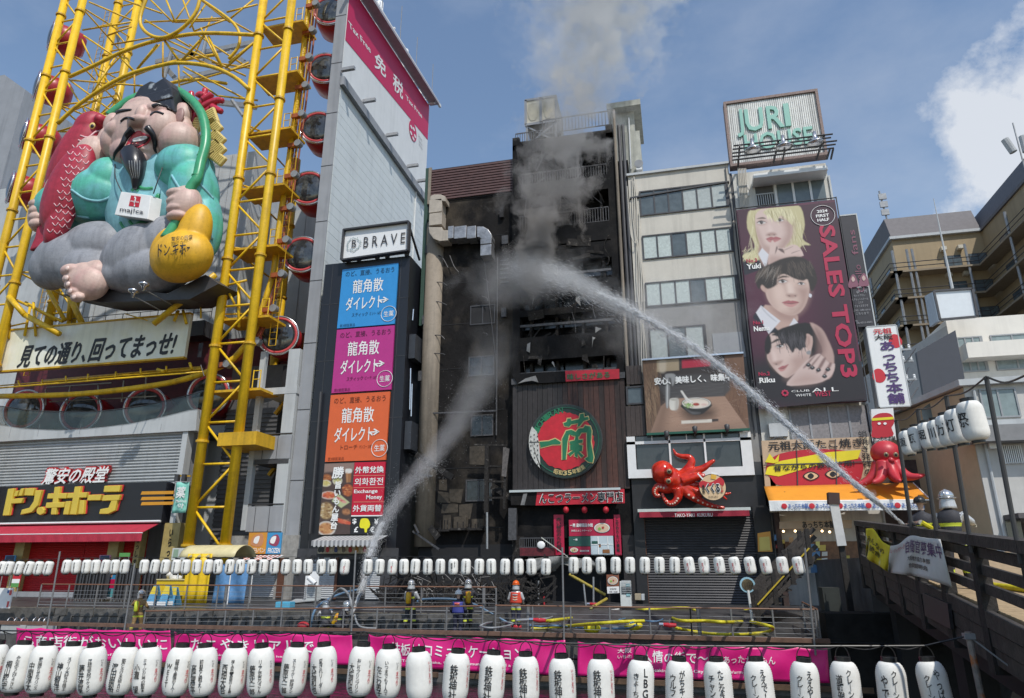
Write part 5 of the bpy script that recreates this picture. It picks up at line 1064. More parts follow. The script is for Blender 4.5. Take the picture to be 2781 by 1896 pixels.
g(e1,[(342,420),(376,418),(372,635),(342,640)],(.20,.20,.20),4);g(e1,[(352,420),(360,420),(358,635),(352,636)],(.62,.62,.62),3);g(e1,[(340,370),(410,365),(430,400),(400,470),(385,400),(345,410)],(.30,.30,.30),5);g(e1,[(374,590),(412,574),(452,586),(448,662),(410,680),(378,664)],(.62,.60,.55),3);g(e1,[(430,582),(452,586),(448,662),(425,676)],(.34,.31,.28),12,.8);g(e1,[(380,588),(412,580),(446,588),(412,598)],(.40,.38,.34),3)
g(e1,[(480,680),(600,650),(750,670),(740,740),(560,770)],(.06,.035,.025),44,.95);g(e1,[(478,628),(733,620),(690,688),(640,716),(570,716),(515,684)],(.02,.02,.02),3);g(e1,[(510,660),(560,690),(640,700),(600,712),(560,706)],(.16,.16,.17),8,.6)
def ell(x,y,rx,ry,col,f=2.5,a=1):g(e1,[(x+rx*math.cos(t),y+ry*math.sin(t))for t in[i*math.pi/8 for i in range(16)]],col,f,a,2)
ell(606,618,129,51,(.05,.05,.05));ell(606,617,123,47,(.66,.64,.60));ell(606,617,113,41,(.04,.04,.04));ell(606,618,109,39,(.62,.55,.48));ell(610,624,92,28,(.70,.62,.54),10);ell(604,628,28,13,(.30,.03,.02),4);ell(598,624,8,4,(.5,.12,.08),3);ell(672,630,26,9,(.60,.42,.38),6)
_R=random.Random(4)
for _ in range(60):x,y=_R.gauss(534,18),_R.gauss(630,12);ell(x,y,6,4,_R.choice(((.16,.32,.06),(.30,.46,.16),(.10,.20,.04),(.5,.58,.36))),2,.9)
g(e1,[(470,515),(485,511),(505,540),(535,578),(578,602),(545,618),(515,590),(492,552)],(.68,.66,.62),3);g(e1,[(478,520),(520,580),(550,600),(530,596),(505,565)],(.44,.42,.40),5,.8);g(e1,[(478,770),(740,755),(738,782),(476,795)],(.60,.56,.50),2,1,0);g(e1,[(560,768),(700,760),(700,764),(560,772)],(.2,.15,.12),2,.8,0);g(e1,[(740,756),(795,752),(795,772),(740,778)],(.04,.03,.03),2,1,0)
RP.build(YR-.02,rb)
qtext('安心、美味しく、味集中',e1,(248,462),(910,412),62,YR-.06,M_paper,rb,.03)
b=MB();b.bar(at(*e1(136,246),YR-.08),at(*e1(1010,184),YR-.08),.1);b.build('top_trim',M_chrome,rb);MB().bar(at(*e1(178,886),YR-.06),at(*e1(1064,843),YR-.06),.12).build('bottom_trim',mat('green trim',(.01,.09,.06),.5),rb)
for x,y in((350,885),(593,845),(870,830)):
 p=at(*e1(x,y),YR-.5);o=MB().lathe(p,[(.06,-.2),(.12,-.1),(.14,.15),(.05,.2)],10).build('spot_lamp',M_dsteel,rb,True);MB().bar(p,(p.x,YR,p.z-.25),.05).build('arm',M_dsteel,o)
# left timber cheek
tb=T('timber_cheek','dark stained timber panelling left of the ramen billboard','wall panel',(-1.8,37.6,9))
for y0,y1,x0,x1 in((295,455,2,135),(640,900,2,165)):
 X0,X1,Z0,Z1=rect(e1,x0,y0,x1,y1,37.7);n_=4
 for i in range(n_):MB().box(X0+(X1-X0)*i/n_+.006,X0+(X1-X0)*(i+1)/n_-.006,37.7,38,Z0,Z1).build('board',M_wood3,tb)
X0,X1,Z0,Z1=rect(e1,2,470,148,630,37.7);MB().box(X0,X1,37.75,38,Z0,Z1).build('window_panel',mat('dark office glass'),tb);b=MB();[b.box(*a)for a in((X0,X0+.1,37.68,37.75,Z0,Z1),(X1-.1,X1,37.68,37.75,Z0,Z1),(X0+.1,X1-.1,37.68,37.75,Z0,Z0+.1),(X0+.1,X1-.1,37.68,37.75,Z1-.1,Z1))];b.build('frame',M_dsteel,tb)
# white framed windows over the shop
wf=T('shop_window_band','white framed window band above the red octopus','window',at(*e1(550,1250),37.6));Yw=37.55;M_wfr=mat('white frame',(.72,.72,.72),.5,var=.05)
X0,X1,Z0,Z1=rect(e1,12,885,1092,1250,Yw);zs=[Z0,at(*e1(550,1175),Yw).z,at(*e1(550,955),Yw).z,at(*e1(550,930),Yw).z,Z1]
b=MB();b.box(X0,X1,Yw,Yw+.4,zs[0],zs[1]);b.box(X0,X1,Yw,Yw+.4,zs[2],zs[3]);b.box(X0,X0+.45,Yw,Yw+.4,zs[1],Z1);b.box(X1-.55,X1,Yw,Yw+.4,zs[1],Z1)
W3=(X1-.55-X0-.45)/3
for i in(1,2):b.box(X0+.45+W3*i-.05,X0+.45+W3*i+.05,Yw,Yw+.4,zs[1],Z1)
for i in range(3):b.box(X0+.45+W3*(i+.5)-.025,X0+.45+W3*(i+.5)+.025,Yw+.01,Yw+.3,zs[3],Z1)
b.build('frame',M_wfr,wf)
for i in range(3):
 MB().box(X0+.5+W3*i,X0+.4+W3*(i+1),Yw+.12,Yw+.14,zs[1],zs[2]).build('pane',mat('smoked glass',(.045,.05,.052),.15,var=.15,spec=.7),wf);MB().box(X0+.5+W3*i,X0+.4+W3*(i+1),Yw+.12,Yw+.14,zs[3],Z1).build('transom_pane',mat('smoked glass'),wf)
# takoyaki shop
ks=T('takoyaki_shop','black fronted takoyaki shop with a dark roller shutter','shop front',(.8,38,.6));M_blk=mat('black shop wall',(.016,.016,.018),.5,var=.2,vs=1.5)
MB().box(-2.3,4.45,37.75,38.2,5.35,zs[0]+.02).build('wall',M_blk,ks);MB().box(-2.3,-1.75,37.75,38.2,.6,5.35).build('pier',M_blk,ks);MB().box(3.75,4.6,37.75,38.2,.6,5.35).build('pier',M_blk,ks)
shutter(-1.75,3.75,37.95,.62,5.1,mat('charcoal shutter',(.045,.045,.05),.4,var=.15,vs=1,metal=.2),ks,pitch=.125,d=.045);MB().box(-1.85,-1.72,37.8,37.95,.62,5.1).build('shutter_rail',mat('brown post'),ks)
X0,X1,Z0,Z1=rect(e5,238,92,1130,152,36.9);aw=T('maroon_awning','rolled maroon awning with white lettering over the dark shutter','awning',((X0+X1)/2,37,Z0))
MB().box(X0,X1,36.9,37.75,Z1-.12,Z1+.03).build('awning_case',M_chrome,aw);MB().grid(lambda u,v:(X0+.08+(X1-X0-.16)*u,36.86+.03*math.sin(u*40),Z1-.12-(Z1-Z0-.1)*v),60,2).build('valance',mat('maroon cloth',(.28,.01,.03),.7,var=.12),aw,solid=.01)
write('TAKO-YAKI  KUKURU',e5,528,128,828,156,36.82,M_paper,aw,bold=.004)
# red octopus model
oc=T('octopus_model','glossy red octopus model holding a round sign over the awning','octopus model',at(*e1(500,1480),36.8));M_oct=mat('glossy octopus red',(.55,.03,.012),.18,var=.25,vs=2,col2=(.42,.012,.008),thr=(.5,.65));M_suck=mat('sucker cream',(.62,.45,.36),.4)
YC=36.9;kk=mpp(e1,400,1200,YC)
def ob(b,x,y,rx,ry,Y,r3=None):b.ball(at(*e1(x,y),Y),(rx*kk,(r3 or(rx+ry)/2)*kk,ry*kk*1.04),24,16);return b
b=MB();ob(b,318,1215,100,102,YC);ob(b,300,1200,85,80,YC);ob(b,400,1270,85,95,YC);ob(b,455,1300,75,75,YC);ob(b,368,1205,36,36,YC-.55,30);ob(b,362,1290,34,34,YC-.55,30)
def tent(pts,r0,r1,Y=YC,n=5):
 P=spline([at(*e1(p[0],p[1]),p[2]if len(p)>2 else Y)for p in pts],n);k=len(P);b.tube(P,[(r0+(r1-r0)*i/(k-1))*kk for i in range(k)],12);return P
TT=[([(450,1260),(520,1200),(565,1130),(545,1085),(480,1075),(430,1055),(405,1010)],48,8),([(470,1270),(560,1215),(660,1180),(730,1130),(765,1108)],50,12),([(480,1290),(560,1265),(620,1250),(680,1250)],45,26),([(480,1310),(560,1320),(640,1330),(720,1345),(800,1380),(860,1400),(905,1390)],44,8),([(470,1330),(540,1400),(640,1460),(740,1500),(850,1520)],50,12),([(440,1350),(450,1420),(420,1470),(370,1480),(330,1440),(310,1390)],45,10),([(400,1340),(340,1355),(280,1340),(250,1375),(260,1410),(300,1415)],50,18),([(500,1330),(600,1380),(700,1400),(800,1400),(870,1450)],42,8)]
TP=[tent(p,r0,r1,YC-.15*(i%3))for i,(p,r0,r1)in enumerate(TT)]
o_=b.build('body',M_oct,oc,True);md=o_.modifiers.new('r','REMESH');md.mode='VOXEL';md.voxel_size=.035;md=o_.modifiers.new('s','SMOOTH');md.iterations=5
me=rebake(o_);me.shade_smooth()
for x,y in((372,1205),(366,1288)):b=MB();ob(b,x,y,22,22,YC-.72,12);e_=b.build('eye',mat('octopus eye',(.25,.18,.10),.2),oc,True);b=MB();ob(b,x+2,y,13,8,YC-.82,5);b.build('pupil',M_ink,e_,True)
for i,ti in enumerate((6,4,5)):
 P=TP[ti];k=len(P)
 for j in range(k//4,k,2):
  d=(P[min(j+1,k-1)]-P[j-1]).normalized();r=(TT[ti][1]+(TT[ti][2]-TT[ti][1])*j/(k-1))*kk;b=MB();b.ball(P[j]+V((0,-r*.92,0))+V((0,0,-r*.25 if ti!=6 else 0)),(r*.28,.02,r*.28),10,6);b.build('sucker',M_suck,oc,True)
rs=T('round_shop_sign','round cream shop sign with beer mug and lettering in the octopus arms','sign',at(*e1(745,1455),36.2));ce=at(*e1(745,1342),36.15);Rk=113*mpp(e1,745,1340,36.15)
MB().tube([ce+V((0,.1,0)),ce],Rk*1.06,40).build('rim',M_ink,rs);MB().tube([ce+V((0,.0,0)),ce+V((0,-.02,0))],Rk,40).build('face',flat('sign cream',(.66,.47,.28)),rs)
print2('red_swirl',e1,[(628,1310),(660,1285),(720,1300),(770,1280),(810,1255),(845,1290),(835,1330),(790,1310),(720,1330),(650,1345)],36.11,flat('sign red2',(.5,.02,.03)),rs);print2('mug',e1,[(735,1215),(780,1225),(772,1275),(730,1268)],36.1,flat('beer gold',(.7,.4,.05)),rs,0);print2('mug_foam',e1,[(735,1208),(785,1218),(780,1234),(733,1225)],36.09,M_paper,rs,0);print2('straw',e1,[(612,1225),(622,1220),(668,1270),(660,1278)],36.1,M_paper,rs,0)
write('くくる',e1,690,1308,808,1388,36.09,M_paper,rs,bold=.06);write('くくる',e1,692,1310,806,1386,36.075,M_ink,rs,bold=.03);write('道頓堀',e1,655,1320,680,1395,36.09,M_ink,rs,vert=True);write('KUKURU',e1,712,1415,792,1432,36.09,M_ink,rs,bold=.0);write('タコ家',e1,815,1330,838,1385,36.09,flat('sign red2'),rs,vert=True)
# ================================================================ narrow white block with the host club billboard
jb=T('corner_block','narrow white block carrying the roof sign and the portrait billboard','building',(7.2,41,2.7));YJ=38.0;M_jw=mat('aged white render',(.60,.59,.55),.7,var=.08,vs=.6,streak=.22,dirt=.1)
MB().box(4.62,9.85,YJ,46,.6,24.9).build('wall',M_jw,jb)
X0,X1,Z0,Z1=rect(d7,455,850,1098,885,37.2);MB().box(X0,X1,36.9,38,Z0,Z1).build('canopy',M_white,jb)
X0,X1,Z0,Z1=rect(d7,662,935,1092,1120,YJ);b=MB();b.box(X0-.12,X0,YJ-.1,YJ,Z0,Z1);[b.box(X0+(X1-X0)*t-.06,X0+(X1-X0)*t+.06,YJ-.1,YJ,Z0,Z1)for t in(.34,.69)];b.box(X0,X1,YJ-.1,YJ,Z1,Z1+.1);jw=b.build('window',M_white,jb)
for t0,t1 in((0,.34),(.34,.69),(.69,1)):MB().box(X0+(X1-X0)*t0+.05,X0+(X1-X0)*t1-.05,YJ-.05,YJ-.02,Z0,Z1).build('pane',mat('grey blue glass',(.13,.16,.165),.2,var=.15,spec=.6),jw)
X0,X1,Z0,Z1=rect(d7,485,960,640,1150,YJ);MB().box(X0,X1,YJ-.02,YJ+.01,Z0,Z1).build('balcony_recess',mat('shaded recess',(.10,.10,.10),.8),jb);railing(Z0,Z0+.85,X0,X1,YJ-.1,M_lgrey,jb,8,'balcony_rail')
sill_window(d7,328,965,422,1060,YJ,jb,M_white,M_dwin,1)
for i in range(6):x=330+i*13;MB().tube([at(*d7(x,815),YJ-.12),at(*d7(x+22,1150),YJ-.12)],.035,5).build('conduit',M_offw,jb)
MB().box(9.85,9.95,37.9,45,2.7,24).build('edge_trim',M_lgrey,jb)
for i in range(4):MB().box(6.2+i*.95,7.1+i*.95,YJ-.1,YJ-.02,8.4,10.4).build('curtain_window',mat('grey curtain',(.23,.215,.22),.6,var=.2,vs=4),jb)
b=MB();[b.box(6.1+i*.95,6.2+i*.95,YJ-.14,YJ,8.3,10.45)for i in range(5)];b.box(6.1,10,YJ-.14,YJ,8.2,8.3);b.build('window_frame',M_mgrey,jb)
MB().box(5.0,5.9,YJ-.35,YJ,8.9,9.6).build('meter_box',M_lgrey,jb);MB().tube([(5.4+.35*math.cos(a),YJ-.4,8.55+.3*math.sin(a))for a in[i*.3 for i in range(22)]],.05,5).build('coiled_hose',M_ash,jb)
# roof sign
js=T('roof_billboard','rust framed white roof sign with mint green JURI HOUSE letters','sign',at(*d7(680,800),38));q=[(222,278),(990,167),(1068,690),(278,795)];P=[at(*d7(*k),37.9)for k in q]
X0,X1,Z0,Z1=4.65,9.9,25.42,29.77
MB().box(X0,X1,37.9,38.3,Z0,Z1).build('panel',mat('slatted white',(.74,.74,.71),.6,var=.12,vs=1.5,streak=.3),js)
n_=44
for i in range(n_):x=X0+.12+(X1-X0-.24)*i/n_;MB().box(x,x+.075,37.84,37.9,Z0+.1,Z1-.1).build('slat',mat('slatted white'),js)
M_rframe=mat('rusty frame',(.27,.20,.18),.8,var=.3,vs=5);b=MB();[b.box(*a)for a in((X0-.1,X1+.1,37.75,38.35,Z1-.05,Z1+.12),(X0-.1,X1+.1,37.75,38.35,Z0-.12,Z0+.05),(X0-.1,X0+.05,37.75,38.35,Z0+.05,Z1-.05),(X1-.05,X1+.1,37.75,38.35,Z0+.05,Z1-.05))];b.build('frame',M_rframe,js)
M_mint2=flat('mint letter',(.24,.50,.42));write('J',d7,318,310,378,548,37.78,M_mint2,js,bold=.01,ext=.1,depth=.05)
for s,a in(('U',(390,300,550,495)),('R',(578,275,720,470)),('I',(728,258,775,455)),('HOUSE',(382,490,985,640))):write(s,d7,*a,37.78,M_mint2,js,bold=.015,ext=.1,depth=.05)
rk=T('lamp_rack','dark pipe rack in front of the roof sign holding three lamps','lamp rack',at(*d7(700,760),36.2))
for x0,y0,x1,y1 in((290,622,1145,520),(285,652,1130,550),(280,685,1182,577),(280,715,1170,608),(280,745,1155,640)):MB().tube([at(*d7(x0,y0),36.6-(y0-622)*.004),at(*d7(x1,y1),36.6-(y0-622)*.004)],.05,6).build('pipe',M_dsteel,rk)
for x0,y0,x1,y1 in((345,620,330,800),(680,570,635,770),(735,660,705,775),(1075,520,1005,740),(1120,650,1095,735),(1150,645,1130,735)):MB().bar(at(*d7(x0,y0),36.4),at(*d7(x1,y1),37.8),.09).build('support',M_dsteel,rk)
for x,y in((457,640),(722,612),(995,580)):
 p=at(*d7(x,y),36.3);o=MB().lathe(p,[(.03,.62),(.10,.6),(.12,.25),(.22,.05),(.44,-.12),(.46,-.2),(.2,-.22)],20).build('lamp',M_chrome,rk,True)
# ---------------------------------------------------------------- portrait billboard
pb=T('portrait_billboard','tall dark billboard with three portraits and red vertical letters','billboard',at(2200,1097,37.5));YP=37.3
M_plum=mat('plum print',(.055,.016,.035),.5,var=.2,vs=.4,col2=(.10,.02,.05),thr=(.45,.65));M_night=flat('night print',(.02,.017,.024))
X0,X1,Z0,Z1=4.55,9.85,10.5,22.1
MB().box(X0,X1,YP,YP+.35,Z0,Z1).build('panel',M_plum,pb);MB().box(X0,X1,YP-.008,YP,Z0,12.6).build('lower_panel',M_night,pb)
b=MB();[b.tube([(x,YP,Z0-.1),(x,YP,Z1+.15)],.035,5)for x in(X0-.08,X1+.08)];b.tube([(X0-.1,YP,Z1+.1),(X1+.1,YP,Z1+.1)],.035,5);b.build('frame',M_dsteel,pb)
M_sk=[mat('print skin 0',(.55,.40,.36),.5)]
PB=Print([(2003,573),(2268,549),(2349,1084),(2061,1111)],150,300,(.045,.013,.028))
SK,SH,DK_,LP,NV,WH=(.60,.46,.42),(.36,.23,.20),(.012,.011,.013),(.36,.12,.13),(.015,.017,.028),(.62,.62,.66)
g=PB.poly
g(d8,[(380,0),(900,0),(1000,500),(950,1000),(400,900)],(.085,.02,.045),120,.8);g(d8,[(420,1150),(1500,1080),(1540,1500),(480,1500)],(.017,.015,.02),60)
def eye(c,x,y,s,tilt=0):
 g(c,[(x-48*s,y+6*s),(x,y-26*s),(x+48*s,y+tilt),(x,y+22*s)],SH,14,.55);g(c,[(x-36*s,y+4*s),(x-4,y-14*s),(x+38*s,y+tilt),(x,y+14*s)],(.58,.55,.54),2);g(c,[(x-15*s,y),(x,y-14*s),(x+16*s,y),(x,y+14*s)],(.03,.022,.02),2);g(c,[(x+2,y-7*s),(x+8*s,y-8*s),(x+6*s,y-2*s)],WH,1.5,.9)
 g(c,[(x-44*s,y+4*s),(x-6,y-19*s),(x+44*s,y-2+tilt),(x,y-10*s)],DK_,2);g(c,[(x-30*s,y+17*s),(x,y+24*s),(x+32*s,y+14*s),(x,y+19*s)],SH,4,.6)
# first portrait: fair bob, hand at the mouth
g(d8,[(380,170),(520,90),(640,60),(760,100),(940,175),(660,265),(560,300),(395,360)],NV,2,1,0)
g(d7,[(480,1175),(560,1140),(780,1138),(870,1150),(905,1300),(885,1420),(955,1475),(880,1480),(840,1560),(800,1600),(520,1600),(440,1640),(370,1570),(450,1530),(480,1480),(410,1330),(420,1190)],(.52,.47,.27),4)
PB.strands(d7,90,(430,1150,880,1480),(.1,1),160,5,(.72,.68,.46),.7,3);PB.strands(d7,60,(430,1180,880,1500),(.1,1),140,4,(.26,.21,.10),.6,4);PB.strands(d7,30,(400,1480,520,1560),(-.6,.7),90,4,(.70,.64,.40),.8,5)
g(d8,[(560,40),(700,60),(640,180),(585,280),(525,165)],SH,12);g(d7,[(490,1200),(560,1160),(700,1165),(780,1260),(800,1380),(745,1480),(660,1560),(600,1590),(540,1510),(495,1390),(478,1280)],SK,4)
g(d7,[(720,1250),(800,1260),(800,1420),(740,1500),(660,1570),(700,1450),(740,1370)],SH,26,.75);g(d7,[(490,1320),(540,1420),(580,1520),(540,1510),(495,1400)],SH,18,.6);g(d7,[(560,1480),(640,1500),(690,1490),(640,1570),(590,1570)],SH,16,.6);g(d7,[(600,1300),(620,1330),(640,1390),(600,1385),(588,1340)],(.70,.56,.52),14,.6)
eye(d7,532,1282,1);eye(d7,690,1262,.9);g(d7,[(488,1250),(540,1234),(572,1248),(530,1250)],(.10,.07,.05),3,.9);g(d7,[(570,1392),(600,1368),(645,1368),(664,1388),(620,1398)],SH,8,.9);g(d7,[(590,1388),(600,1384),(606,1392)],DK_,3,.7);g(d7,[(632,1388),(646,1384),(648,1392)],DK_,3,.7)
g(d7,[(568,1426),(610,1404),(636,1408),(660,1402),(704,1422),(640,1430)],LP,2.5);g(d7,[(580,1430),(640,1430),(695,1426),(650,1450),(605,1452)],(.46,.20,.20),3);g(d7,[(572,1427),(640,1430),(700,1423),(640,1434)],(.12,.03,.03),1.5,.8)
g(d7,[(620,1150),(720,1150),(800,1190),(800,1300),(760,1270),(700,1220),(655,1275),(620,1240),(545,1195)],(.56,.51,.31),4);PB.strands(d7,50,(560,1150,790,1200),(.25,1),90,4,(.72,.68,.46),.7,6);PB.strands(d7,25,(560,1150,790,1210),(.25,1),80,3,(.22,.17,.08),.7,7)
g(d8,[(560,110),(620,170),(600,270),(585,280),(525,165)],WH,2,1,0);g(d8,[(640,60),(660,45),(690,100),(760,110),(830,80),(890,100),(930,170),(900,190),(660,270),(615,250),(625,150)],SK,3);g(d8,[(640,180),(760,190),(900,185),(660,268),(615,250)],SH,20,.6)
for pts in([(760,132),(835,98),(775,122)],[(825,160),(900,132),(838,150)],[(688,98),(676,165),(700,112)],[(700,120),(760,160),(745,118)]):g(d8,pts,(.06,.03,.03),4,.85,2)
# second portrait: dark fringe
g(d8,[(480,720),(560,620),(880,780),(900,800),(640,882),(480,740)],NV,2,1,0);g(d8,[(590,620),(850,690),(875,775),(780,820),(705,850),(600,720)],(.48,.33,.28),5);g(d8,[(640,640),(830,715),(860,700),(840,770),(720,740)],SH,26,.9)
g(d8,[(505,690),(550,625),(640,700),(725,765),(620,882)],WH,2,1,0);g(d8,[(845,738),(882,782),(800,812),(830,765)],WH,2,1,0);g(d8,[(552,628),(600,690),(690,770),(640,740),(570,670)],(.34,.34,.38),6,.7)
g(d8,[(590,430),(660,350),(800,320),(960,360),(985,470),(960,600),(900,690),(820,715),(730,690),(640,620),(595,530)],(.60,.45,.39),4);g(d8,[(548,425),(590,420),(602,505),(575,502),(548,470)],(.50,.34,.29),4)
g(d8,[(870,470),(985,470),(960,610),(895,692),(820,715),(740,695),(830,680),(900,590)],SH,34,.85);g(d8,[(595,440),(640,440),(660,560),(700,660),(640,625),(598,540)],SH,26,.45);g(d8,[(790,420),(820,430),(845,520),(800,530),(785,480)],(.70,.56,.50),16,.7);g(d8,[(730,400),(770,440),(785,520),(760,500)],SH,14,.4);g(d8,[(690,470),(750,480),(740,560),(690,540)],(.68,.52,.46),26,.5)
g(d8,[(690,392),(745,358),(805,372),(750,376)],(.05,.035,.03),4);g(d8,[(775,532),(815,520),(875,530),(850,555),(800,555)],SH,10,.9);[g(d8,p,DK_,3,.7)for p in([(792,540),(806,536),(812,546)],[(848,540),(862,536),(864,546)])]
g(d8,[(736,602),(795,580),(815,586),(838,582),(894,598),(830,610)],LP,3);g(d8,[(748,606),(830,611),(888,602),(835,640),(785,634)],(.50,.25,.24),4);g(d8,[(738,603),(820,606),(892,599),(822,614)],(.10,.03,.03),2,.8);g(d8,[(790,650),(850,652),(820,668)],SH,12,.5)
g(d8,[(500,400),(520,320),(640,250),(760,200),(900,190),(1010,260),(1052,380),(1040,450),(1000,500),(968,395),(925,405),(850,385),(760,345),(700,372),(690,440),(610,478),(560,440),(530,480)],(.025,.02,.018),5)
PB.strands(d8,90,(520,240,740,350),(-.35,1),70,4,(.13,.10,.08),.7,8);PB.strands(d8,80,(780,210,1010,330),(.3,1),75,4,(.11,.085,.07),.6,9);PB.strands(d8,14,(560,260,720,340),(-.4,1),120,3,(.40,.36,.32),.6,10);eye(d8,745,410,1.05);eye(d8,912,430,.85,4);g(d8,[(983,520),(1005,528),(1000,554),(980,548)],WH,2)
# third portrait: black hair, ringed hand
g(d8,[(620,890),(880,790),(990,790),(1060,870),(1150,940),(1040,1040),(1010,1090),(960,1160),(700,1250),(590,1100)],DK_,4,1,2);g(d8,[(990,780),(1090,830),(1150,930),(1205,1080),(1185,1260),(1100,1280),(1040,1140),(1100,1040),(1050,900)],(.42,.29,.26),6);g(d8,[(1040,830),(1100,900),(1120,1030),(1060,1120),(1050,930)],(.20,.12,.11),26,.8)
g(d8,[(620,900),(690,880),(800,980),(960,1000),(1000,900),(1012,950),(985,1090),(930,1180),(830,1250),(770,1275),(690,1220),(615,1120),(605,1050)],(.58,.44,.40),4);g(d8,[(950,888),(985,885),(1012,930),(1006,1000),(970,1024),(945,960)],(.50,.35,.31),4);g(d8,[(965,905),(985,905),(990,960),(970,985)],SH,8,.8)
g(d8,[(800,1100),(930,1060),(985,1090),(930,1185),(830,1252),(775,1276),(830,1180)],SH,40,.7);g(d8,[(605,1050),(640,1060),(660,1150),(700,1225),(640,1170),(612,1110)],SH,16,.5);g(d8,[(650,1040),(680,1050),(690,1120),(665,1120)],(.68,.54,.50),14,.7);g(d8,[(760,1020),(840,1050),(800,1120),(750,1090)],(.66,.52,.47),30,.5)
eye(d8,720,992,.95,-6);g(d8,[(598,1048),(615,1032),(636,1036),(616,1060)],(.05,.03,.03),3,.9);g(d8,[(632,968),(690,925),(718,935),(660,962)],(.03,.022,.02),4);g(d8,[(655,1142),(690,1128),(745,1120),(715,1162),(672,1160)],SH,10,.85);g(d8,[(676,1152),(692,1146),(694,1158)],DK_,3,.7)
g(d8,[(702,1192),(740,1168),(760,1166),(798,1152),(752,1190)],LP,3);g(d8,[(706,1194),(752,1188),(796,1156),(764,1204),(728,1218)],(.48,.23,.22),4);g(d8,[(703,1192),(752,1186),(797,1154),(754,1194)],(.10,.03,.03),2,.8)
g(d8,[(650,885),(880,800),(955,880),(945,965),(905,1030),(862,1005),(832,1050),(775,965),(735,985),(700,905)],DK_,5);g(d8,[(585,950),(625,885),(645,1000),(603,1066)],DK_,5);PB.strands(d8,70,(680,840,930,930),(.15,1),120,4,(.075,.07,.08),.7,11);g(d8,[(958,1040),(992,1030),(994,1064),(964,1064)],(.25,.25,.26),3)
g(d8,[(780,1340),(850,1240),(960,1120),(1060,1060),(1100,1078),(1170,1150),(1212,1150),(1192,1240),(1100,1310),(950,1338)],(.56,.43,.40),4);g(d8,[(830,1320),(900,1250),(1000,1240),(1100,1290),(960,1336)],SH,34,.55)
for pts in([(975,1190),(1055,1095),(1088,1068),(1000,1185)],[(1045,1215),(1108,1100),(1134,1108),(1066,1222)],[(1108,1245),(1165,1140),(1184,1160),(1126,1250)],[(930,1180),(1000,1100),(1040,1072),(950,1180)]):g(d8,pts,(.16,.09,.085),6,.85,2)
for x,y in((1010,1185),(1065,1205),(1120,1262),(975,1160),(1150,1200)):g(d8,[(x-24,y),(x,y-20),(x+24,y),(x,y+18)],(.03,.03,.035),3);g(d8,[(x-8,y-6),(x,y-12),(x+6,y-4)],(.5,.5,.52),2,.8)
PB.build(YP-.02,pb)
M_salesr=flat('billboard red',(.42,.02,.07));YT=YP-.045
# vertical red word: letters turned on their side, reading downwards
def turned(s,x0,x1,z0,z1,m,bold):
 b=MB();lettering(b,s,(x1,YT,z1),(0,0,z0-z1),(x0-x1,0,0),bold);
 b.v=[(x0+x1-v[0],v[1],v[2])for v in b.v];b.build('lettering',m,pb)
turned('SALES TOP3',8.78,9.6,11.75,20.55,M_salesr,.03)
b=MB();c_=at(*d7(1060,1220),YT);b.tube([c_+V((.62*math.cos(a),0,.62*math.sin(a)))for a in[i*math.pi/20 for i in range(41)]],.016,5);b.build('ring_line',M_paper,pb)
for s,a in(('2024',(1008,1170,1100,1196)),('FIRST',(1000,1208,1115,1234)),('HALF',(1012,1244,1115,1270))):write(s,d7,*a,YT,M_paper,pb,bold=.03)
for s,a,m,bo in(('Yuki',(420,250,550,298),M_paper,.03),('No.3',(420,205,515,240),M_salesr,.02),('Nemu',(485,808,625,855),M_paper,.03),('No.1',(480,762,570,795),M_salesr,.02),('Riku',(535,1270,675,1318),M_paper,.03),('No.2',(528,1220,630,1255),M_salesr,.02),('WHITE',(860,1418,1000,1440),M_paper,.0),('CLUB',(822,1382,985,1400),M_paper,0),('ALL',(1005,1362,1245,1398),M_paper,0),('WEST',(1030,1392,1180,1440),M_salesr,.02)):write(s,d8,*a,YT,m,pb,bold=bo)
for k in range(8):a=k*math.pi/4;c_=at(*d8(765,1412),YT);MB().ball(c_+V((.13*math.cos(a),0,.13*math.sin(a))),(.06,.01,.06),8,5).build('flower_mark',M_salesr,pb)
# ---------------------------------------------------------------- vertical signs on the right edge
vb=T('black_vertical_sign','black vertical sign with pink script beside the portrait billboard','sign',(10.6,37.3,12));P0,P1=at(*e2(208,632),37.3),at(*e2(345,616),37.3);xa,xb=9.98,at(*d8(1500,400),37.3).x;zt=at(*e2(275,622),37.3).z;zb=at(*d8(1480,815),37.3).z
MB().box(xa,xb,37.3,38.2,zb,zt).build('panel',mat('matt black sign',(.03,.028,.035),.5,var=.15),vb);MB().box(xa-.02,xb+.06,37.28,38.2,zt,zt+.08).build('cap',M_lgrey,vb);MB().box(xb,xb+.06,37.28,38.2,zb,zt).build('edge',M_lgrey,vb)
M_pink=flat('dusty pink',(.22,.08,.12));w_=xb-xa
def turned2(s,x0,x1,z0,z1,m,par,Y,bold=0):
 b=MB();lettering(b,s,(x1,Y,z0),(0,0,z1-z0),(x0-x1,0,0),bold);b.build('lettering',m,par)
turned2('Chello',xa+w_*.35,xa+w_*.75,zt-4.6,zt-3.0,M_pink,vb,37.28);turned2('fans',xa+w_*.35,xa+w_*.75,zt-2.4,zt-.9,M_pink,vb,37.28)
for x,y in((1375,410),(1470,400)):
 print2('figure',d8,[(x-40,y+55),(x-30,y-20),(x,y-65),(x+30,y-30),(x+45,y+50)],37.27,M_pink,vb);print2('face',d8,[(x-15,y-20),(x,y-45),(x+18,y-15),(x,y+5)],37.25,M_sk[0],vb)
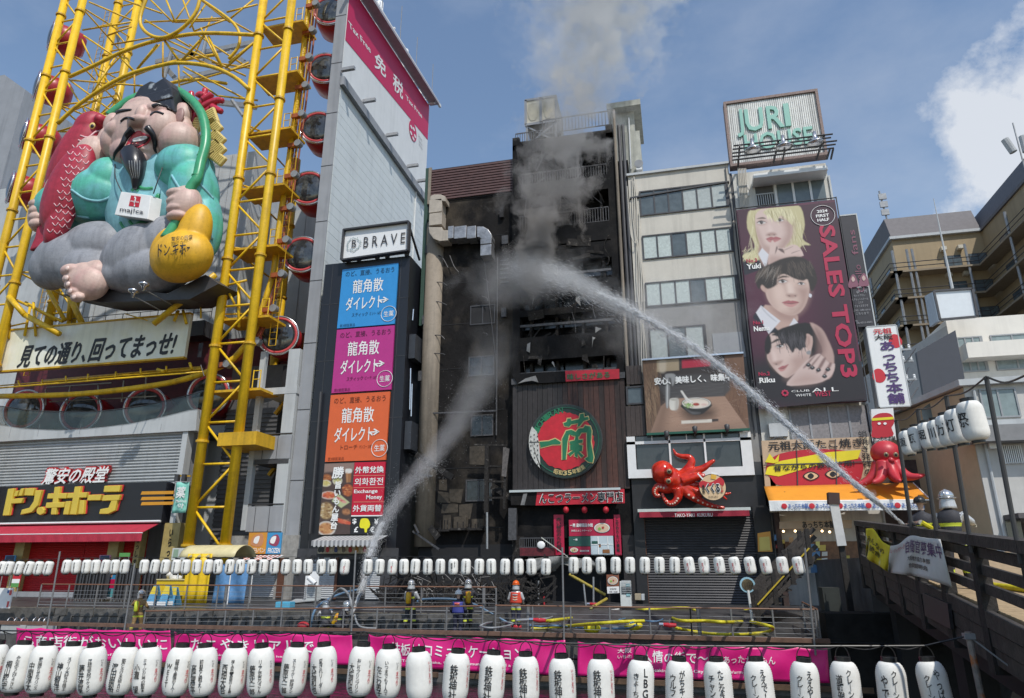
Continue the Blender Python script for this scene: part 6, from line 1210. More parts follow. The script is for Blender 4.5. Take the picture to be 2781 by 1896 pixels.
for s,x0,y0,x1,y1 in(('6F・7F',1412,488,1520,515),('セットサロン',1388,525,1505,546),('ヘアセットスクール',1370,560,1530,580),('エステ',1428,590,1485,608),('フォトスタジオ',1395,618,1530,640),('ご予約・お問い合わせ',1385,658,1550,676),('こちらまで',1408,685,1535,708),('TEL',1400,758,1440,770),('06-6211-0501',1415,770,1565,786)):write(s,d8,x0-6,y0,x1-18,y1,37.27,flat('grey print',(.34,.34,.36)),vb,bold=.0)
MB().box(xa,xb,37.27,37.3,at(*d8(1450,465),37.3).z,at(*d8(1450,458),37.3).z).build('divider',M_lgrey,vb)
vw=T('white_vertical_sign','white vertical takoyaki sign with purple letters under the black sign','sign',(11,37.2,9));X0,X1,Z0,Z1=10.35,11.75,at(*d8(1600,1535),37.2).z,at(*d8(1500,822),37.2).z
MB().box(X0,X1,37.2,37.9,Z0,Z1).build('panel',M_white,vw);b=MB();[b.box(*a)for a in((X0-.05,X0,37.18,37.9,Z0,Z1),(X1,X1+.05,37.18,37.9,Z0,Z1),(X0,X1,37.18,37.9,Z0-.06,Z0),(X0,X1,37.18,37.9,Z1,Z1+.05))];b.build('frame',M_lgrey,vw)
M_purp=flat('purple ink',(.07,.03,.14));W_=X1-X0;H_=Z1-Z0
for s,u0,v0,u1,v1,m,bo,vt in(('元祖',.2,.03,.82,.10,M_redp,.025,False),('大阪',.2,.11,.82,.175,M_ink,.025,False),('あっちち本舗',.3,.20,.85,.97,M_purp,.028,True)):
 b=MB();lettering(b,s,(X0+W_*u0,37.17,Z1-H_*v1),(W_*(u1-u0),0,0),(0,0,H_*(v1-v0)),bo,vt);b.build('lettering',m,vw)
for u,v in((.88,.2),(.14,.62)):
 p=V((X0+W_*u,37.185,Z1-H_*v));MB().prism([p+V((.3*math.cos(a)*(1 if math.sin(a)>0 else 1.1),0,.38*math.sin(a)))for a in[i*math.pi/8 for i in range(16)]],(0,.012,0)).build('red_motif',M_redp,vw)
ss=T('small_octopus_sign','small white sign with red octopus picture under the white vertical sign','sign',at(*e3(640,945),37));quad(e3,[(525,670),(715,660),(742,935),(535,945)],37.0,M_white,ss)
print2('octopus_picture',e3,[(530,780),(545,735),(600,705),(680,705),(718,740),(722,790),(700,830),(712,900),(540,915),(535,840)],36.97,flat('sign octopus red',(.45,.015,.03)),ss);quad(e3,[(530,748),(718,735),(718,757),(533,770)],36.95,flat('sign yellow',(.72,.62,.02)),ss,'headband',.01);write('あっちち本舗',e3,540,905,735,940,36.95,M_ink,ss,bold=.02)
for x in(595,645):print2('eye',e3,[(x-15,792),(x,782),(x+16,792),(x,805)],36.94,M_paper,ss,2)
# ---------------------------------------------------------------- takoyaki stall at street level
sg=T('stall_signboard','wide signboard with red octopus and yellow band over the stall awning','sign',at(2215,1318,37.2));Ys=37.2
quad(S0,[(2068,1197),(2362,1186),(2376,1314),(2078,1322)],Ys,mat('tan print',(.50,.36,.24),.5,var=.1),sg,'panel',.2);quad(S0,[(2344,1190),(2364,1186),(2378,1314),(2358,1315)],Ys-.02,flat('cream strip',(.62,.52,.36)),sg,'side_strip',.02)
print2('octopus_face',S0,[(2080,1275),(2090,1250),(2120,1232),(2180,1222),(2250,1220),(2310,1228),(2340,1250),(2342,1285),(2310,1318),(2130,1320),(2095,1300)],Ys-.03,flat('sign octopus red'),sg)
quad(S0,[(2078,1288),(2084,1270),(2120,1252),(2250,1228),(2338,1222),(2330,1246),(2210,1266),(2115,1294)],Ys-.05,flat('sign yellow'),sg,'headband',.015);print2('knot',S0,[(2078,1255),(2090,1232),(2104,1250),(2116,1234),(2114,1256),(2100,1258)],Ys-.06,flat('sign yellow'),sg,0)
qtext('元祖大阪たこ焼き',S0,(2088,1224),(2342,1212),24,Ys-.05,M_ink,sg,.02);qtext('昔ながらの鉄板使用!',S0,(2102,1281),(2318,1243),15,Ys-.075,M_ink,sg,.022)
for x,y in((2202,1293),(2262,1288)):print2('eye',S0,[(x-22,y),(x,y-13),(x+24,y),(x,y+13)],Ys-.06,M_ink,sg);print2('eye_white',S0,[(x-18,y),(x,y-10),(x+20,y),(x,y+10)],Ys-.07,flat('sign cream'),sg);print2('pupil',S0,[(x-9,y),(x,y-8),(x+9,y),(x,y+8)],Ys-.08,M_ink,sg)
for x in(2162,2268):quad(S0,[(x,1193),(x+2,1193),(x+6,1318),(x+3,1318)],Ys-.08,M_dsteel,sg,'seam',.01)
quad(S0,[(2074,1262),(2370,1252),(2370,1255),(2074,1265)],Ys-.08,M_dsteel,sg,'seam',.01)
b=MB();lettering(b,'蛸焼き発祥の地',(at(2350,1312,Ys).x,Ys-.05,at(2350,1312,Ys).z),(.42,0,0),(0,0,2.6),.01,True);b.build('lettering',M_ink,sg)
sa=T('orange_awning','spotted orange awning over the takoyaki stall','awning',(8.5,36.4,4.5));A=[at(2075,1322,37.15),at(2480,1312,37.15),at(2528,1358,35.0),at(2088,1362,35.0)]
MB().grid(lambda u,v:(A[0].lerp(A[1],u)).lerp(A[3].lerp(A[2],u),v)+V((0,0,-.03*math.sin(v*3.1))),20,6).build('cloth',mat('orange cloth',(.72,.28,.02),.7,var=.06,vs=1,col2=(.16,.06,.01),thr=(.66,.70)),sa,True,solid=.02)
b=MB()
for p,q_ in((A[3],A[2]),(A[1],A[2])):b.tube([p,q_],.035,6)
b.build('frame_bar',M_white,sa);MB().grid(lambda u,v:A[3].lerp(A[2],u*.95)+V((0,-.03+.04*math.sin(u*50)*v,-.02-.42*v)),60,2).build('valance',M_white,sa,solid=.01)
for k in range(5):
 u=.12+k*.175;p=A[3].lerp(A[2],u)+V((0,-.1,-.36));b=MB();lettering(b,'あっちち本舗。',p,V((.92,0,0)),V((0,0,.24)),.02);b.build('lettering',flat('valance blue',(.06,.14,.38)),sa);MB().ball(p+V((-.18,0,.13)),(.13,.012,.13),10,6).build('octopus_mark',M_redp,sa)
ob_=T('octopus_balloon','red inflated octopus balloon hanging over the orange awning','balloon',at(2410,1305,35.9));M_bal=mat('balloon red',(.50,.035,.05),.42,var=.1);YBL=35.9;kk=mpp(e3,650,1050,YBL);ce=at(*e3(648,1045),YBL)
MB().ball(ce,(130*kk,130*kk,115*kk),28,18).build('head',M_bal,ob_,True)
for a,L_,tip in((-90,1.0,0),(-40,.9,0),(0,1.0,0),(40,.95,.1),(100,1.0,.2),(150,.9,.2),(200,1.0,.25)):
 dx,dy=math.cos(rad(a-90)),math.sin(rad(a-90));dx,dy=math.sin(rad(a)),-math.cos(rad(a));s=1.25
 P=spline([ce+V((dx*.35,dy*.35,-.55)),ce+V((dx*.62,dy*.62,-1.0)),ce+V((dx*.85*s,dy*.85*s,-1.35+tip)),ce+V((dx*1.3*s,dy*1.2*s,-1.5+tip*2.2))],4);k=len(P);MB().tube(P,[.33*(1-i/(k-.4))**.75+.02 for i in range(k)],10).build('tentacle',M_bal,ob_,True)
for x in(655,738):b=MB();b.ball(at(*e3(x,1062),YBL-.98 if x<700 else YBL-.9),(.11,.05,.12),12,8);e_=b.build('eye',mat('octopus eye'),ob_,True);b=MB();b.ball(at(*e3(x+2,1062),YBL-1.03 if x<700 else YBL-.95),(.06,.03,.07),10,6);b.build('pupil',M_ink,e_,True)
MB().tube([at(*e3(690,1100),YBL-.95),at(*e3(700,1112),YBL-1.2)],[.1,.13],10).build('snout',M_bal,ob_,True)
# stall interior: posters, counter, bulbs
si=T('takoyaki_stall','open takoyaki stall with posters and bulbs behind the bridge end','stall',(8,38,2.7));MB().box(4.7,13,38.6,39,2.7,7.6).build('back_wall',mat('stall dark',(.05,.03,.025),.7,var=.4,vs=2),si);MB().box(5.1,12.5,37.6,38.6,2.7,3.6).build('counter',mat('stall counter',(.20,.10,.05),.6,var=.3,vs=3),si);MB().box(4.7,4.95,37.2,38,.6,7.4).build('pier',mat('stall dark'),si)
quad(e5,[(1355,195),(1925,180),(1925,245),(1355,250)],36.9,mat('tan print'),si,'name_board',.1);write('あっちち本舗',e5,1535,188,1790,245,36.87,M_ink,si,bold=.02);quad(e5,[(1278,70),(1530,62),(1530,112),(1280,120)],36.9,flat('cream strip'),si,'branch_board',.08);write('道頓堀店',e5,1290,72,1528,114,36.87,M_ink,si,bold=.02)
random.seed(33)
pc=[(.55,.42,.08),(.5,.08,.06),(.6,.58,.52),(.10,.22,.4),(.4,.25,.12),(.62,.6,.2)]
for i in range(34):
 x,y=random.uniform(1290,1900),random.uniform(290,600);w_,h_=random.uniform(25,65),random.uniform(22,50)
 if y>400 and x<1330:continue
 quad(e5,[(x,y),(x+w_,y-2),(x+w_,y+h_),(x,y+h_+2)],37.4-i*.004,flat('bill %d'%(i%6),pc[i%6]),si,'bill',.012)
quad(e5,[(1182,285),(1282,270),(1300,430),(1186,432)],36.5,flat('orange poster'),si,'menu_panel',.05);quad(e5,[(1195,318),(1275,310),(1285,420),(1198,425)],36.47,flat('menu yellow',(.62,.48,.12)),si,'menu_print',.01)
for x,y in((1385,270),(1478,268),(1560,272),(1590,300),(1690,268),(1750,275)):
 MB().ball(at(*e5(x,y),37.0),.055,10,8).build('bulb',mat('lit bulb',(1,.72,.4),.5,emit=6),si,True)
# ================================================================ far right: hotel, white block, corner house, utility pole
M_och=mat('ochre tile',(.34,.26,.155),.7,var=.06,vs=.4,streak=.08);M_slate=mat('slate parapet',(.14,.13,.135),.7,var=.1);M_hwin=mat('hotel glass',(.10,.13,.15),.12,var=.2,spec=.7)
ho=T('ochre_hotel','large ochre hotel with balcony rails and slate parapet in the distance','building',(30,78,2.7));HX0,HX1,HY,HZ=24.8,33.5,75.,39.5
MB().box(HX0,HX1,HY,100,2.7,36.3).build('wall',M_och,ho);MB().box(HX0-.3,HX1,HY-.4,100,36.3,36.6).build('cornice',M_lgrey,ho);MB().prism([(HX0,HY,36.6),(HX1,HY,36.6),(HX1,HY+1.2,HZ),(HX0,HY+1.2,HZ)],(0,20,0)).build('parapet',M_slate,ho)
MB().box(HX1,HX1+25,48,100,2.7,36.3).build('wall',M_och,ho);MB().prism([(HX1-.02,47.8,36.6),(HX1-.02,100,36.6),(HX1+1,100,HZ),(HX1+1,47.8,HZ)],(20,0,0)).build('parapet',M_slate,ho);MB().box(HX1-.2,HX1+10,47.8,HY,36.3,36.6).build('cornice',M_slate,ho)
for k in range(11):
 z=33.6-k*3.0
 if z<5:break
 MB().box(HX0-.9,HX1-.3,HY-1.5,HY,z-1.7,z-1.5).build('balcony_slab',mat('hotel slab',(.25,.2,.14),.7),ho);MB().box(HX1-1.5,HX1,49,HY-1.5,z-1.7,z-1.5).build('balcony_slab',mat('hotel slab'),ho);MB().box(HX0-1.2,HX0,HY-1.5,99,z-1.7,z-1.5).build('balcony_slab',mat('hotel slab'),ho)
 b=MB()
 for h in(-.6,-1.1):
  b.tube([(HX0-1.1,HY-1.4,z+h),(HX1-1.4,HY-1.4,z+h)],.05,4);b.tube([(HX1-1.4,HY-1.4,z+h),(HX1-1.4,49,z+h)],.05,4);b.tube([(HX0-1.1,HY-1.4,z+h),(HX0-1.1,99,z+h)],.05,4)
 b.build('balcony_rail',M_dsteel,ho)
 for x in(HX0+4.6,HX0+7.0):o=MB().box(x,x+1.7,HY-.03,HY,z-1.1,z+.3).build('window',M_dsteel,ho);[MB().box(x+.08+i*.8,x+.8+i*.8,HY-.05,HY-.035,z-1.02,z+.22).build('pane',M_hwin,o)for i in range(2)]
 for x in(HX0+4.4,HX0+6.0):MB().box(x,x+.5,HY-.6,HY,z+.8,z+1.2).build('air_unit',M_crm,ho)
 for y in range(52,74,6):o=MB().box(HX1-.03,HX1,y,y+1.8,z-1.1,z+.3).build('window',M_dsteel,ho);MB().box(HX1-.05,HX1-.035,y+.1,y+1.7,z-1.0,z+.2).build('pane',M_hwin,o)
 for y in range(77,98,4):o=MB().box(HX0-.03,HX0,y,y+1.5,z-1.1,z+.3).build('window',M_dsteel,ho);MB().box(HX0-.05,HX0-.035,y+.1,y+1.4,z-1.0,z+.2).build('pane',M_hwin,o)
for x,y in((HX0-.6,HY-1.3),(HX0+.8,HY-1.3),(HX0+1.3,HY-1.3),(HX0+6.3,HY-1.3),(HX1-1.3,HY-8),(HX1-1.3,HY-14),(HX0-1.0,HY+6)):MB().tube([(x,y,3),(x,y,34.5)],.13,6).build('post',M_steel,ho)
an=T('roof_antenna','stubby antenna mast on the corner of the ochre hotel','antenna',(HX0+.6,HY+2,HZ));MB().tube([(HX0+.6,HY+2,HZ),(HX0+.3,HY+2,HZ+4)],.1,6).build('mast',M_steel,an)
for h in(1.2,2.2,3.2):MB().cbox((HX0+.5,HY+1.9,HZ+h),.8,.2,.7).build('panel',M_steel,an)
an=T('roof_cameras','cluster of grey roof cylinders on the hotel wing at the right edge','antenna',at(2770,395,58));p=at(2768,400,58);MB().tube([p+V((-.5,0,-.4)),p+V((-.9,0,.9))],.3,10).build('cylinder',M_lgrey,an);MB().tube([p+V((.4,0,-.5)),p+V((.4,0,1.0))],.25,10).build('cylinder',M_lgrey,an);MB().tube([p+V((0,0,-2)),p+V((0,0,2.4))],.06,5).build('mast',M_steel,an)
# white modern block with box sign
wb=T('white_block','white block with strip windows below the ochre hotel','building',(24,50,2.7));M_wb=mat('bright white render',(.70,.67,.61),.7,var=.05,vs=.4,streak=.08)
xw=at(*e2(970,1365),48).x
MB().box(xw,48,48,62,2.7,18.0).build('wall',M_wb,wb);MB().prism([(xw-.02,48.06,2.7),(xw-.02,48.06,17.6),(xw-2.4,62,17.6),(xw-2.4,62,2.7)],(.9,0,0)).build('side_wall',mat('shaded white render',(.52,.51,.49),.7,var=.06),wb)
for yt,yb in((1490,1584),(1655,1728)):
 Z1,Z0=at(*e2(1300,yt),48).z,at(*e2(1300,yb),48).z
 for x0,x1,n_ in((1060,1228,3),(1305,1534,4)):xa,xb=at(*e2(x0,1530),48).x,at(*e2(x1,1530),48).x;ribbon(Z0,Z1,xa,xb+(3 if x1>1500 else 0),n_,wb,48,(mat('pale office glass',(.22,.27,.27),.15,var=.15,spec=.6),),M_steel)
Z0=at(*e2(1300,1655),48).z;MB().box(xw+.4,48,46.8,48,Z0-.1,Z0+.9).build('ledge',M_wb,wb)
bp_=T('rooftop_box_sign','blank white rooftop box sign on the white block','sign',at(*e2(1050,1375),46));P=[at(*e2(x,y),46)for x,y in((885,1165),(1160,1147),(1197,1347),(930,1370))];MB().prism(P,(0,.3,0)).build('face',mat('blank lightbox',(.66,.70,.73),.4,var=.04),bp_)
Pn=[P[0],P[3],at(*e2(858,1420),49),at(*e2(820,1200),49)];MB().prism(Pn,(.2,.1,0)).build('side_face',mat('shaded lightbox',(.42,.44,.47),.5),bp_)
b=MB();[b.bar(P[i]+V((0,-.05,0)),P[(i+1)%4]+V((0,-.05,0)),.12)for i in range(4)];b.build('frame',M_dsteel,bp_)
ms=T('roof_mast','thin tall mast rising over the blank rooftop sign','antenna',at(*e2(1020,1140),47));MB().tube([at(*e2(1020,1145),47),at(*e2(885,500),47)],[.09,.02],6).build('mast',M_lgrey,ms)
dk=T('dark_screen_board','big slate blue screen panel on the shaded side of the white block','sign',at(*e3(1120,480),46));quad(e3,[(915,180),(1250,-10),(1330,405),(978,560)],45.8,mat('slate screen',(.045,.05,.065),.6,var=.05),dk,'panel',.3);
# grey corner house on the right
ch=T('corner_house','pale corner house with cream side and large window on the right','building',(14,36,2.7));YH=34.0;M_ch=mat('pale house render',(.50,.49,.47),.75,var=.06,streak=.12);M_ch2=mat('cream house render',(.52,.40,.26),.75,var=.06)
xc=at(*e3(1310,440),YH).x
MB().box(xc,40,YH,46,2.7,10.3).build('wall',M_ch,ch);Pc=[V((xc-.02,YH+.06,2.7)),V((xc-.02,YH+.06,10.15)),V((xc-1.6,41,10.15)),V((xc-1.6,41,2.7))];MB().prism(Pc,(.5,0,0)).build('side_wall',M_ch2,ch);MB().prism([V((xc-.25,YH-.3,10.2)),V((xc+26,YH-.3,10.5)),V((xc+26,46,10.5)),V((xc-1.9,41.3,10.2))],(0,0,.28)).build('eave',M_lgrey,ch)
X0,X1,Z0,Z1=rect(e3,1470,490,1790,745,YH);sill_window(e3,1470,490,1790,745,YH-.02,ch,M_steel,mat('pale office glass'),2);MB().box(X0-1.2,X1+8,YH-.25,YH,Z0-.35,Z0-.12).build('sill_band',M_lgrey,ch);MB().box(X0-1.6,X1+8,YH-.9,YH,Z0-1.15,Z0-.45).build('lower_eave',mat('grey eave',(.22,.22,.225),.6),ch)
X0,X1,Z0,Z1=rect(e3,1655,990,1810,1130,YH);g_=MB().box(X0,X1,YH-.03,YH,Z0,Z1).build('barred_window',M_dsteel,ch);[MB().box(X0+(X1-X0)*i/9,X0+(X1-X0)*i/9+.04,YH-.12,YH-.08,Z0-.05,Z1+.05).build('bar',M_white,g_)for i in range(10)]
MB().box(X0-.55,X0-.25,YH-.3,YH,Z1-.1,Z1+.2).build('vent_hood',M_white,ch);MB().box(xc+.5,30,YH-1.4,YH,4.3,4.5).build('shop_canopy',mat('ribbed roof',(.10,.09,.09),.7),ch);MB().box(xc+.5,30,YH-.05,YH,2.7,4.3).build('shop_window',M_dwin,ch);MB().box(16.5,17.6,YH-.15,YH-.05,3,4.2).build('notice_board',mat('worn board'),ch)
MB().tube([(xc+.35,YH-.1,3),(xc+.35,YH-.1,10)],.06,6).build('down_pipe',M_lgrey,ch);[MB().tube([(15.2+d_,YH-.08,3),(15.2+d_,YH-.08,7.6)],.04,5).build('conduit',M_mgrey,ch)for d_ in(0,.14)]
for x0,y0,x1,y1 in((1095,560,1290,700),(960,640,1040,760)):quad(e3,[(x0,y0+30),(x1,y0-30),(x1+20,y1),(x0+15,y1)],36.6,mat('grey blue glass'),ch,'side_window',.05)
# lane between the houses
ln=T('lane_houses','shaded grey houses down the lane behind the stall','building',(13,52,2.7));MB().box(10.5,16,50,60,2.7,12.5).build('wall',mat('shaded house',(.20,.20,.205),.8,var=.2,vs=1),ln);[MB().box(11+i*1.3,11.8+i*1.3,49.95,50,z,z+1.2).build('window',M_dwin,ln)for i in range(4)for z in(5,8,10.6)]
up=T('utility_pole','crowded utility pole with transformer beside the white vertical sign','utility pole',(13.0,42,2.7));p0,p1=at(*e3(860,1300),42),at(*e3(705,90),42);MB().tube([V((p1.x-.05,42,2.7)),V((p1.x,42,p1.z))],[.2,.14],10).build('pole',M_conc,up)
for dz in(.6,1.3,2.4):MB().box(p1.x-1.1,p1.x+.9,41.85,42.0,p1.z-dz,p1.z-dz+.1).build('crossarm',M_steel,up);[MB().lathe((p1.x+x,41.9,p1.z-dz+.1),[(.05,0),(.08,.08),(.05,.14),(.08,.2),(.03,.26)],8).build('insulator',M_white,up)for x in(-1,-.5,.4,.8)]
MB().tube([(p1.x-.1,41.5,p1.z-6),(p1.x-.1,41.5,p1.z-4.6)],.38,14).build('transformer',M_lgrey,up)
random.seed(14)
for k in range(12):
 z=p1.z-.5-k*.62;P=[V((p1.x+random.uniform(-.5,.4),41.8,z)),V((p1.x+random.uniform(-.6,.5),41.6,z-random.uniform(.6,1.2))),V((p1.x+random.uniform(.3,1.2),41.9,z-random.uniform(-.3,.9)))];MB().tube(spline(P,4),.03,4).build('cable',M_dsteel,up)
fl=T('street_banner','white street banner with pink flower hanging in the lane','banner',at(*e3(985,1320),40));quad(e3,[(915,1110),(1020,1105),(1012,1320),(960,1322)],40,M_white,fl,'cloth',.02);[MB().ball(at(*e3(968,1140),39.95)+V((.12*math.cos(a),0,.12*math.sin(a))),(.07,.01,.07),8,5).build('petal',M_pink,fl)for a in[k*1.257 for k in range(5)]]
# ================================================================ wooden bridge
M_bw=mat('weathered bridge timber',(.05,.042,.037),.8,var=.35,vs=2.5,bump=.4,bs=18,streak=.3,dirt=.3);M_bw2=mat('dark bridge timber',(.022,.019,.017),.8,var=.35,vs=2.5,bump=.4,bs=18,dirt=.3);M_plank=mat('deck plank',(.40,.29,.17),.75,var=.2,vs=3,dirt=.2)
def bX(y):return 4.52+(y-12.5)*.1087
def bR(y):return 3.02+(y-15)*.0744
def bD(y):return bR(y)-1.05
def bB(y):return 1.0+(y-12.5)*.0606
def onb(c,x,y,off=0.0):
 d=ray(*c(x,y));t=(3.161-off)/(d.x-.1087*d.y);return V((0,0,ZC))+d*t
bg_=T('wooden_bridge','weathered timber footbridge with plank deck at the right','bridge',(7,16,1));BW=5.0
y=4.0;k=0
while y<27.4:
 MB().hexa([(bX(y)+.1,y,bD(y)-.06),(bX(y)+BW,y,bD(y)-.06),(bX(y)+BW,y+.215,bD(y+.215)-.06),(bX(y)+.1,y+.215,bD(y+.215)-.06),(bX(y)+.1,y,bD(y)),(bX(y)+BW,y,bD(y)),(bX(y)+BW,y+.215,bD(y+.215)),(bX(y)+.1,y+.215,bD(y+.215))]).build('deck_plank',M_plank,bg_);y+=.23
posts=[5.6+2.3*k for k in range(10)]
for side_,s in((0,1),(BW+.05,-1)):
 for i,y in enumerate(posts):
  x=bX(y)+side_;MB().hexa([(x-.12,y-.11,bB(y)-.12),(x+.10,y-.11,bB(y)-.12),(x+.10,y+.11,bB(y)-.12),(x-.12,y+.11,bB(y)-.12),(x-.09,y-.1,bR(y)-.1),(x+.09,y-.1,bR(y)-.1),(x+.09,y+.1,bR(y)-.1),(x-.09,y+.1,bR(y)-.1)]).build('post',M_bw2,bg_)
  if i+1<len(posts):
   y2=posts[i+1];a,b_=V((bX(y)+side_,y,0)),V((bX(y2)+side_,y2,0))
   for h,hh,ww in((.30,.15,.07),(.57,.15,.07),(.83,.15,.07)):MB().bar(a+V((0,.11,bD(y)+h)),b_+V((0,-.11,bD(y2)+h)),ww,hh).build('rail',M_bw,bg_)
   MB().bar(a+V((0,0,bR(y)-.02)),b_+V((0,-.01,bR(y2)-.02)),.26,.16).build('top_rail',M_bw,bg_)
   if s==1:
    for j in range(3):
     f0,f1=j/3,(j+1)/3;za0,za1=bB(y)+(bD(y)-bB(y))*f0,bB(y)+(bD(y)-bB(y))*f1;zb0,zb1=bB(y2)+(bD(y2)-bB(y2))*f0,bB(y2)+(bD(y2)-bB(y2))*f1;t=.02*j
     MB().hexa([a+V((-.07-t,.11,za0+.01)),b_+V((-.07-t,-.11,zb0+.01)),b_+V((.0,-.11,zb0+.01)),a+V((.0,.11,za0+.01)),a+V((-.07-t,.11,za1-.012)),b_+V((-.07-t,-.11,zb1-.012)),b_+V((.0,-.11,zb1-.012)),a+V((.0,.11,za1-.012))]).build('side_board',M_bw,bg_)
MB().hexa([(bX(4)+.3,4,bB(4)-.5),(bX(4)+BW,4,bB(4)-.5),(bX(27)+BW,27,bB(27)-.5),(bX(27)+.3,27,bB(27)-.5),(bX(4)+.3,4,bB(4)),(bX(4)+BW,4,bB(4)),(bX(27)+BW,27,bB(27)),(bX(27)+.3,27,bB(27))]).build('girder',M_dark,bg_)
for y in(9,18,26):MB().box(bX(y)+.6,bX(y)+1.2,y-.3,y+.3,-2,bB(y)).build('pier',M_dark,bg_)
P=[onb(e4,x,y,.16)for x,y in((945,755),(1140,840),(1165,1040),(962,935))];MB().prism(P,(.06,0,0)).build('name_plate',mat('dark bronze plate',(.03,.03,.035),.5,var=.3,vs=4),bg_)
# cloth banners tied to the rail
def bridge_cloth(name,top,bot,m,label):
 T_=spline([V((x,y,0))for x,y in top],6);B_=spline([V((x,y,0))for x,y in bot],6);n_=24
 def pick(L_,u):f=u*(len(L_)-1);i=min(int(f),len(L_)-2);return L_[i].lerp(L_[i+1],f-i)
 def fn(u,v):p=pick(T_,u).lerp(pick(B_,u),v);q=onb(e4,p.x,p.y,.22+.05*math.sin(u*14+v*3)*(.3+v));return q
 o=MB().grid(fn,n_,10).build(name,m,None,True,solid=.008);tag(o,label,'banner');return o,fn
yb_,fy=bridge_cloth('yellow_banner',[(500,250),(560,255),(625,345),(690,385)],[(498,465),(520,495),(600,540),(672,592)],mat('yellow cloth',(.72,.62,.02),.75,var=.08,col2=(.7,.7,.6),thr=(.60,.66)),'yellow cloth banner tied to the bridge rail beside a white one')
wb_,fw=bridge_cloth('white_banner',[(690,385),(760,370),(850,305),(960,320),(1085,332)],[(672,592),(740,605),(850,618),(960,640),(1180,712)],mat('white cloth',(.62,.62,.60),.75,var=.06),'white cloth banner with purple lettering tied to the bridge rail')
def cloth_text(s,u0,v0,u1,v1,m,par,fn,bold=.01):
 b=MB();lettering(b,s,(0,0,0),(1,0,0),(0,0,1),bold);b.v=[tuple(fn(u0+(u1-u0)*v[0],v0+(v1-v0)*(1-v[2]))+V((-.02-v[1]*-1,0,0))*1.0)for v in b.v];b.build('lettering',m,par)
cloth_text('自衛官募集中',.42,.10,.98,.42,flat('purple ink'),wb_,fw);cloth_text('大阪地方協力本部',.46,.50,.82,.62,M_ink,wb_,fw);cloth_text('合同説明会',.48,.68,.80,.80,M_ink,wb_,fw);cloth_text('ミュージックワーク',.04,.14,.40,.28,M_redp,wb_,fw);cloth_text('みんなの',.15,.25,.8,.45,M_ink,yb_,fy);cloth_text('統合',.3,.5,.7,.7,M_ink,yb_,fy)
# tall lamp post with a white panel at the bridge end, wooden steps down to the promenade
lp=T('panel_lamp_post','dark lamp post with a tall white panel at the bridge end','lamp post',(7.2,29,1));pA,pB,pC=at(2262,1339,29),at(*e4(305,385),29),at(2264,1370,29);MB().bar((pB.x+.04,29.1,.4),pA+V((.05,.1,0)),.2,.18).build('post',M_bw2,lp);MB().bar(pB+V((0,-.08,0)),pC+V((0,-.08,0)),.32,.1,(0,1,0)).build('panel',mat('lamp panel',(.50,.50,.49),.5),lp);MB().bar(pC+V((0,0,0)),pA,.4,.36,(0,1,0)).build('cap',mat('lamp cap',(.05,.025,.02),.6),lp)
stp=T('timber_stairs','weathered timber stairs from the promenade up to the bridge','stairs',(4,30.5,.4));sx0,sx1=at(*e5(1180,880),30).x,at(*e5(1640,880),30).x
ns=10
for i in range(ns):MB().box(sx0+(sx1-sx0)*i/ns,sx0+(sx1-sx0)*(i+1)/ns+.05,29.9,31.6,.3+i*.24,.36+i*.24).build('tread',M_bw,stp)
for yy in(29.85,31.65):
 for i in range(4):x=sx0+(sx1-sx0)*i/3;z=.3+2.3*i/3;MB().box(x-.08,x+.08,yy-.07,yy+.07,z-.1,z+1.25).build('post',M_bw2,stp)
 for h in(.25,.6,.95,1.25):MB().bar((sx0-.1,yy,.3+h),(sx1+.3,yy,2.6+h),.07,.16).build('rail',M_bw,stp)
MB().bar((sx0,29.75,1.0),(sx1,29.75,3.1),.05).build('handrail',mat('yellow rail',(.5,.36,.03),.5),stp)
cb=T('dark_cabinet','dark equipment cabinet under the bridge landing','cabinet',at(*e5(1790,1090),28.2));X0,X1,Z0,Z1=rect(e5,1715,715,1850,1095,28.0);MB().box(X0,X1,28.0,28.8,Z0,Z1).build('body',mat('cabinet green',(.03,.035,.032),.6,var=.2),cb);MB().box(X0+.08,X1-.08,27.97,28,Z0+.1,Z1-.2).build('door',mat('cabinet green'),cb)
# ================================================================ promenade furniture
M_brail=mat('brown handrail',(.20,.10,.06),.5,var=.15,vs=2);M_post=mat('galvanised post',(.20,.20,.205),.5,metal=.3,var=.15,vs=3)
def rail_run(name,label,pts,h=1.02,step=1.5,base=None,wires=4,posts=True):
 t=T(name,label,'railing',pts[0]);P=[V(p)for p in pts]
 for a,b_ in zip(P[:-1],P[1:]):
  MB().tube([a+V((0,0,h)),b_+V((0,0,h))],.028,7).build('top_rail',M_brail,t);MB().tube([a+V((0,0,.1)),b_+V((0,0,.1))],.03,6).build('bottom_rail',M_post,t)
  for k in range(wires):z=.24+(h-.34)*k/wires;MB().tube([a+V((0,0,z)),b_+V((0,0,z))],.007,4).build('wire',M_steel,t)
  n=max(1,round((b_-a).length/step))
  for i in range(n+1):p=a.lerp(b_,i/n);MB().tube([p+V((0,0,-.05)),p+V((0,0,h-.02))],.034,7).build('post',M_post,t)
 return t
rail_run('promenade_railing','long brown topped railing on the retaining wall at left',[(-29.5,28.12,.6),(-7.3,28.12,.6)],step=1.62)
rail_run('ramp_railing','sloping railing along the ramp at the canal edge',[(-22.2,26.5,lowz(-22.2)),(-14.5,26.5,lowz(-14.5)),(-7.4,26.5,lowz(-7.4))],step=1.35)
rail_run('deck_railing','railing at the canal edge in front of the yellow hoses',[(-6.9,26.5,0),(.2,26.5,0),(4.3,26.5,0)],step=1.5)
rail_run('stair_side_railing','short wire railing across the promenade beside the timber stairs',[(4.4,26.6,0),(4.4,29.6,.1)],step=1.5,wires=8)
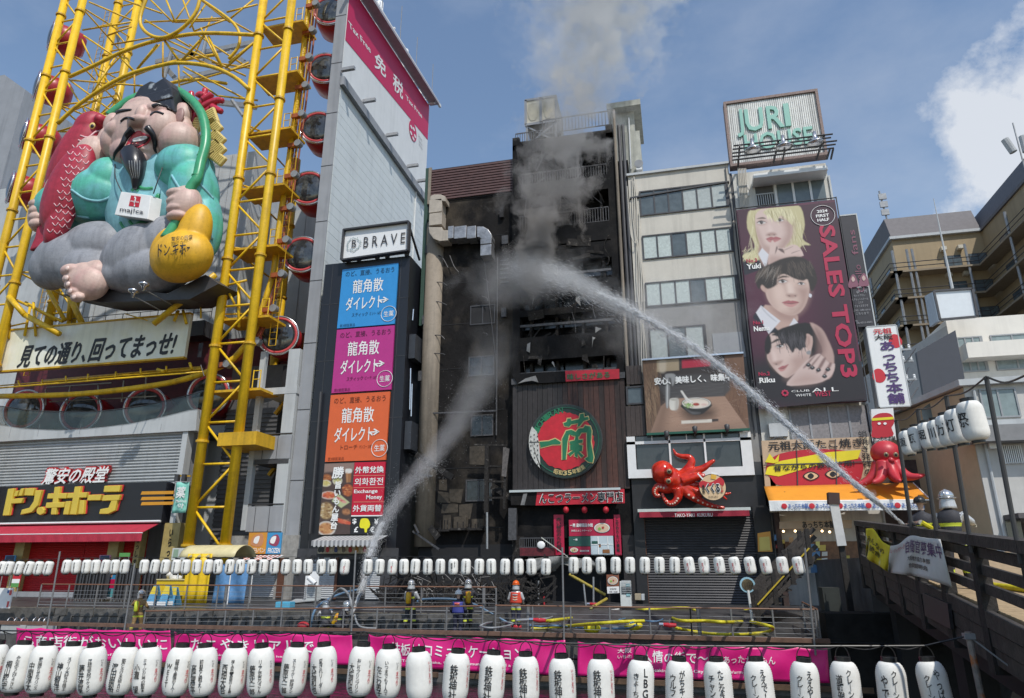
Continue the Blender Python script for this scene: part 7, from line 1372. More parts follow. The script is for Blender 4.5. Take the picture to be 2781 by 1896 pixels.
struct('kerb_beam',MB().box(-70,4.6,DK-.16,DK+.10,.0,.13),mat('brown kerb',(.15,.085,.06),.6,var=.25,vs=1.5,dirt=.2))
b=MB();b.grid(lambda u,v:(-80+84.6*u,DK,lowz(-80+84.6*u)-.7+.7*v),60,1);struct('deck_fascia',b,M_stone)
for i in range(5):
 o=MB().box(-30+i*7.2,-23.2+i*7.2,DK-.66,DK-.56,-1.38,-1.22).build('fender_board',mat('fender timber',(.10,.06,.035),.8,var=.3,vs=2));tag(o,['leftmost','second from left','middle','second from right','rightmost'][i]+' brown fender timber along the canal ledge under the pink banners','timber','fender timbers at the waterline')
for i,x in enumerate((c5(2030,300),e7(1240,480),e8(490,700),e5(720,980))):
 Y=28.6 if i<2 else 26.75;p=at(x[0],x[1],Y);z=.6 if i<2 else 0;tag(MB().tube([(p.x,Y,z),(p.x,Y,z+1.05)],.07,12).build('bollard',M_post),['grey steel bollard beside the blue tarp','grey steel bollard behind the helmeted firefighters','grey steel bollard beside the orange helmeted man','grey steel bollard among the yellow hoses'][i],'bollard','steel bollards on the promenade')
# ---------------------------------------------------------------- lanterns
M_pap=mat('lantern paper',(.78,.77,.73),.75,var=.05,vs=6,dirt=.06,streak=.05);M_cap=mat('lantern cap',(.012,.012,.013),.35)
M_ink2=flat('lantern ink',(.018,.018,.02));M_rink=flat('lantern red ink',(.50,.012,.03))
def lantern_profile(R,H,barrel):
 def r(z):
  e=barrel;t=min(z,1-z)/e
  return R*(.50+.50*math.sqrt(max(0,1-(1-min(t,1))**2)))
 return r
def lantern_body(R,H,barrel,ribs,n=24):
 r=lantern_profile(R,H,barrel);prof=[]
 for i in range(ribs*2+1):
  z=i/(ribs*2);prof.append((r(z)*(1-(.0 if i%2 else .034)),z*H))
 b=MB();b.lathe((0,0,0),prof,n);return b.mesh('paper'),r
LM={}
def make_lantern(kind,R,H,barrel,ribs):
 me,r=lantern_body(R,H,barrel,ribs);me.materials.append(M_pap);me.shade_smooth()
 tp=MB().lathe((0,0,H),[(R*.46,-.005),(R*.52,0),(R*.52,R*.30),(R*.44,R*.32),(R*.43,R*.05)],18).mesh('cap');tp.materials.append(M_cap)
 bt=MB().lathe((0,0,0),[(R*.46,-R*.22),(R*.50,-R*.2),(R*.50,.005),(R*.4,.01)],18).mesh('base_ring');bt.materials.append(M_cap)
 hd=MB().tube([(R*.45*math.cos(a),0,H+R*.25+R*.75*math.sin(a))for a in[i*math.pi/10 for i in range(11)]],R*.035,5).mesh('handle');hd.materials.append(M_cap)
 LM[kind]=(me,tp,bt,hd,r,R,H)
make_lantern('near',.208,.71,.30,24);make_lantern('far',.20,.62,.26,16);make_lantern('big',.215,.70,.24,24)
WT={}
def wrapped(kind,spec):
 """lettering wrapped on the lantern: spec = tuple of (text, angle, z0, z1, width, red)"""
 key=(kind,spec)
 if key in WT:return WT[key]
 r,R,H=LM[kind][4:7];out=[]
 for red in(0,1):
  b=MB()
  for s,a0,z0,z1,wd,rd in spec:
   if rd!=red or not s:continue
   q=MB();lettering(q,s,(0,0,0),(1,0,0),(0,0,1),.011,True,ls=.86);vs=[]
# heavy stroke layers come from lettering; keep their depth order
   for v in q.v:
    z=z0+(z1-z0)*v[2];a=rad(a0)+(v[0]-.5)*wd/R;rr=r(min(.98,max(.02,z)))+.005-v[1];vs.append((rr*math.sin(a),-rr*math.cos(a),z*H))
   b.add(vs,q.f)
  if b.v:
   m=b.mesh('lettering');m.materials.append(M_rink if red else M_ink2);out.append(m)
 WT[key]=out;return out
def lantern(kind,loc,tilt,rz,spec,label,group,s=1.0,handle=True):
 t=T('paper_lantern',label,'lantern',loc,group);t.rotation_euler=(tilt[1],tilt[0],rz);t.scale=(s,s,s)
 me,tp,bt,hd=LM[kind][:4]
 for nm,m in(('paper',me),('cap',tp),('base_ring',bt))+((('handle',hd),)if handle else()):
  o=bpy.data.objects.new(nm,m);COL.objects.link(o);o.parent=t
 for m in wrapped(kind,spec):
  o=bpy.data.objects.new('lettering',m);COL.objects.link(o);o.parent=t
 return t
NR=[(-12,'重岡大毅','ありがとう'),(60,'桐山照史','みんなのうんびょこさん'),(127,'中間淳太','夢の国から来たプリンス'),(198,'神山智洋','スイーツ大好き甘味王'),(268,'藤井流星','正統派天然イケメン'),(342,'濵田崇裕','歌声とろける元祖AHO'),(414,'小瀧　望','ミュージカル界の新星★'),(491,'WEST.','超等級で最強の7人!'),(565,'高橋恭平','前髪と戦え!'),(641,'西畑大吾','煌く赤色♥奇跡の28歳'),(720,'藤原丈一郎','リア恋兄さん'),(803,'藤原丈一郎','ストライク!野球マン'),(889,'大橋和也','愛されリーダー'),(982,'大橋和也','おしりプリンプリン'),(1058,'なにわ男子','いつまでも7人で'),(1145,'',''),(1237,'鉄板神社',''),(1332,'鉄板神社',''),(1428,'鉄板神社',''),(1527,'鉄板神社',''),(1629,'鉄板神社',''),(1730,'きょーちゃん','LBG'),(1835,'ウルフェン','がちキャラ'),(1945,'チャンネル','たこなき'),(2057,'クレーン横丁','ええで!'),(2172,'クレーン横丁','ええやん!'),(2286,'道頓堀店','クレーン横丁'),(2407,'やで!','クレーン横丁'),(2530,'クレーン横丁','やっぱ')]
def atz(px,py,z):return V((0,0,ZC))+ray(px,py)*z
capy=[(0,1719),(268,1725),(641,1728),(889,1724),(982,1724),(1145,1737),(1527,1755),(1730,1761),(1945,1764),(2530,1764)]
def lerp_tab(tab,x):
 for(xa,ya),(xb,yb)in zip(tab[:-1],tab[1:]):
  if x<=xb:return ya+(yb-ya)*(x-xa)/(xb-xa)
 return tab[-1][1]
random.seed(77);hang=[];ordn=['first','second','third','fourth','fifth','sixth','seventh','eighth','ninth','tenth','eleventh','twelfth','thirteenth','fourteenth','fifteenth','sixteenth','seventeenth','eighteenth','nineteenth','twentieth']
def nth(i):return ordn[i]if i<20 else 'twenty-'+ordn[i-20]if i<29 else('thirtieth' if i==29 else('thirty-'+ordn[i-30]if i<39 else('fortieth' if i==39 else('forty-'+ordn[i-40]if i<49 else('fiftieth' if i==49 else('fifty-'+ordn[i-50]if i<59 else('sixtieth' if i==59 else 'sixty-'+ordn[i-60])))))))
for i,(x,mt,sb)in enumerate(NR):
 z=11.3-1.2*(x-60)/2470;p=atz(x,lerp_tab(capy,max(0,x))+20,z);s=1.0
 ang=math.degrees(math.atan2(-p.x,p.y));tl=random.uniform(-.08,.08)
 spec=[]
 if mt in('鉄板神社',):spec=[(mt,-14,.10,.80,.125,0),('いっとこまつり',52,.34,.80,.05,1)]
 elif i==15:spec=[('いっとこまつり',55,.36,.80,.05,1)]
 elif i>=21:spec=[(mt,-22,.06,.76,.10,0),(sb,16,.30 if len(sb)<5 else .08,.86,.085,0)]
 else:spec=[(mt,-40,.08,.68,.105,0),(sb,-7,.10,.78,.06,0),('いっと',42,.60,.74,.04,0),('まつり',42,.28,.56,.055,1)]
 H=.71
 lab=nth(i)+' large lantern from the left in the near row'
 if mt=='':lab='large near lantern left without black lettering'
 lantern('near',p+V((0,0,-H-.06)),(tl,random.uniform(-.03,.03)),rad(ang)+random.uniform(-.08,.08),tuple(spec),lab,'near row of big paper lanterns')
 hang.append(p+V((tl*.9,0,.13)))
st_=T('lantern_string','black hanging wire of the near lantern row with a rusty pole end','wire',hang[0]);MB().tube([hang[0]+V((-4,-.4,.05))]+[h+V((0,0,.02))for h in hang]+[atz(2625,1728,10.0)],.012,5).build('wire',M_cap,st_)
for k in range(0,len(hang)-1):MB().tube(spline([hang[k]+V((0,0,.03)),hang[k].lerp(hang[k+1],.5)+V((0,0,-.03)),hang[k+1]+V((0,0,.03))],4),.008,4).build('cable',M_cap,st_)
p=atz(2631,1728,10.0);MB().tube([V((p.x+.05,p.y,-1.2)),p+V((0,0,.06))],.045,10).build('pole',mat('rusty pole',(.22,.19,.17),.6,var=.3,vs=5,col2=(.35,.12,.04),thr=(.55,.65)),st_);MB().cbox(p,.14,.12,.08).build('clamp',M_steel,st_);MB().tube([p,atz(2781,1840,9.5)],.012,5).build('stay_wire',M_steel,st_)
FR=[6,23,50,77,104,130,181,208,236,261,286,313,339,392,420,449,479,505,535,565,593,624,653,684,716,746,776,808,838,873,903,936,999,1031,1065,1098,1127,1162,1196,1231,1265,1301,1335,1371,1409,1444,1482,1557,1593,1632,1671,1710,1750,1790,1831,1874,1914,1955,1997,2039,2082,2126,2171]
YF=26.35;fh=[]
for i,x in enumerate(FR):
 cy_=1541 if x<140 else 1537 if x<1500 else 1533;p=at(x,cy_,YF);ang=math.degrees(math.atan2(-p.x,p.y))
 if x>1850:spec=(('いっとこ',12,.52,.88,.05,0),('まつり',-18,.12,.66,.09,1))
 elif x in(936,1065):spec=(('いっと',0,.55,.88,.05,0),('まつり',-10,.12,.55,.08,1))
 elif x==1231:spec=(('美津の',-20,.15,.75,.09,0),('お好み焼',15,.45,.85,.045,0))
 elif x>=1162:spec=(('千日前商店街振',-4,.08,.88,.075,0),)
 elif x>990:spec=(('千日前商店街',-10,.1,.85,.065,0),)
 elif x in(873,903):spec=(('弘昌寺',-24,.10,.72,.085,0),('千日山',12,.55,.86,.045,0))
 elif x>=590:spec=(('法善寺',-24,.10,.72,.085,0),('天龍山',12,.55,.86,.045,0))if x<700 else(('法善寺横丁',-18,.1,.82,.07,0),)
 else:spec=(('道頓堀商店会',-26,.1,.82,.06,0),)
 tl=(random.uniform(-.05,.05)+(.10 if x<140 else 0)-(.10 if x>1850 else 0));t=lantern('far',p+V((0,0,-.33)),(tl,0),rad(ang)*1.0,spec,nth(i)+' small lantern from the left in the far row along the canal','far row of small paper lanterns',.95,False)
 fh.append(p+V((tl*.4,0,.34)))
fs_=T('far_lantern_string','thin wire carrying the far row of small lanterns between poles','wire',fh[0])
for a,b_ in zip(fh[:-1],fh[1:]):MB().tube([a,a.lerp(b_,.5)+V((0,0,.02)),b_],.008,4).build('wire',M_cap,fs_)
for i,((x0,y0),(x1,y1))in enumerate((((163,1498),(127,1712)),((366,1530),(337,1715)),((966,1495),(953,1745)),((1527,1487),(1532,1745)),((2186,1488),(2212,1753)))):
 a,b_=at(x0,y0,26.12),at(x1,y1,26.02);tag(MB().tube([a,b_+V((0,0,-.3))],.035,8).build('lantern_pole',M_post),['leftmost thin grey lantern pole at the canal edge','leaning thin lantern pole by the caution stands','thin lantern pole beside the rising water jet','thin lantern pole right of the orange helmeted man','thin lantern pole at the right end of the far row'][i],'pole','poles of the far lantern row')
# bridge lanterns on their own poles
BL=[((740,765),(855,235)),((925,670),(1045,250)),((1170,555),(1305,280)),((1515,390),(1680,330))];tops=[]
for i,(a,b_)in enumerate(BL):
 p,q=onb(e3,*a,.1),onb(e4,*b_,.1);tops.append(p);tag(MB().tube([q+V((0,0,-.3)),p],[.042,.04,.036,.032][i],8).build('bridge_pole',mat('dark pole',(.05,.05,.052),.5)),['farthest','second farthest','second nearest','nearest'][i]+' dark pole of the lanterns on the bridge rail','pole','lantern poles on the bridge')
pts=tops+[onb(e3,1841,385,.1)];o=MB();[o.tube(spline([a,a.lerp(b_,.5)+V((0,0,-.08)),b_],6),.014,5)for a,b_ in zip(pts[:-1],pts[1:])];o=o.build('bridge_wire',M_cap);tag(o,'black twisted wire holding the bridge lanterns','wire')
for i,((x,y),ch)in enumerate(zip(((852,955),(932,925),(1022,895),(1112,880),(1195,850),(1288,812),(1412,765)),'道頓堀川万灯祭')):
 p=onb(e3,x,y,.12);ang=math.degrees(math.atan2(-p.x,p.y));s=[40,42,44,47,52,58,66][i]*(p-V((0,0,ZC))).dot(ray(CX,CY).normalized())/(F*.43)
 lantern('big',p+V((0,0,-.36*s)),(-.06,.03),rad(ang)-.2,((ch,-30,.34,.72,.20,0),),['farthest','second farthest','third farthest','middle','third nearest','second nearest','nearest'][i]+' big white lantern over the bridge rail','big lanterns over the bridge',s,False)
# ---------------------------------------------------------------- pink banners on the canal wall
M_pk=mat('hot pink vinyl',(.66,.012,.20),.4,var=.06,vs=1.5,bump=.1,bs=3)
def wall_banner(x0,x1,t0,t1,b0,b1,label,texts,sub=None):
 P=[at(x0,t0,25.98),at(x1,t1,25.98),at(x1+6,b1,25.98),at(x0,b0,25.98)]
 def fn(u,v):
  p=P[0].lerp(P[1],u).lerp(P[3].lerp(P[2],u),v);sag=.05*math.sin(u*math.pi*max(2,round((x1-x0)/75)))*(1-v)
  return p+V((0,-.035*math.sin(u*31+v*4)-.03*math.sin(u*13-v*5),-abs(sag)))
 o=MB().grid(fn,90,12).build('pink_banner',M_pk,None,True,solid=.006);tag(o,label,'banner','pink banners on the canal wall')
 for s,u0,v0,u1,v1,bo in texts:
  b=MB();lettering(b,s,(0,0,0),(1,0,0),(0,0,1),bo);b.v=[tuple(fn(u0+(u1-u0)*v[0],v1+(v0-v1)*v[2])+V((0,-.035+v[1]*1.0,0)))for v in b.v];b.build('lettering',M_paper,o)
 return o,fn
wall_banner(45,462,1704,1712,1788,1800,'leftmost pink banner on the canal wall',[('ら商店街がおいしいに',.05,.22,.98,.62,.010),('shopping street of Osaka',.30,.76,.75,.86,.01)])
wall_banner(473,955,1716,1722,1792,1806,'pink banner left of the water jet pole on the canal wall',[('たこやきリアルで',.10,.20,.80,.62,.010),('speaking Osaka with a ...ing heart',.20,.74,.66,.84,.01)])
o3,f3=wall_banner(1000,1535,1722,1738,1808,1835,'middle pink banner right of the jet pole on the canal wall',[('鉄板はコミュニケーション',.12,.22,.80,.62,.010),('Teppan of Osaka, Osaka communication and a smile',.18,.74,.80,.85,.01)])
wall_banner(1569,2247,1742,1760,1835,1855,'rightmost pink banner under the railing on the canal wall',[('大阪',.17,.14,.23,.28,.01),('いちの',.17,.34,.23,.44,.01),('人情の街で～',.27,.20,.54,.55,.010),('あったかいもん',.60,.28,.80,.50,.01),('Speaking of Osaka, City of Heart, Warm Soul',.30,.72,.72,.84,.01)])
# ---------------------------------------------------------------- things standing on the left promenade
M_fold=mat('charcoal table top',(.05,.052,.058),.5,var=.2,vs=3)
for gi,(x0,x1,ya,n,lab)in enumerate(((680,945,290,9,'row of folded black tables on castors by the red shutter'),(1035,1218,285,6,'second row of folded black tables left of the caution stands'),(1292,1460,285,5,'third row of folded black tables behind the caution stands'))):
 Yq=33.6;a,b_=at(*c5(x0,ya-30),Yq),at(*c5(x1,ya-30),Yq);t=T('folded_tables',lab,'folding table',(a.x,Yq,.6),'folded tables on castors')
 for i in range(n):
  x=a.x+(b_.x-a.x)*(i+.5)/n;hgt=1.75+.16*math.sin(i);M=Matrix.Rotation(rad(24),3,'Z');MB().cbox((x,Yq+.05*(i%2),.72+hgt/2),.06,.95,hgt,M).build('table_top',M_fold,t);MB().cbox((x+.1,Yq-.12,.72+hgt/2),.42,.03,hgt*.96,Matrix.Rotation(rad(12),3,'Z')).build('table_top',M_fold,t)
  for dx in(-.15,.15):o=MB().tube([(x+dx,Yq-.2,.6),(x+dx,Yq-.2,.8)],.02,5).build('leg',M_chrome,t)
def aframe(px,py0,py1,Y,lab):
 p,q=at(*c5(px,py1),Y),at(*c5(px,py0),Y);h=q.z-p.z;t=T('caution_stand',lab,'caution stand',(p.x,Y,.6),'caution stands');w_=.25;z0=.6
 for s in(-1,1):
  MB().hexa([(p.x-w_,Y+s*.3,z0),(p.x+w_,Y+s*.3,z0),(p.x+w_,Y+s*.3+.03,z0),(p.x-w_,Y+s*.3+.03,z0),(p.x-.13,Y+s*.03,z0+h),(p.x+.13,Y+s*.03,z0+h),(p.x+.13,Y+s*.03+.03,z0+h),(p.x-.13,Y+s*.03+.03,z0+h)]).build('panel',mat('stand blue',(.10,.30,.48),.5,var=.2,vs=4),t)
 MB().hexa([(p.x-.2,Y-.15,z0+h*.55),(p.x+.2,Y-.15,z0+h*.55),(p.x+.2,Y-.1,z0+h*.55),(p.x-.2,Y-.1,z0+h*.55),(p.x-.12,Y-.06,z0+h*.97),(p.x+.12,Y-.06,z0+h*.97),(p.x+.12,Y-.02,z0+h*.97),(p.x-.12,Y-.02,z0+h*.97)]).build('yellow_field',mat('stand yellow',(.65,.5,.04),.5),t);MB().box(p.x-.24,p.x+.24,Y-.335,Y-.32,z0+.03,z0+.2).build('white_foot',M_paper,t)
aframe(1378,205,385,30.6,'leftmost blue and yellow caution stand');aframe(1487,205,388,30.6,'middle blue and yellow caution stand');aframe(1552,225,390,31.0,'rightmost blue and yellow caution stand')
def slab(name,c,q,Y,m,lab,cat,dep=.06,prints=(),base=None):
 X0,X1,Z0,Z1=rect(c,*q,Y);t=T(name,lab,cat,((X0+X1)/2,Y,Z0));MB().box(X0,X1,Y,Y+dep,Z0,Z1).build('board',m,t)
 for u0,v0,u1,v1,mm in prints:MB().box(X0+(X1-X0)*u0,X0+(X1-X0)*u1,Y-.012,Y-.002,Z1-(Z1-Z0)*v1,Z1-(Z1-Z0)*v0).build('print',mm,t)
 [MB().box(x-.02,x+.02,Y+.01,Y+.05,.6,Z0).build('leg',M_steel,t)for x in(X0+.05,X1-.05)if Z0>.62]
 return t
slab('standing_sign',c5,(955,25,1035,270),34.4,flat('blue poster'),'tall blue and pink standing sign between the folded tables','sign',prints=((0,.35,1,.68,M_mag),(0,.70,1,1,flat('teal print',(.12,.42,.48))),(.2,.1,.6,.28,flat('peach',(.6,.3,.2)))))
slab('map_sign',c5,(-60,190,100,372),27.2,M_paper,'white map sign with pink markings at the left edge','sign',prints=((.72,.1,.82,.25,flat('valance blue')),(.84,.65,.95,.95,mat('cabin rim red')),(.85,.1,.98,.35,mat('cabin rim red'))))
slab('red_green_sign',c5,(110,60,178,182),36.6,M_redp,'small red and green standing sign by the red shutter','sign',prints=((0,.4,1,.7,M_paper),(0,.7,1,1,flat('leaf green',(.1,.3,.08)))))
slab('film_poster',c4,(45,958,138,1010),37.2,flat('blue poster'),'blue poster on the red shutter at the far left','poster',prints=((.1,.1,.9,.9,flat('navy print',(.03,.05,.12))),))
slab('pink_poster',c4,(895,955,995,1000),36.9,flat('dusty rose',(.5,.2,.32)),'pink bordered poster on the red shutter','poster',prints=((.1,.1,.9,.9,flat('navy print')),))
slab('ginza_flag',c4,(1075,935,1168,970),36.0,flat('leaf green'),'green shop flag in front of the red shutter','flag');slab('tour_board',c4,(1550,892,1675,1000),34.5,flat('pale board',(.55,.57,.55)),'pale white notice board by the yellow kiosk','sign',prints=((.1,.1,.45,.8,flat('leaf shade',(.25,.35,.25))),))
# yellow kiosk with barrel canopy
ky=T('yellow_kiosk','yellow kiosk with cream barrel canopy beside the yellow columns','kiosk',at(*c5(1750,300),33));M_ky=mat('kiosk yellow',(.72,.48,.01),.55,var=.1,vs=2);M_kc=mat('canopy cream',(.62,.54,.30),.5,var=.1)
Yk=33.0;X0,X1=at(*c4(1712,960),Yk).x,at(*c4(2205,960),Yk).x;zc0,zc1=at(*c4(1900,975),Yk).z,at(*c4(1900,865),Yk).z
MB().grid(lambda u,v:(X0+(X1-X0)*u,Yk-.9+2.0*v,zc0+(zc1-zc0)*math.sin(v*math.pi)**.6),10,12).build('canopy',M_kc,ky,True,solid=.03);MB().prism([(X0,Yk-.9+2.0*v,zc0+(zc1-zc0)*math.sin(v*math.pi)**.6)for v in[i/12 for i in range(13)]],(.03,0,0)).build('canopy_end',M_lgrey,ky)
[MB().tube([(x,Yk-.85+1.9*k,.6),(x,Yk-.85+1.9*k,zc0)],.03,6).build('post',M_white,ky)for x in(X0+.1,X1-.1)for k in(0,1)]
xa,xb=at(*c5(1515,180),Yk).x,at(*c5(1760,180),Yk).x;MB().box(xa,xb,Yk-.9,Yk-.1,1.0,1.75).build('counter',M_ky,ky);MB().box(xa,xb,Yk-.95,Yk,1.75,1.8).build('counter_top',M_kc,ky)
MB().grid(lambda u,v:(xb+(at(*c5(1985,180),Yk).x-xb)*u,Yk-.9+.08*math.sin(u*18),.65+2.4*v),30,4).build('curtain',M_ky,ky,True,solid=.01);MB().grid(lambda u,v:(at(*c5(1990,180),Yk).x+1.9*u,Yk-.6+.08*math.sin(u*11+v*3),.65+1.9*v),20,6).build('blue_tarp',mat('blue tarp',(.10,.24,.45),.6,var=.2,vs=2),ky,True,solid=.01)
random.seed(2);b=MB();[b.ball(at(*c5(1570+random.uniform(-50,50),95+random.uniform(-30,30)),Yk-.4),(random.uniform(.12,.25),.15,random.uniform(.1,.2)),10,7)for _ in range(7)];o=b.build('plastic_bundle',mat('white plastic',(.62,.6,.56),.5,var=.2,vs=5),None,True);o['kind']='stuff';o['label']='heap of white plastic bags on the kiosk counter';o['category']='bags'
for i in range(2):
 xa,xb=(45,265)if i==0 else(275,470);p,q=at(*c5(xa,500),27.2),at(*c5(xb,500),27.2);t=T('bench',['left','right'][i]+' timber topped bench with chrome arm loops by the lower walk','bench',(p.x,27.2,-.45),'benches on the lower walk')
 for k in range(3):MB().box(p.x,q.x-.3,27.0+k*.18,27.16+k*.18,p.z-.05,p.z+.02).build('slat',mat('bench timber',(.28,.13,.06),.5,var=.2,vs=3),t)
 MB().box(p.x,q.x,27.05,27.5,p.z-.5,p.z-.06).build('plinth',M_lgrey,t)
 for k in range(3):x=p.x+.25+k*(q.x-p.x-.6)/2;MB().tube([(x,27.05+.2+.18*math.cos(a),p.z+.02+.2*math.sin(a))for a in[j*math.pi/8 for j in range(9)]],.02,6).build('arm_loop',M_chrome,t)
# middle and right promenade
def box_thing(name,c,q,Y,m,lab,cat,dep=.5,bev=.02,z=None):
 X0,X1,Z0,Z1=rect(c,*q,Y);t=T(name,lab,cat,((X0+X1)/2,Y,Z0));MB().box(X0,X1,Y,Y+dep,Z0,Z1).build('body',m,t,bev=bev);return t,X0,X1,Z0,Z1
t,X0,X1,Z0,Z1=box_thing('spot_cooler',e8,(1942,110,2112,515),32.3,mat('cooler white',(.62,.64,.62),.5,var=.06),'pale portable cooler on the promenade by the dark shutter','cooler',.55);MB().box(X0+.07,X0+.52,32.27,32.3,Z0+.55,Z1-.22).build('grille',mat('cooler grille',(.06,.07,.08),.5),t);[MB().box(X0+.09,X0+.5,32.255,32.27,Z0+.6+i*.07,Z0+.62+i*.07).build('grille_bar',M_lgrey,t)for i in range(8)];MB().box(X1-.2,X1-.03,32.27,32.3,Z0+.45,Z1-.1).build('side_tint',mat('cooler teal',(.25,.45,.48),.5),t)
t,X0,X1,Z0,Z1=box_thing('white_cooler',d2,(770,168,862,300),33.6,mat('cooler white'),'white slatted cooler unit behind the left railing','cooler',.5);[MB().box(X0+.05,X1-.08,33.58,33.6,Z0+.12+i*.1,Z0+.17+i*.1).build('grille_bar',M_mgrey,t)for i in range(7)]
slab('menu_board',d2,(762,40,882,172),35.5,M_paper,'white menu board with black brush character behind the cooler','sign');write('膳',d1,805,955,875,1030,35.47,M_ink,bpy.data.objects['menu_board'],bold=.03);MB().tube([at(*d2(790,95),33.3),at(*d2(850,150),33.3)],.12,10).build('vent_hose',M_white,bpy.data.objects['white_cooler'])
box_thing('blue_box',d2,(490,315,618,368),30.6,mat('blue plastic',(.10,.42,.62),.4,var=.08),'pale blue plastic tote on the promenade','box',.5);box_thing('junction_box',e8,(2172,305,2270,408),37.2,mat('beige box',(.35,.29,.20),.6),'beige utility box on the wall by the dark shutter','box',.4);box_thing('clear_box',e8,(2275,310,2324,410),37.2,M_lgrey,'pale grey utility box beside the beige one','box',.4)
o=MB().hexa([gz(*d2(590,330),.66),gz(*d2(880,305),.66),gz(*d2(980,240),.66),gz(*d2(700,280),.66)]+[p+V((0,0,.03))for p in(gz(*d2(590,330),.66),gz(*d2(880,305),.66),gz(*d2(980,240),.66),gz(*d2(700,280),.66))]).build('fallen_panel',M_lgrey);tag(o,'fallen pale panel lying beside the white cooler','panel')
o=MB().prism([gz(*e5(925,865),.4),gz(*e5(1040,870),.4),gz(*e5(1035,975),.2),gz(*e5(930,960),.2)],(0,0,.02)).build('yellow_paving',mat('tactile yellow',(.40,.26,.04),.7,var=.2,bump=.5,bs=30));o['kind']='structure'
rm=T('round_mirror','round mirror on a white pole by the timber stairs','mirror',gz(*e5(1115,880),.2));p=at(*e5(1103,692),30.5);MB().tube([(p.x+.05,30.5,.3),(p.x,30.5,p.z-.2)],.05,8).build('pole',M_white,rm);MB().tube([p+V((0,.06,0)),p],.3,24).build('rim',mat('mirror rim',(.30,.50,.60),.4),rm);MB().tube([p+V((0,0,0)),p+V((0,-.015,0))],.23,24).build('mirror_face',mat('mirror face',(.45,.40,.30),.08,metal=.9,var=.3,vs=3),rm)
# hoses
M_hy=mat('yellow hose',(.58,.50,.02),.6,var=.25,vs=2.5,dirt=.3);M_hg=mat('olive hose',(.32,.30,.10),.6,var=.2,vs=3);M_hb=mat('blue hose',(.10,.19,.30),.5,var=.2);M_hgrey=mat('grey hose',(.24,.25,.26),.5,var=.2)
def gnd(c,x,y):
 """point on the promenade surface under an image position"""
 z=.3
 for _ in range(6):p=gz(*c(x,y),z);z=deckz(p.x,p.y)if p.y<38 else .6
 return gz(*c(x,y),z)
def hose(c,pts,m,lab,r=.055,lift=0):
 P=spline([gnd(c,*q[:2])+V((0,0,r+(q[2]if len(q)>2 else 0)))for q in pts],6);o=MB().tube(P,r,8).build('fire_hose',m,None,True);tag(o,lab,'hose','fire hoses on the promenade');return o
hose(e8,[(780,765),(1000,740),(1300,690),(1500,665),(1800,625),(2100,592),(2324,580)],M_hy,'bright yellow hose running from the red nozzle past the posts');hose(e8,[(540,880),(800,870),(1050,850),(1300,825),(1700,795),(2000,775),(2324,765)],M_hy,'bright yellow hose along the deck railing')
hose(e8,[(1530,510),(1480,560),(1450,610),(1500,640),(1600,680),(1800,715),(2100,720),(2324,712)],M_hg,'olive hose curling from the red coupling',.05);hose(e5,[(270,900),(500,885),(640,885),(690,905),(660,925),(560,925),(500,945),(560,985),(760,990),(950,1000),(1120,985),(1160,960)],M_hy,'yellow hose looping back near the round mirror');hose(e5,[(730,910),(900,915),(1050,915),(1165,880)],M_hy,'yellow hose leading to the timber stairs');hose(e5,[(500,960),(740,945),(900,965),(1060,940),(1165,915)],M_hg,'olive hose leading to the timber stairs',.05);hose(e5,[(540,1045),(700,1075),(900,1095),(1080,1092),(1240,1080),(1305,1050),(1230,1020),(1080,985)],M_hy,'yellow hose with red nozzle bending at the end of the deck')
hose(e8,[(520,820),(700,840),(900,825),(1100,840),(1400,865),(1900,870),(2100,860),(2180,820)],M_hb,'blue grey hose under the yellow hoses',.035);hose(e5,[(90,975),(200,950),(340,935),(440,950),(400,985),(260,985),(180,1000)],M_hb,'blue hose coil behind the deck railing',.03);hose(e8,[(0,680),(200,670),(600,610),(800,620),(880,660),(820,710),(600,730),(300,745)],M_hgrey,'grey hose loop behind the orange helmeted man',.04);hose(e7,[(1180,830),(1300,780),(1450,760),(1600,770),(1700,800),(1500,850),(1300,860),(1180,830)],M_hgrey,'grey hose ring on the deck near the crouching crew',.03)
hose(e8,[(1930,560),(1800,575),(1720,590),(1740,615),(1900,610)],mat('white plastic'),'short white hose end by the portable cooler',.03)
def air_hose(pts,m,lab,r):
 P=spline([at(*c_(x,y),Y)for c_,x,y,Y in pts],6);tag(MB().tube(P,r,8).build('fire_hose',m,None,True),lab,'hose','fire hoses on the promenade')
air_hose([(d2,800,575,26.9),(d2,830,430,26.9),(d2,880,350,27.2),(d2,980,285,28.2),(d2,1100,235,29),(d2,1230,205,30)],M_hb,'blue hose arching over the left railing',.05);air_hose([(d2,940,400,27.0),(d2,1030,375,27.6),(d2,1100,370,28.0)],M_hb,'short blue hose behind the crouching crew',.05);air_hose([(d2,1165,460,27.0),(d2,1180,350,27.0),(d2,1150,250,27.2),(d2,1100,200,27.5),(d2,1060,205,27.8),(d2,1000,270,28),(d2,930,400,28)],M_hgrey,'pale grey hose looping up beside the lantern pole',.05);air_hose([(d2,1205,430,26.8),(d2,1230,510,26.6),(d2,1280,545,26.5),(d2,1400,555,26.45)],M_hgrey,'pale hose hanging over the railing at the lantern pole',.04)
air_hose([(e7,190,430,29.0),(e7,280,395,29.0),(e7,500,385,28.8),(e7,800,395,28.6),(e7,1000,440,28.4),(e7,1150,500,28.3),(e7,1350,610,28.3),(e7,1650,780,28.4)],M_hb,'blue grey hose held between the helmeted firefighters',.045)
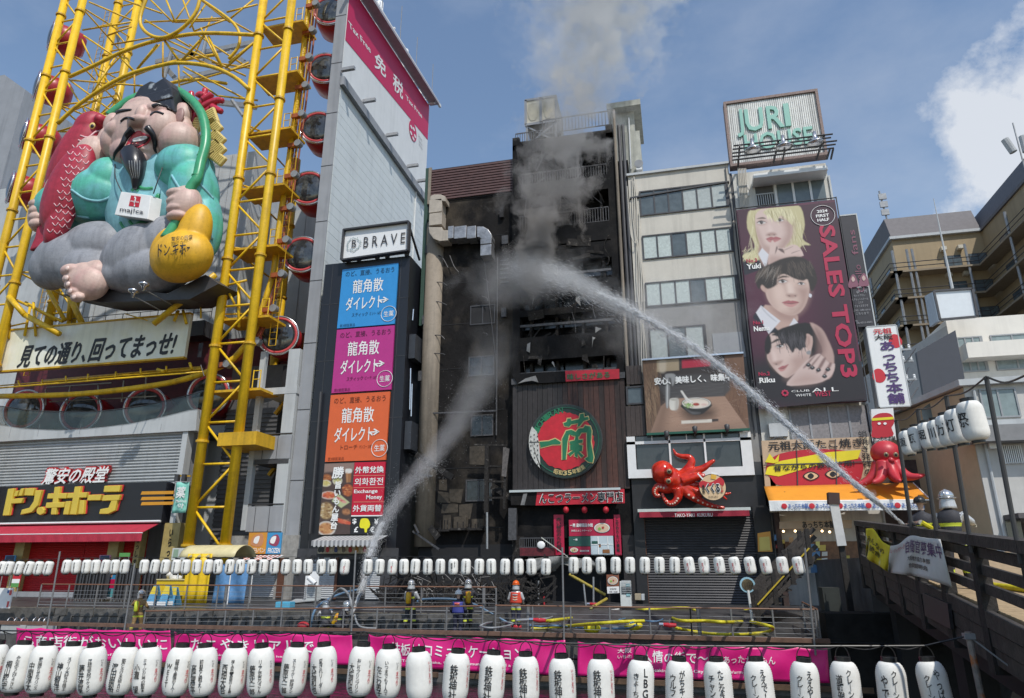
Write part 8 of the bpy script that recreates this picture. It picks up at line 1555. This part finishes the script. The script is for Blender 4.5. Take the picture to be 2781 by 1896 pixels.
# nozzles, bags, small equipment
def nozzle(c,x,y,lab,dz=.08):
 p=gnd(c,x,y)+V((0,0,dz));t=T('hose_nozzle',lab,'nozzle',p,'red hose nozzles');MB().tube([p+V((-.22,0,.02)),p,p+V((.22,0,0))],[.05,.08,.06],10).build('barrel',mat('nozzle red',(.45,.02,.03),.4),t);MB().tube([p+V((0,-.02,0)),p+V((.02,-.05,.2))],.025,6).build('lever',M_chrome,t);MB().tube([p+V((-.34,0,.02)),p+V((-.2,0,.02))],.06,10).build('tip',M_chrome,t)
nozzle(e8,665,765,'red nozzle at the end of the bright yellow hose');nozzle(e8,1530,500,'red coupling under the leaning grey prop');nozzle(e8,300,862,'red nozzle at the feet of the orange helmeted man');nozzle(e5,490,1030,'red nozzle by the deck railing posts')
def bag(c,x0,x1,y,m,lab):
 a,b_=gnd(c,x0,y),gnd(c,x1,y);t=T('yellow_bag',lab,'bag',a.lerp(b_,.5),'yellow gear bags');ce=a.lerp(b_,.5);L_=(b_-a).length;MB().ball(ce+V((0,0,.17)),(L_/2,.24,.2),16,10,None,lambda p:V((p.x,p.y,p.z*(1+.15*math.sin(p.x*5))))).build('body',m,t,True)
 for k in(-.25,.25):MB().tube([ce+V((L_*k,-.25*math.cos(a2),.17+.21*math.sin(a2)))for a2 in[j*math.pi/6 for j in range(7)]],.02,5).build('strap',M_cap,t)
M_yb=mat('gear bag yellow',(.66,.55,.010),.55,var=.1);bag(e8,1365,1640,925,M_yb,'yellow gear bag by the deck railing');bag(e8,1960,2290,880,M_yb,'yellow gear bag beside the metal cart')
rbg=T('red_bag','red cylinder bag beside the crouching firefighters','bag',at(*d2(740,545),27.0));p,q=at(*d2(690,530),27),at(*d2(795,525),27);MB().ball(p.lerp(q,.5),((q.x-p.x)/2,.16,.15),14,10).build('body',mat('gear red',(.40,.02,.03),.6,var=.15),rbg,True)
ctt=T('metal_cart','small metal equipment cart by the yellow bag','cart',gnd(e8,1930,930));p=gnd(e8,1930,930);[MB().tube([p+V((dx,dy,0)),p+V((dx,dy,.35))],.015,5).build('leg',M_chrome,ctt)for dx in(-.35,.35)for dy in(-.15,.15)];MB().cbox(p+V((0,0,.36)),.8,.4,.03).build('tray',M_chrome,ctt);MB().cbox(p+V((-.05,0,.2)),.5,.3,.22).build('pump',M_steel,ctt)
# props in the burnt entrance
for i,(c,x0,y0,x1,y1,m)in enumerate(((e8,655,100,655,560,M_steel),(e8,1365,150,1405,590,M_steel),(e8,1520,40,1520,440,M_steel),(e8,735,300,745,600,mat('gear red')))):a,b_=at(*c(x0,y0),35.5),at(*c(x1,y1),35.5);tag(MB().tube([a,V((b_.x,35.5,.6))],.045,8).build('steel_prop',m),['upright grey prop in the burnt doorway','leaning grey prop by the yellow pole','upright grey prop right of the yellow pole','upright red prop in the burnt doorway'][i],'prop','props in the burnt entrance')
tag(MB().tube([at(*e8(1140,0),36.4),at(*e8(1710,325),36.0)],.07,8).build('yellow_pole',mat('soiled yellow',(.34,.26,.04),.6,var=.3,vs=3)),'soiled yellow pole slanting across the burnt entrance','pole');tag(MB().tube([at(*e8(1540,500),33.5),at(*e8(1730,385),34.5)],.07,8).build('yellow_pole',mat('soiled yellow')),'short yellow pole end leaning by the red coupling','pole')
# charred heap at the foot of the burnt walls: nobody could count it
random.seed(41);b=MB()
for _ in range(520):
 px,py=random.uniform(1040,1480),random.uniform(1560,1640);Y=random.uniform(33.5,37.4);p=at(px,py,Y);p.z=max(.65,min(p.z,.65+2.3*random.random()**2));d=V((random.gauss(0,1),random.gauss(0,.5),random.gauss(.2,.7))).normalized()*random.uniform(.2,1.1);b.bar(p,p+d,random.uniform(.015,.06),random.uniform(.015,.12))
o=b.build('charred_debris',M_char2);o['kind']='stuff';o['label']='tangled heap of charred metal and timber at the burnt entrance';o['category']='debris'
b=MB();[b.tube([at(px,py,35),at(px,py,35)+V((random.uniform(-.8,.8),0,random.uniform(-.6,.6)))],random.choice((.012,.02)),4)for px,py in[(random.uniform(1110,1340),random.uniform(1560,1625))for _ in range(70)]];o=b.build('bent_rods',mat('bright bent rods',(.22,.21,.2),.5,var=.4));o['kind']='stuff';o['label']='pale bent rods sticking out of the charred heap';o['category']='debris'
# ================================================================ firefighters
M_fjk=mat('turnout jacket',(.03,.03,.038),.7,var=.25,vs=9);M_sil=mat('silver cape cloth',(.50,.51,.52),.35,metal=.3,var=.15,vs=12);M_lime=flat('lime reflective',(.55,.62,.05));M_tro=mat('turnout trousers',(.025,.025,.03),.75,var=.2,vs=9);M_boot=mat('black boots',(.015,.015,.016),.4);M_fsk=flat('skin',(.48,.32,.24));M_hsil=mat('silver helmet',(.55,.56,.57),.22,metal=.75,var=.08);M_hor=mat('orange helmet',(.72,.12,.01),.3,var=.05);M_hwh=mat('white helmet',(.68,.70,.72),.3);M_tan2=mat('tan turnout',(.24,.15,.06),.75,var=.25,vs=9);M_glv=mat('pale glove',(.45,.42,.34),.7);M_orv=mat('orange vest',(.62,.06,.03),.6,var=.08);M_fnv=mat('navy uniform',(.02,.022,.045),.7,var=.2);M_org=flat('orange gear',(.60,.22,.03))
def person(loc,face,label,pose='stand',jacket=M_fjk,sleeves=None,trousers=M_tro,helmet=M_hsil,cape=True,vest=None,tank=None,h=1.78,stripes=True,hands=None,lean=0.0):
 s=h/1.78;t=T('person',label,'person',loc);t.rotation_euler=(0,0,face);t.scale=(s,s,s)
# local frame: person looks along -Y, x to its left-right
 hip,sh,hd=V((0,0,.93)),V((0,-lean*.5,1.42)),V((0,-lean*.75-.01,1.63));kz=.5
 kn=[V((-.11,-.02,kz)),V((.11,-.02,kz))];ft=[V((-.12,.02,.08)),V((.12,.02,.08))]
 if pose=='stride':kn=[V((-.11,-.12,.5)),V((.11,.06,.5))];ft=[V((-.12,-.16,.08)),V((.12,.2,.1))]
 if pose=='crouch':hip=V((0,.12,.48));sh=V((0,-.10-lean*.4,.95));hd=V((0,-.2-lean*.5,1.15));kn=[V((-.15,-.3,.48)),V((.15,-.22,.2))];ft=[V((-.15,-.25,.08)),V((.15,.2,.1))]
 hh=hands or[V((-.26,-.12,.95)),V((.26,-.12,.95))]
 hh=[V(q)for q in hh];b=MB()
 ch=hip.lerp(sh,.62)
 b.ball(hip+V((0,0,.02)),(.185,.135,.15),18,12);b.ball(hip.lerp(sh,.35),(.18,.13,.2),18,12);b.ball(ch+V((0,.01,.05)),(.215,.145,.22),18,12);b.ball(sh+V((0,0,-.03)),(.21,.105,.09),18,12)
 b.tube([sh,sh.lerp(hd,.5),hd],[.075,.062,.06],12);b.ball(hd+V((0,-.01,.06)),(.082,.102,.125),18,14);b.ball(hd+V((0,-.105,.04)),(.018,.024,.028),10,8)
 for k,sx in enumerate((-1,1)):
  p0=hip+V((sx*.095,0,-.03));b.tube([p0,p0.lerp(kn[k],.5)+V((sx*.01,0,0)),kn[k],kn[k].lerp(ft[k],.4)+V((0,.02,0)),ft[k]+V((0,0,.02))],[.115,.1,.08,.082,.07],12)
  b.ball(ft[k]+V((0,-.07,-.02)),(.06,.15,.062),14,10)
  s0=sh+V((sx*.19,0,-.03));e=s0.lerp(hh[k],.5)+V((sx*.09,.07,-.06));b.tube([s0,s0.lerp(e,.5),e,e.lerp(hh[k],.6),hh[k]],[.085,.075,.064,.056,.045],12)
 body=b.build('body',jacket,t,True)
 body.data.transform(Matrix.Translation(wloc(t)))
 md=body.modifiers.new('r','REMESH');md.mode='VOXEL';md.voxel_size=.022;md=body.modifiers.new('s','SMOOTH');md.iterations=4;md.factor=.5
 me=rebake(body);me.shade_smooth();me.materials.clear()
 for m in(jacket,trousers,M_boot,M_fsk,sleeves or jacket,M_lime):me.materials.append(m)
 hz=hip.z
 for p in me.polygons:
  c=p.center;dh=(c-(hd+V((0,0,.05)))).length
  if dh<.16 and c.z>sh.z+.06:k=3
  elif c.z<.22:k=2
  elif c.z<hz-.12 and min((c-q).length for q in hh)>.2:k=1
  elif abs(c.x)>.2 or min((c-q).length for q in hh)<.3:k=4
  else:k=0
  if stripes and(.30<c.z<.36 or abs(c.z-(hz-.16))<.035 or(abs(c.z-ch.z+.05)<.03 and k==0)):k=5
  p.material_index=k
# gloves: palm with five fingers curled round what is held
 for k,sx in enumerate((-1,1)):
  g=MB();q=hh[k];dirv=V((0,-1,-.25)).normalized();g.ball(q+dirv*.045,(.042,.05,.025),12,8)
  for f in range(4):o0=q+dirv*.085+V(((f-1.5)*.021,0,.005));L_=(.034,.04,.038,.03)[f];g.tube([o0,o0+dirv*L_,o0+dirv*L_*1.2+V((0,.004,-.026)),o0+dirv*L_*.7+V((0,.012,-.045))],[.0105,.010,.009,.008],7)
  o0=q+dirv*.03+V((-sx*.038,0,0));g.tube([o0,o0+dirv*.035+V((-sx*.022,0,-.006)),o0+dirv*.06+V((-sx*.018,0,-.022))],[.012,.011,.009],7)
  o=g.build('glove',M_glv,t,True);o.data.transform(Matrix.Translation(wloc(t)))
 def loc_build(mb,name,m,par=None,smooth=True):
  o=mb.build(name,m,par or t,smooth);o.data.transform(Matrix.Translation(wloc(t)));return o
 eyes=MB();[eyes.ball(hd+V((sx*.034,-.098,.075)),(.012,.008,.008),8,6)for sx in(-1,1)];loc_build(eyes,'eyes',M_boot);mo=MB();mo.ball(hd+V((0,-.098,0)),(.024,.008,.007),8,6);loc_build(mo,'mouth',flat('print lips',(.40,.16,.17)))
 hm=MB();c0=hd+V((0,.0,.115));hm.ball(c0,(.135,.16,.125),22,14,None,lambda p:V((p.x,p.y,max(p.z,-.25))));ho_=loc_build(hm,'helmet',helmet)
 br_=MB();br_.lathe(c0+V((0,0,-.03)),[(.13,-.012),(.165,-.018),(.17,-.005),(.13,.008)],22);br_.v=[(x,c0.y+(y-c0.y)*1.16,z)for x,y,z in br_.v];loc_build(br_,'brim',helmet,ho_)
 rg=MB();rg.tube([c0+V((0,-.16*math.cos(a),.002+.128*math.sin(a)))for a in[j*math.pi/10 for j in range(11)]],.012,6);loc_build(rg,'ridge',helmet,ho_)
 if cape:
  cp=MB();cp.grid(lambda u,v:hd+V(((.125+.03*v)*math.sin((u-.5)*4.4),(.145+.03*v)*math.cos((u-.5)*4.4),.09-.22*v)),16,5);o=loc_build(cp,'neck_cape',M_sil);o.modifiers.new('so','SOLIDIFY').thickness=.01
 if vest:
  vm,bands=vest;vt=MB();vt.grid(lambda u,v:hip.lerp(sh,.12+.86*v)+V((.235*math.sin((u-.5)*5.4)*(1-.1*v),.175*math.cos((u-.5)*5.4),0)),20,8);o=loc_build(vt,'vest',vm);o.modifiers.new('so','SOLIDIFY').thickness=.015
  for bt in bands:
   m2,z0,dz,ch_=bt;cb_=MB();cb_.grid(lambda u,v:hip.lerp(sh,z0+dz*v-ch_*abs(u-.5)*2*-1)+V((.17*(u-.5)*2,.175*math.cos((u-.5)*1.9)+.016,0)),12,1);o2=loc_build(cb_,'vest_band',m2,o);o2.modifiers.new('so','SOLIDIFY').thickness=.006
 if tank:
  tk=MB();tk.tube([hip.lerp(sh,.05)+V((0,.2,0)),hip.lerp(sh,.15)+V((0,.21,0)),hip.lerp(sh,.85)+V((0,.21,0)),hip.lerp(sh,.95)+V((0,.2,0))],[.04,.085,.085,.04],14);o=loc_build(tk,'air_tank',tank);hb=MB();hb.cbox(hip.lerp(sh,.5)+V((0,.15,0)),.2,.05,.42);loc_build(hb,'harness',M_org,o)
 return t
def foot_at(c,x,y):p=gnd(c,x,y);return p
p=gnd(e8,298,868);person(p,rad(180+0),'person in orange helmet and red chevron vest seen from behind','stand',jacket=M_sil,trousers=M_fnv,helmet=M_hor,cape=True,vest=(M_orv,((flat('vest cream',(.6,.5,.38)),.32,.09,.10),(flat('vest cream'),.50,.09,.10),(M_mgrey,.72,.12,0))),hands=[(-.24,-.16,1.02),(.24,-.16,1.02)])
p=at(*e7(985,868),27.4);person(p,rad(200),'person in silver helmet and cape with air tank near the debris','stride',tank=M_yel2,hands=[(-.34,-.28,1.18),(.22,-.25,1.05)])
p=at(*e7(70,868),27.4);person(p,rad(170),'person in silver helmet with orange harness handling a hose','stride',sleeves=M_sil,tank=M_yel2,hands=[(-.22,-.35,1.05),(.24,-.3,1.0)])
p=at(*e7(830,900),27.0);person((p.x,27.0,-.25),rad(180),'person in white helmet and blue and orange rescue vest','stand',jacket=M_fnv,trousers=M_fnv,helmet=M_hwh,cape=False,vest=(flat('rescue blue',(.05,.06,.28)),((M_orv,.72,.2,0),(M_paper,.80,.05,0))),stripes=False,h=1.72)
p=at(*c5(1225,560),27.3);person((p.x,27.3,-.42),rad(185),'person in silver helmet and tan turnout walking past the caution stands','stride',jacket=M_tan2,trousers=M_tan2,tank=M_lime,cape=False,hands=[(-.3,-.2,1.1),(.3,-.1,1.2)])
p=at(*d2(935,590),26.9);person((p.x,26.9,-.25),rad(215),'person in silver helmet crouching left beside the rising water jet','crouch',sleeves=M_sil,hands=[(-.1,-.45,.8),(.2,-.45,.75)])
p=at(*d2(1075,590),26.9);person((p.x,26.9,-.3),rad(110),'person in silver helmet crouching right at the water jet nozzle','crouch',tank=M_yel2,hands=[(-.1,-.42,.85),(.15,-.45,.8)])
bp0=onb(e4,1150,330,0);yb=15.3;xb_=at(*e4(1150,150),yb).x
person((xb_,yb,bD(yb)),rad(150),'person in silver helmet on the bridge aiming the long water jet','stride',sleeves=M_sil,cape=True,hands=[(-.30,-.42,1.22),(.06,-.48,1.20)],lean=.12)
NZ=onb(e4,800,222,-.35)
nb_=T('branch_pipe','silver branch pipe held over the bridge rail','nozzle',NZ);a=at(*e4(935,200),yb-.1);MB().tube([a,NZ],[.05,.03],10).build('barrel',M_chrome,nb_);MB().tube([a,V((xb_+.1,yb+.3,bD(yb)+.9)),V((xb_+.5,yb+.5,bD(yb)+.06))],.05,8).build('hose_end',M_hy,nb_)
hz_=[(xb_+.5,yb+.5),(xb_+.9,yb-1),(xb_+.7,yb-3),(xb_+1.4,yb-5),(xb_+1.0,yb-8)];tag(MB().tube(spline([V((x,y,bD(y)+.06))for x,y in hz_],6),.055,8).build('fire_hose',M_hy,None,True),'yellow hose lying on the bridge deck','hose','fire hoses on the promenade')
p2=at(*e4(865,150),18.0);person((p2.x+.2,18.0,bD(18.0)),rad(160),'person in dark turnout farther along the bridge behind the jet','stand',helmet=M_boot,cape=False,h=1.7)
# ================================================================ water jets
M_jet=bpy.data.materials.new('water spray');M_jet.use_nodes=True;_b=M_jet.node_tree.nodes['Principled BSDF'];_n,_l=M_jet.node_tree.nodes,M_jet.node_tree.links;_d=_n.new('ShaderNodeBsdfDiffuse');_t=_n.new('ShaderNodeBsdfTranslucent');_x=_n.new('ShaderNodeMixShader');_y=_n.new('ShaderNodeMixShader');_tr=_n.new('ShaderNodeBsdfTransparent')
_d.inputs[0].default_value=_t.inputs[0].default_value=(.93,.94,.95,1);_x.inputs[0].default_value=.5;_y.inputs[0].default_value=.78;_l.new(_d.outputs[0],_x.inputs[1]);_l.new(_t.outputs[0],_x.inputs[2]);_l.new(_tr.outputs[0],_y.inputs[1]);_l.new(_x.outputs[0],_y.inputs[2]);_l.new(_y.outputs[0],_n['Material Output'].inputs[0])
def streaks(b,path,n,sig,ln,rad_,seed,t0=0,t1=1,g=None):
 random.seed(seed);k=len(path);cl=[random.random()for _ in range(70)]
 for _ in range(n):
  u=random.random()if random.random()<.5 else min(1,max(0,random.choice(cl)+random.gauss(0,.006)));t=t0+(t1-t0)*u;f=t*(k-1);i=min(int(f),k-2);p=path[i].lerp(path[i+1],f-i);d=(path[i+1]-path[i]).normalized();s=sig(t)
  o=V((random.gauss(0,s),random.gauss(0,s),random.gauss(0,s)));o-=d*o.dot(d)*.5;p=p+o
  if g:p.z-=g(t)*abs(random.gauss(0,1))
  L_=ln(t)*random.uniform(.4,1.5);r=rad_(t)*random.uniform(.4,1.5);dd=(d+V((random.gauss(0,.05),random.gauss(0,.05),random.gauss(0,.05)))).normalized();u=dd.cross(V((0,0,1)));u=(u if u.length>.01 else V((1,0,0))).normalized();w_=u.cross(dd)
  b.add([p-dd*L_/2,p+u*r,p+w_*r,p-u*r,p-w_*r,p+dd*L_/2],[(0,2,1),(0,3,2),(0,4,3),(0,1,4),(5,1,2),(5,2,3),(5,3,4),(5,4,1)])
J1=spline([NZ]+[at(x,y,Y)for x,y,Y in((2380,1362,17.5),(2260,1262,19.8),(2050,1075,24),(1900,953,28),(1740,858,32),(1640,806,34.6),(1500,738,36.6),(1400,725,37.3))],10)
b=MB();b.tube(J1[:14],[.020+.0008*i for i in range(14)],8)
streaks(b,J1,6500,lambda t:.012+.10*t**1.2,lambda t:.35+.4*t,lambda t:.006+.014*t,1,0,.76)
streaks(b,J1,11000,lambda t:.03+.48*max(0,t-.12)**1.25,lambda t:.16+.2*t,lambda t:.002+.0035*t,2,.12,.92,lambda t:.8*max(0,t-.4))
streaks(b,J1,7000,lambda t:.12+1.1*(t-.6),lambda t:.05,lambda t:.006,3,.68,1)
b2=b.build('water_jet',M_jet,None,True);b2['kind']='stuff';b2['label']='long white water jet arcing from the bridge to the burnt tower';b2['category']='water jet'
J2=spline([at(x,y,Y)for x,y,Y in((951,1678,27.0),(985,1590,27.4),(1003,1510,28.2),(1030,1440,29.5),(1085,1340,31.5),(1190,1230,34),(1270,1110,36),(1320,1010,37),(1340,950,37.5))],10)
b=MB();streaks(b,J2,3200,lambda t:.018+.09*t,lambda t:.3,lambda t:.006+.008*t,4,0,.4);streaks(b,J2,9000,lambda t:.03+.40*t,lambda t:.10,lambda t:.0028,5,.1,.62,lambda t:.4*t);streaks(b,J2,1500,lambda t:.2+.8*t,lambda t:.04,lambda t:.004,6,.45,.85)
b2=b.build('water_jet',M_jet,None,True);b2['kind']='stuff';b2['label']='spreading water jet rising from the promenade to the scorched wall';b2['category']='water jet'
# ================================================================ smoke and spray mist (volumes)
def volume(name,label,box,nodes):
 m=bpy.data.materials.new(name);m.use_nodes=True;nt=m.node_tree;nt.nodes.clear();out=nt.nodes.new('ShaderNodeOutputMaterial');pv=nt.nodes.new('ShaderNodeVolumePrincipled');nt.links.new(pv.outputs[0],out.inputs['Volume']);nodes(nt,pv)
 o=(MB().tube(*box)if isinstance(box[0],list)else MB().box(*box)).build(name,m);o['kind']='stuff';o['label']=label;o['category']=name.split('_')[-1];return o
def noise_node(nt,scale,det=4,ro=.6,dist=0,vec=None):
 n=nt.nodes.new('ShaderNodeTexNoise');n.inputs['Scale'].default_value=scale;n.inputs['Detail'].default_value=det;n.inputs['Roughness'].default_value=ro;n.inputs['Distortion'].default_value=dist
 if vec is not None:nt.links.new(vec,n.inputs['Vector'])
 return n
def mth_(nt,op,a,b_=None,c_=None,clamp=False):
 n=nt.nodes.new('ShaderNodeMath');n.operation=op;n.use_clamp=clamp
 for i,v in enumerate((a,b_,c_)):
  if v is None:continue
  if isinstance(v,(int,float)):n.inputs[i].default_value=v
  else:nt.links.new(v,n.inputs[i])
 return n.outputs[0]
def table(nt,src,z0,z1,tab):
 """piecewise linear function of src through a colour ramp (values scaled to 0..1 by 1/s)"""
 mr=mth_(nt,'DIVIDE',mth_(nt,'SUBTRACT',src,z0),z1-z0,clamp=True);vmin=min(v for _,v in tab);vmax=max(v for _,v in tab);r=nt.nodes.new('ShaderNodeValToRGB');nt.links.new(mr,r.inputs[0]);e=r.color_ramp.elements
 while len(e)<len(tab):e.new(.5)
 for i,(z,v)in enumerate(tab):q=(v-vmin)/(vmax-vmin);e[i].position=(z-z0)/(z1-z0);e[i].color=(q,q,q,1)
 return mth_(nt,'MULTIPLY_ADD',r.outputs[0],vmax-vmin,vmin)
SB=(-16,9,31.5,46,17.5,60)
def smoke_nodes(nt,pv):
 g=nt.nodes.new('ShaderNodeNewGeometry');tcn=nt.nodes.new('ShaderNodeTexCoord');pos=g.outputs['Position']
 wn=noise_node(nt,.28,3,.6,0,pos);wv=nt.nodes.new('ShaderNodeVectorMath');wv.operation='MULTIPLY_ADD';nt.links.new(wn.outputs['Color'],wv.inputs[0]);wv.inputs[1].default_value=(3.6,3.0,3.6);
 ad=nt.nodes.new('ShaderNodeVectorMath');ad.operation='SUBTRACT';nt.links.new(pos,ad.inputs[0]);ad.inputs[1].default_value=(1.8,1.5,1.8);nt.links.new(ad.outputs[0],wv.inputs[2])
 sx=nt.nodes.new('ShaderNodeSeparateXYZ');nt.links.new(wv.outputs[0],sx.inputs[0]);x,y,z=sx.outputs
 z0,z1=17.5,60
 cx=table(nt,z,z0,z1,[(17.5,-7.2),(21,-7.0),(25,-6.3),(28.5,-5.3),(32,-4.2),(36,-3.2),(44,-2.2),(60,.5)]);cy=table(nt,z,z0,z1,[(17.5,37.0),(27,36.7),(31,37.4),(36,38.4),(60,39.5)]);rr=table(nt,z,z0,z1,[(17.5,.5),(20.5,1.9),(24,2.6),(28,2.7),(31,2.8),(36,4.2),(44,7.2),(60,11)])
 dx=mth_(nt,'SUBTRACT',x,cx);dy=mth_(nt,'MULTIPLY',mth_(nt,'SUBTRACT',y,cy),1.25);ds=mth_(nt,'SQRT',mth_(nt,'ADD',mth_(nt,'MULTIPLY',dx,dx),mth_(nt,'MULTIPLY',dy,dy)));prof=mth_(nt,'SUBTRACT',1.0,mth_(nt,'DIVIDE',ds,rr))
 n1=noise_node(nt,.62,8,.58,.3,pos);v=mth_(nt,'ADD',prof,mth_(nt,'MULTIPLY_ADD',n1.outputs[0],3.8,-2.1));v=mth_(nt,'MULTIPLY',v,3.0,clamp=True)
 amp=table(nt,z,z0,z1,[(17.5,1.2),(21,3.6),(26,4.4),(29.5,3.0),(33,1.3),(38,.5),(46,.24),(60,.09)]);nt.links.new(mth_(nt,'MULTIPLY',v,amp),pv.inputs['Density'])
 cr_=nt.nodes.new('ShaderNodeValToRGB');zz=mth_(nt,'DIVIDE',mth_(nt,'SUBTRACT',z,z0),z1-z0,clamp=True);nt.links.new(zz,cr_.inputs[0]);e=cr_.color_ramp.elements;e[0].position=.12;e[0].color=(.44,.42,.405,1);e[1].position=.42;e[1].color=(.88,.88,.87,1);nt.links.new(cr_.outputs[0],pv.inputs['Color']);pv.inputs['Anisotropy'].default_value=.25
volume('dark_smoke','brown grey smoke rolling from the tower and thinning into the sky',([V((-7.2,37,17.6)),V((-7.0,37,19.5)),V((-6.6,36.8,24)),V((-5.5,36.9,28)),V((-4.4,37.5,31.5)),V((-3.2,38.4,36)),V((-2.2,38.8,44)),V((-.6,39.2,53)),V((.2,39.4,59))],[1.2,3.4,4.6,4.7,4.9,6.4,10,13,14],14),smoke_nodes)
def mist_nodes(cen,rad_,dens,path=None):
 def fn(nt,pv):
  g=nt.nodes.new('ShaderNodeNewGeometry');sb=nt.nodes.new('ShaderNodeVectorMath');sb.operation='SUBTRACT';nt.links.new(g.outputs['Position'],sb.inputs[0]);sb.inputs[1].default_value=cen;dv=nt.nodes.new('ShaderNodeVectorMath');dv.operation='DIVIDE';nt.links.new(sb.outputs[0],dv.inputs[0]);dv.inputs[1].default_value=rad_;ln=nt.nodes.new('ShaderNodeVectorMath');ln.operation='LENGTH';nt.links.new(dv.outputs[0],ln.inputs[0])
  n1=noise_node(nt,.7,5,.6,.3,g.outputs['Position']);v=mth_(nt,'ADD',mth_(nt,'SUBTRACT',1,ln.outputs['Value']),mth_(nt,'MULTIPLY_ADD',n1.outputs[0],1.4,-.75));nt.links.new(mth_(nt,'MULTIPLY',v,dens,clamp=False),pv.inputs['Density'])if False else nt.links.new(mth_(nt,'MULTIPLY',mth_(nt,'MAXIMUM',v,0),dens),pv.inputs['Density']);pv.inputs['Color'].default_value=(.93,.94,.96,1);pv.inputs['Anisotropy'].default_value=.3
 return fn
for nm,lab,c_,r_,d_ in(('spray_mist','pale spray mist where the long jet breaks against the tower',at(1430,755,36.4),(5.0,1.3,2.3),.5),('spray_mist','thin spray mist drifting before the office block',at(1790,850,36.0),(5.6,1.3,3.2),.32)):
 volume(nm,lab,(c_.x-r_[0]*1.5,c_.x+r_[0]*1.5,c_.y-r_[1]*1.5,c_.y+r_[1]*1.5,c_.z-r_[2]*1.5,c_.z+r_[2]*1.5),mist_nodes(tuple(c_),r_,d_))
def veil_nodes(nt,pv):
 g=nt.nodes.new('ShaderNodeNewGeometry');sx=nt.nodes.new('ShaderNodeSeparateXYZ');nt.links.new(g.outputs['Position'],sx.inputs[0]);x,y,z=sx.outputs;za,zb=J2[8].z,J2[-1].z+2;K=[J2[k]for k in(8,20,32,44,56,68,len(J2)-1)]
 cx=table(nt,z,za,zb,[(p.z,p.x)for p in K]);cy=table(nt,z,za,zb,[(p.z,p.y)for p in K]);rr=table(nt,z,za,zb,[(za,.12),(K[2].z,.4),(K[4].z,1.0),(K[6].z,1.9),(zb,2.4)]);dx=mth_(nt,'SUBTRACT',x,cx);dy=mth_(nt,'SUBTRACT',y,cy);ds=mth_(nt,'SQRT',mth_(nt,'ADD',mth_(nt,'MULTIPLY',dx,dx),mth_(nt,'MULTIPLY',dy,dy)));prof=mth_(nt,'SUBTRACT',1.0,mth_(nt,'DIVIDE',ds,rr));n1=noise_node(nt,.9,5,.6,.3,g.outputs['Position']);v=mth_(nt,'ADD',prof,mth_(nt,'MULTIPLY_ADD',n1.outputs[0],1.2,-.65));amp=table(nt,z,za,zb,[(za,3.0),(K[2].z,1.9),(K[4].z,.62),(K[6].z,.14),(zb,0)]);nt.links.new(mth_(nt,'MULTIPLY',mth_(nt,'MAXIMUM',v,0),amp),pv.inputs['Density']);pv.inputs['Color'].default_value=(.93,.94,.96,1);pv.inputs['Anisotropy'].default_value=.3
volume('spray_veil','soft veil of spray around the jet rising from the promenade',([J2[8],J2[20],J2[32],J2[44],J2[56],J2[68],J2[-1],J2[-1]+V((.3,.3,1.9))],[.3,.5,.75,1.2,1.7,2.2,2.6,2.6],12),veil_nodes)
def fan_nodes(nt,pv):
 g=nt.nodes.new('ShaderNodeNewGeometry');sx=nt.nodes.new('ShaderNodeSeparateXYZ');nt.links.new(g.outputs['Position'],sx.inputs[0]);x,y,z=sx.outputs;K=sorted([J1[k]for k in(12,24,36,46,56,66,len(J1)-1)],key=lambda p:p.x);xa,xb=K[0].x-.5,K[-1].x
 cy=table(nt,x,xa,xb,[(p.x,p.y)for p in K]);cz=table(nt,x,xa,xb,[(p.x,p.z)for p in K]);rr=table(nt,x,xa,xb,[(K[0].x,1.5),(K[1].x,1.0),(K[2].x,.62),(K[4].x,.34),(K[6].x,.12)]);dy=mth_(nt,'MULTIPLY',mth_(nt,'SUBTRACT',y,cy),.8);dz=mth_(nt,'SUBTRACT',z,cz);ds=mth_(nt,'SQRT',mth_(nt,'ADD',mth_(nt,'MULTIPLY',dy,dy),mth_(nt,'MULTIPLY',dz,dz)));prof=mth_(nt,'SUBTRACT',1.0,mth_(nt,'DIVIDE',ds,rr));n1=noise_node(nt,1.3,5,.6,.3,g.outputs['Position']);v=mth_(nt,'ADD',prof,mth_(nt,'MULTIPLY_ADD',n1.outputs[0],1.3,-.7));amp=table(nt,x,xa,xb,[(K[0].x,.5),(K[1].x,.9),(K[2].x,1.5),(K[4].x,2.2),(K[6].x,3.0)]);nt.links.new(mth_(nt,'MULTIPLY',mth_(nt,'MAXIMUM',v,0),amp),pv.inputs['Density']);pv.inputs['Color'].default_value=(.94,.95,.96,1);pv.inputs['Anisotropy'].default_value=.3
volume('spray_fan','soft spray fan around the long jet before it reaches the tower',([J1[12],J1[24],J1[36],J1[46],J1[56],J1[66],J1[-1]],[.2,.4,.6,.85,1.1,1.5,2.0],10),fan_nodes)
bpy.data.scenes.remove(WORK)
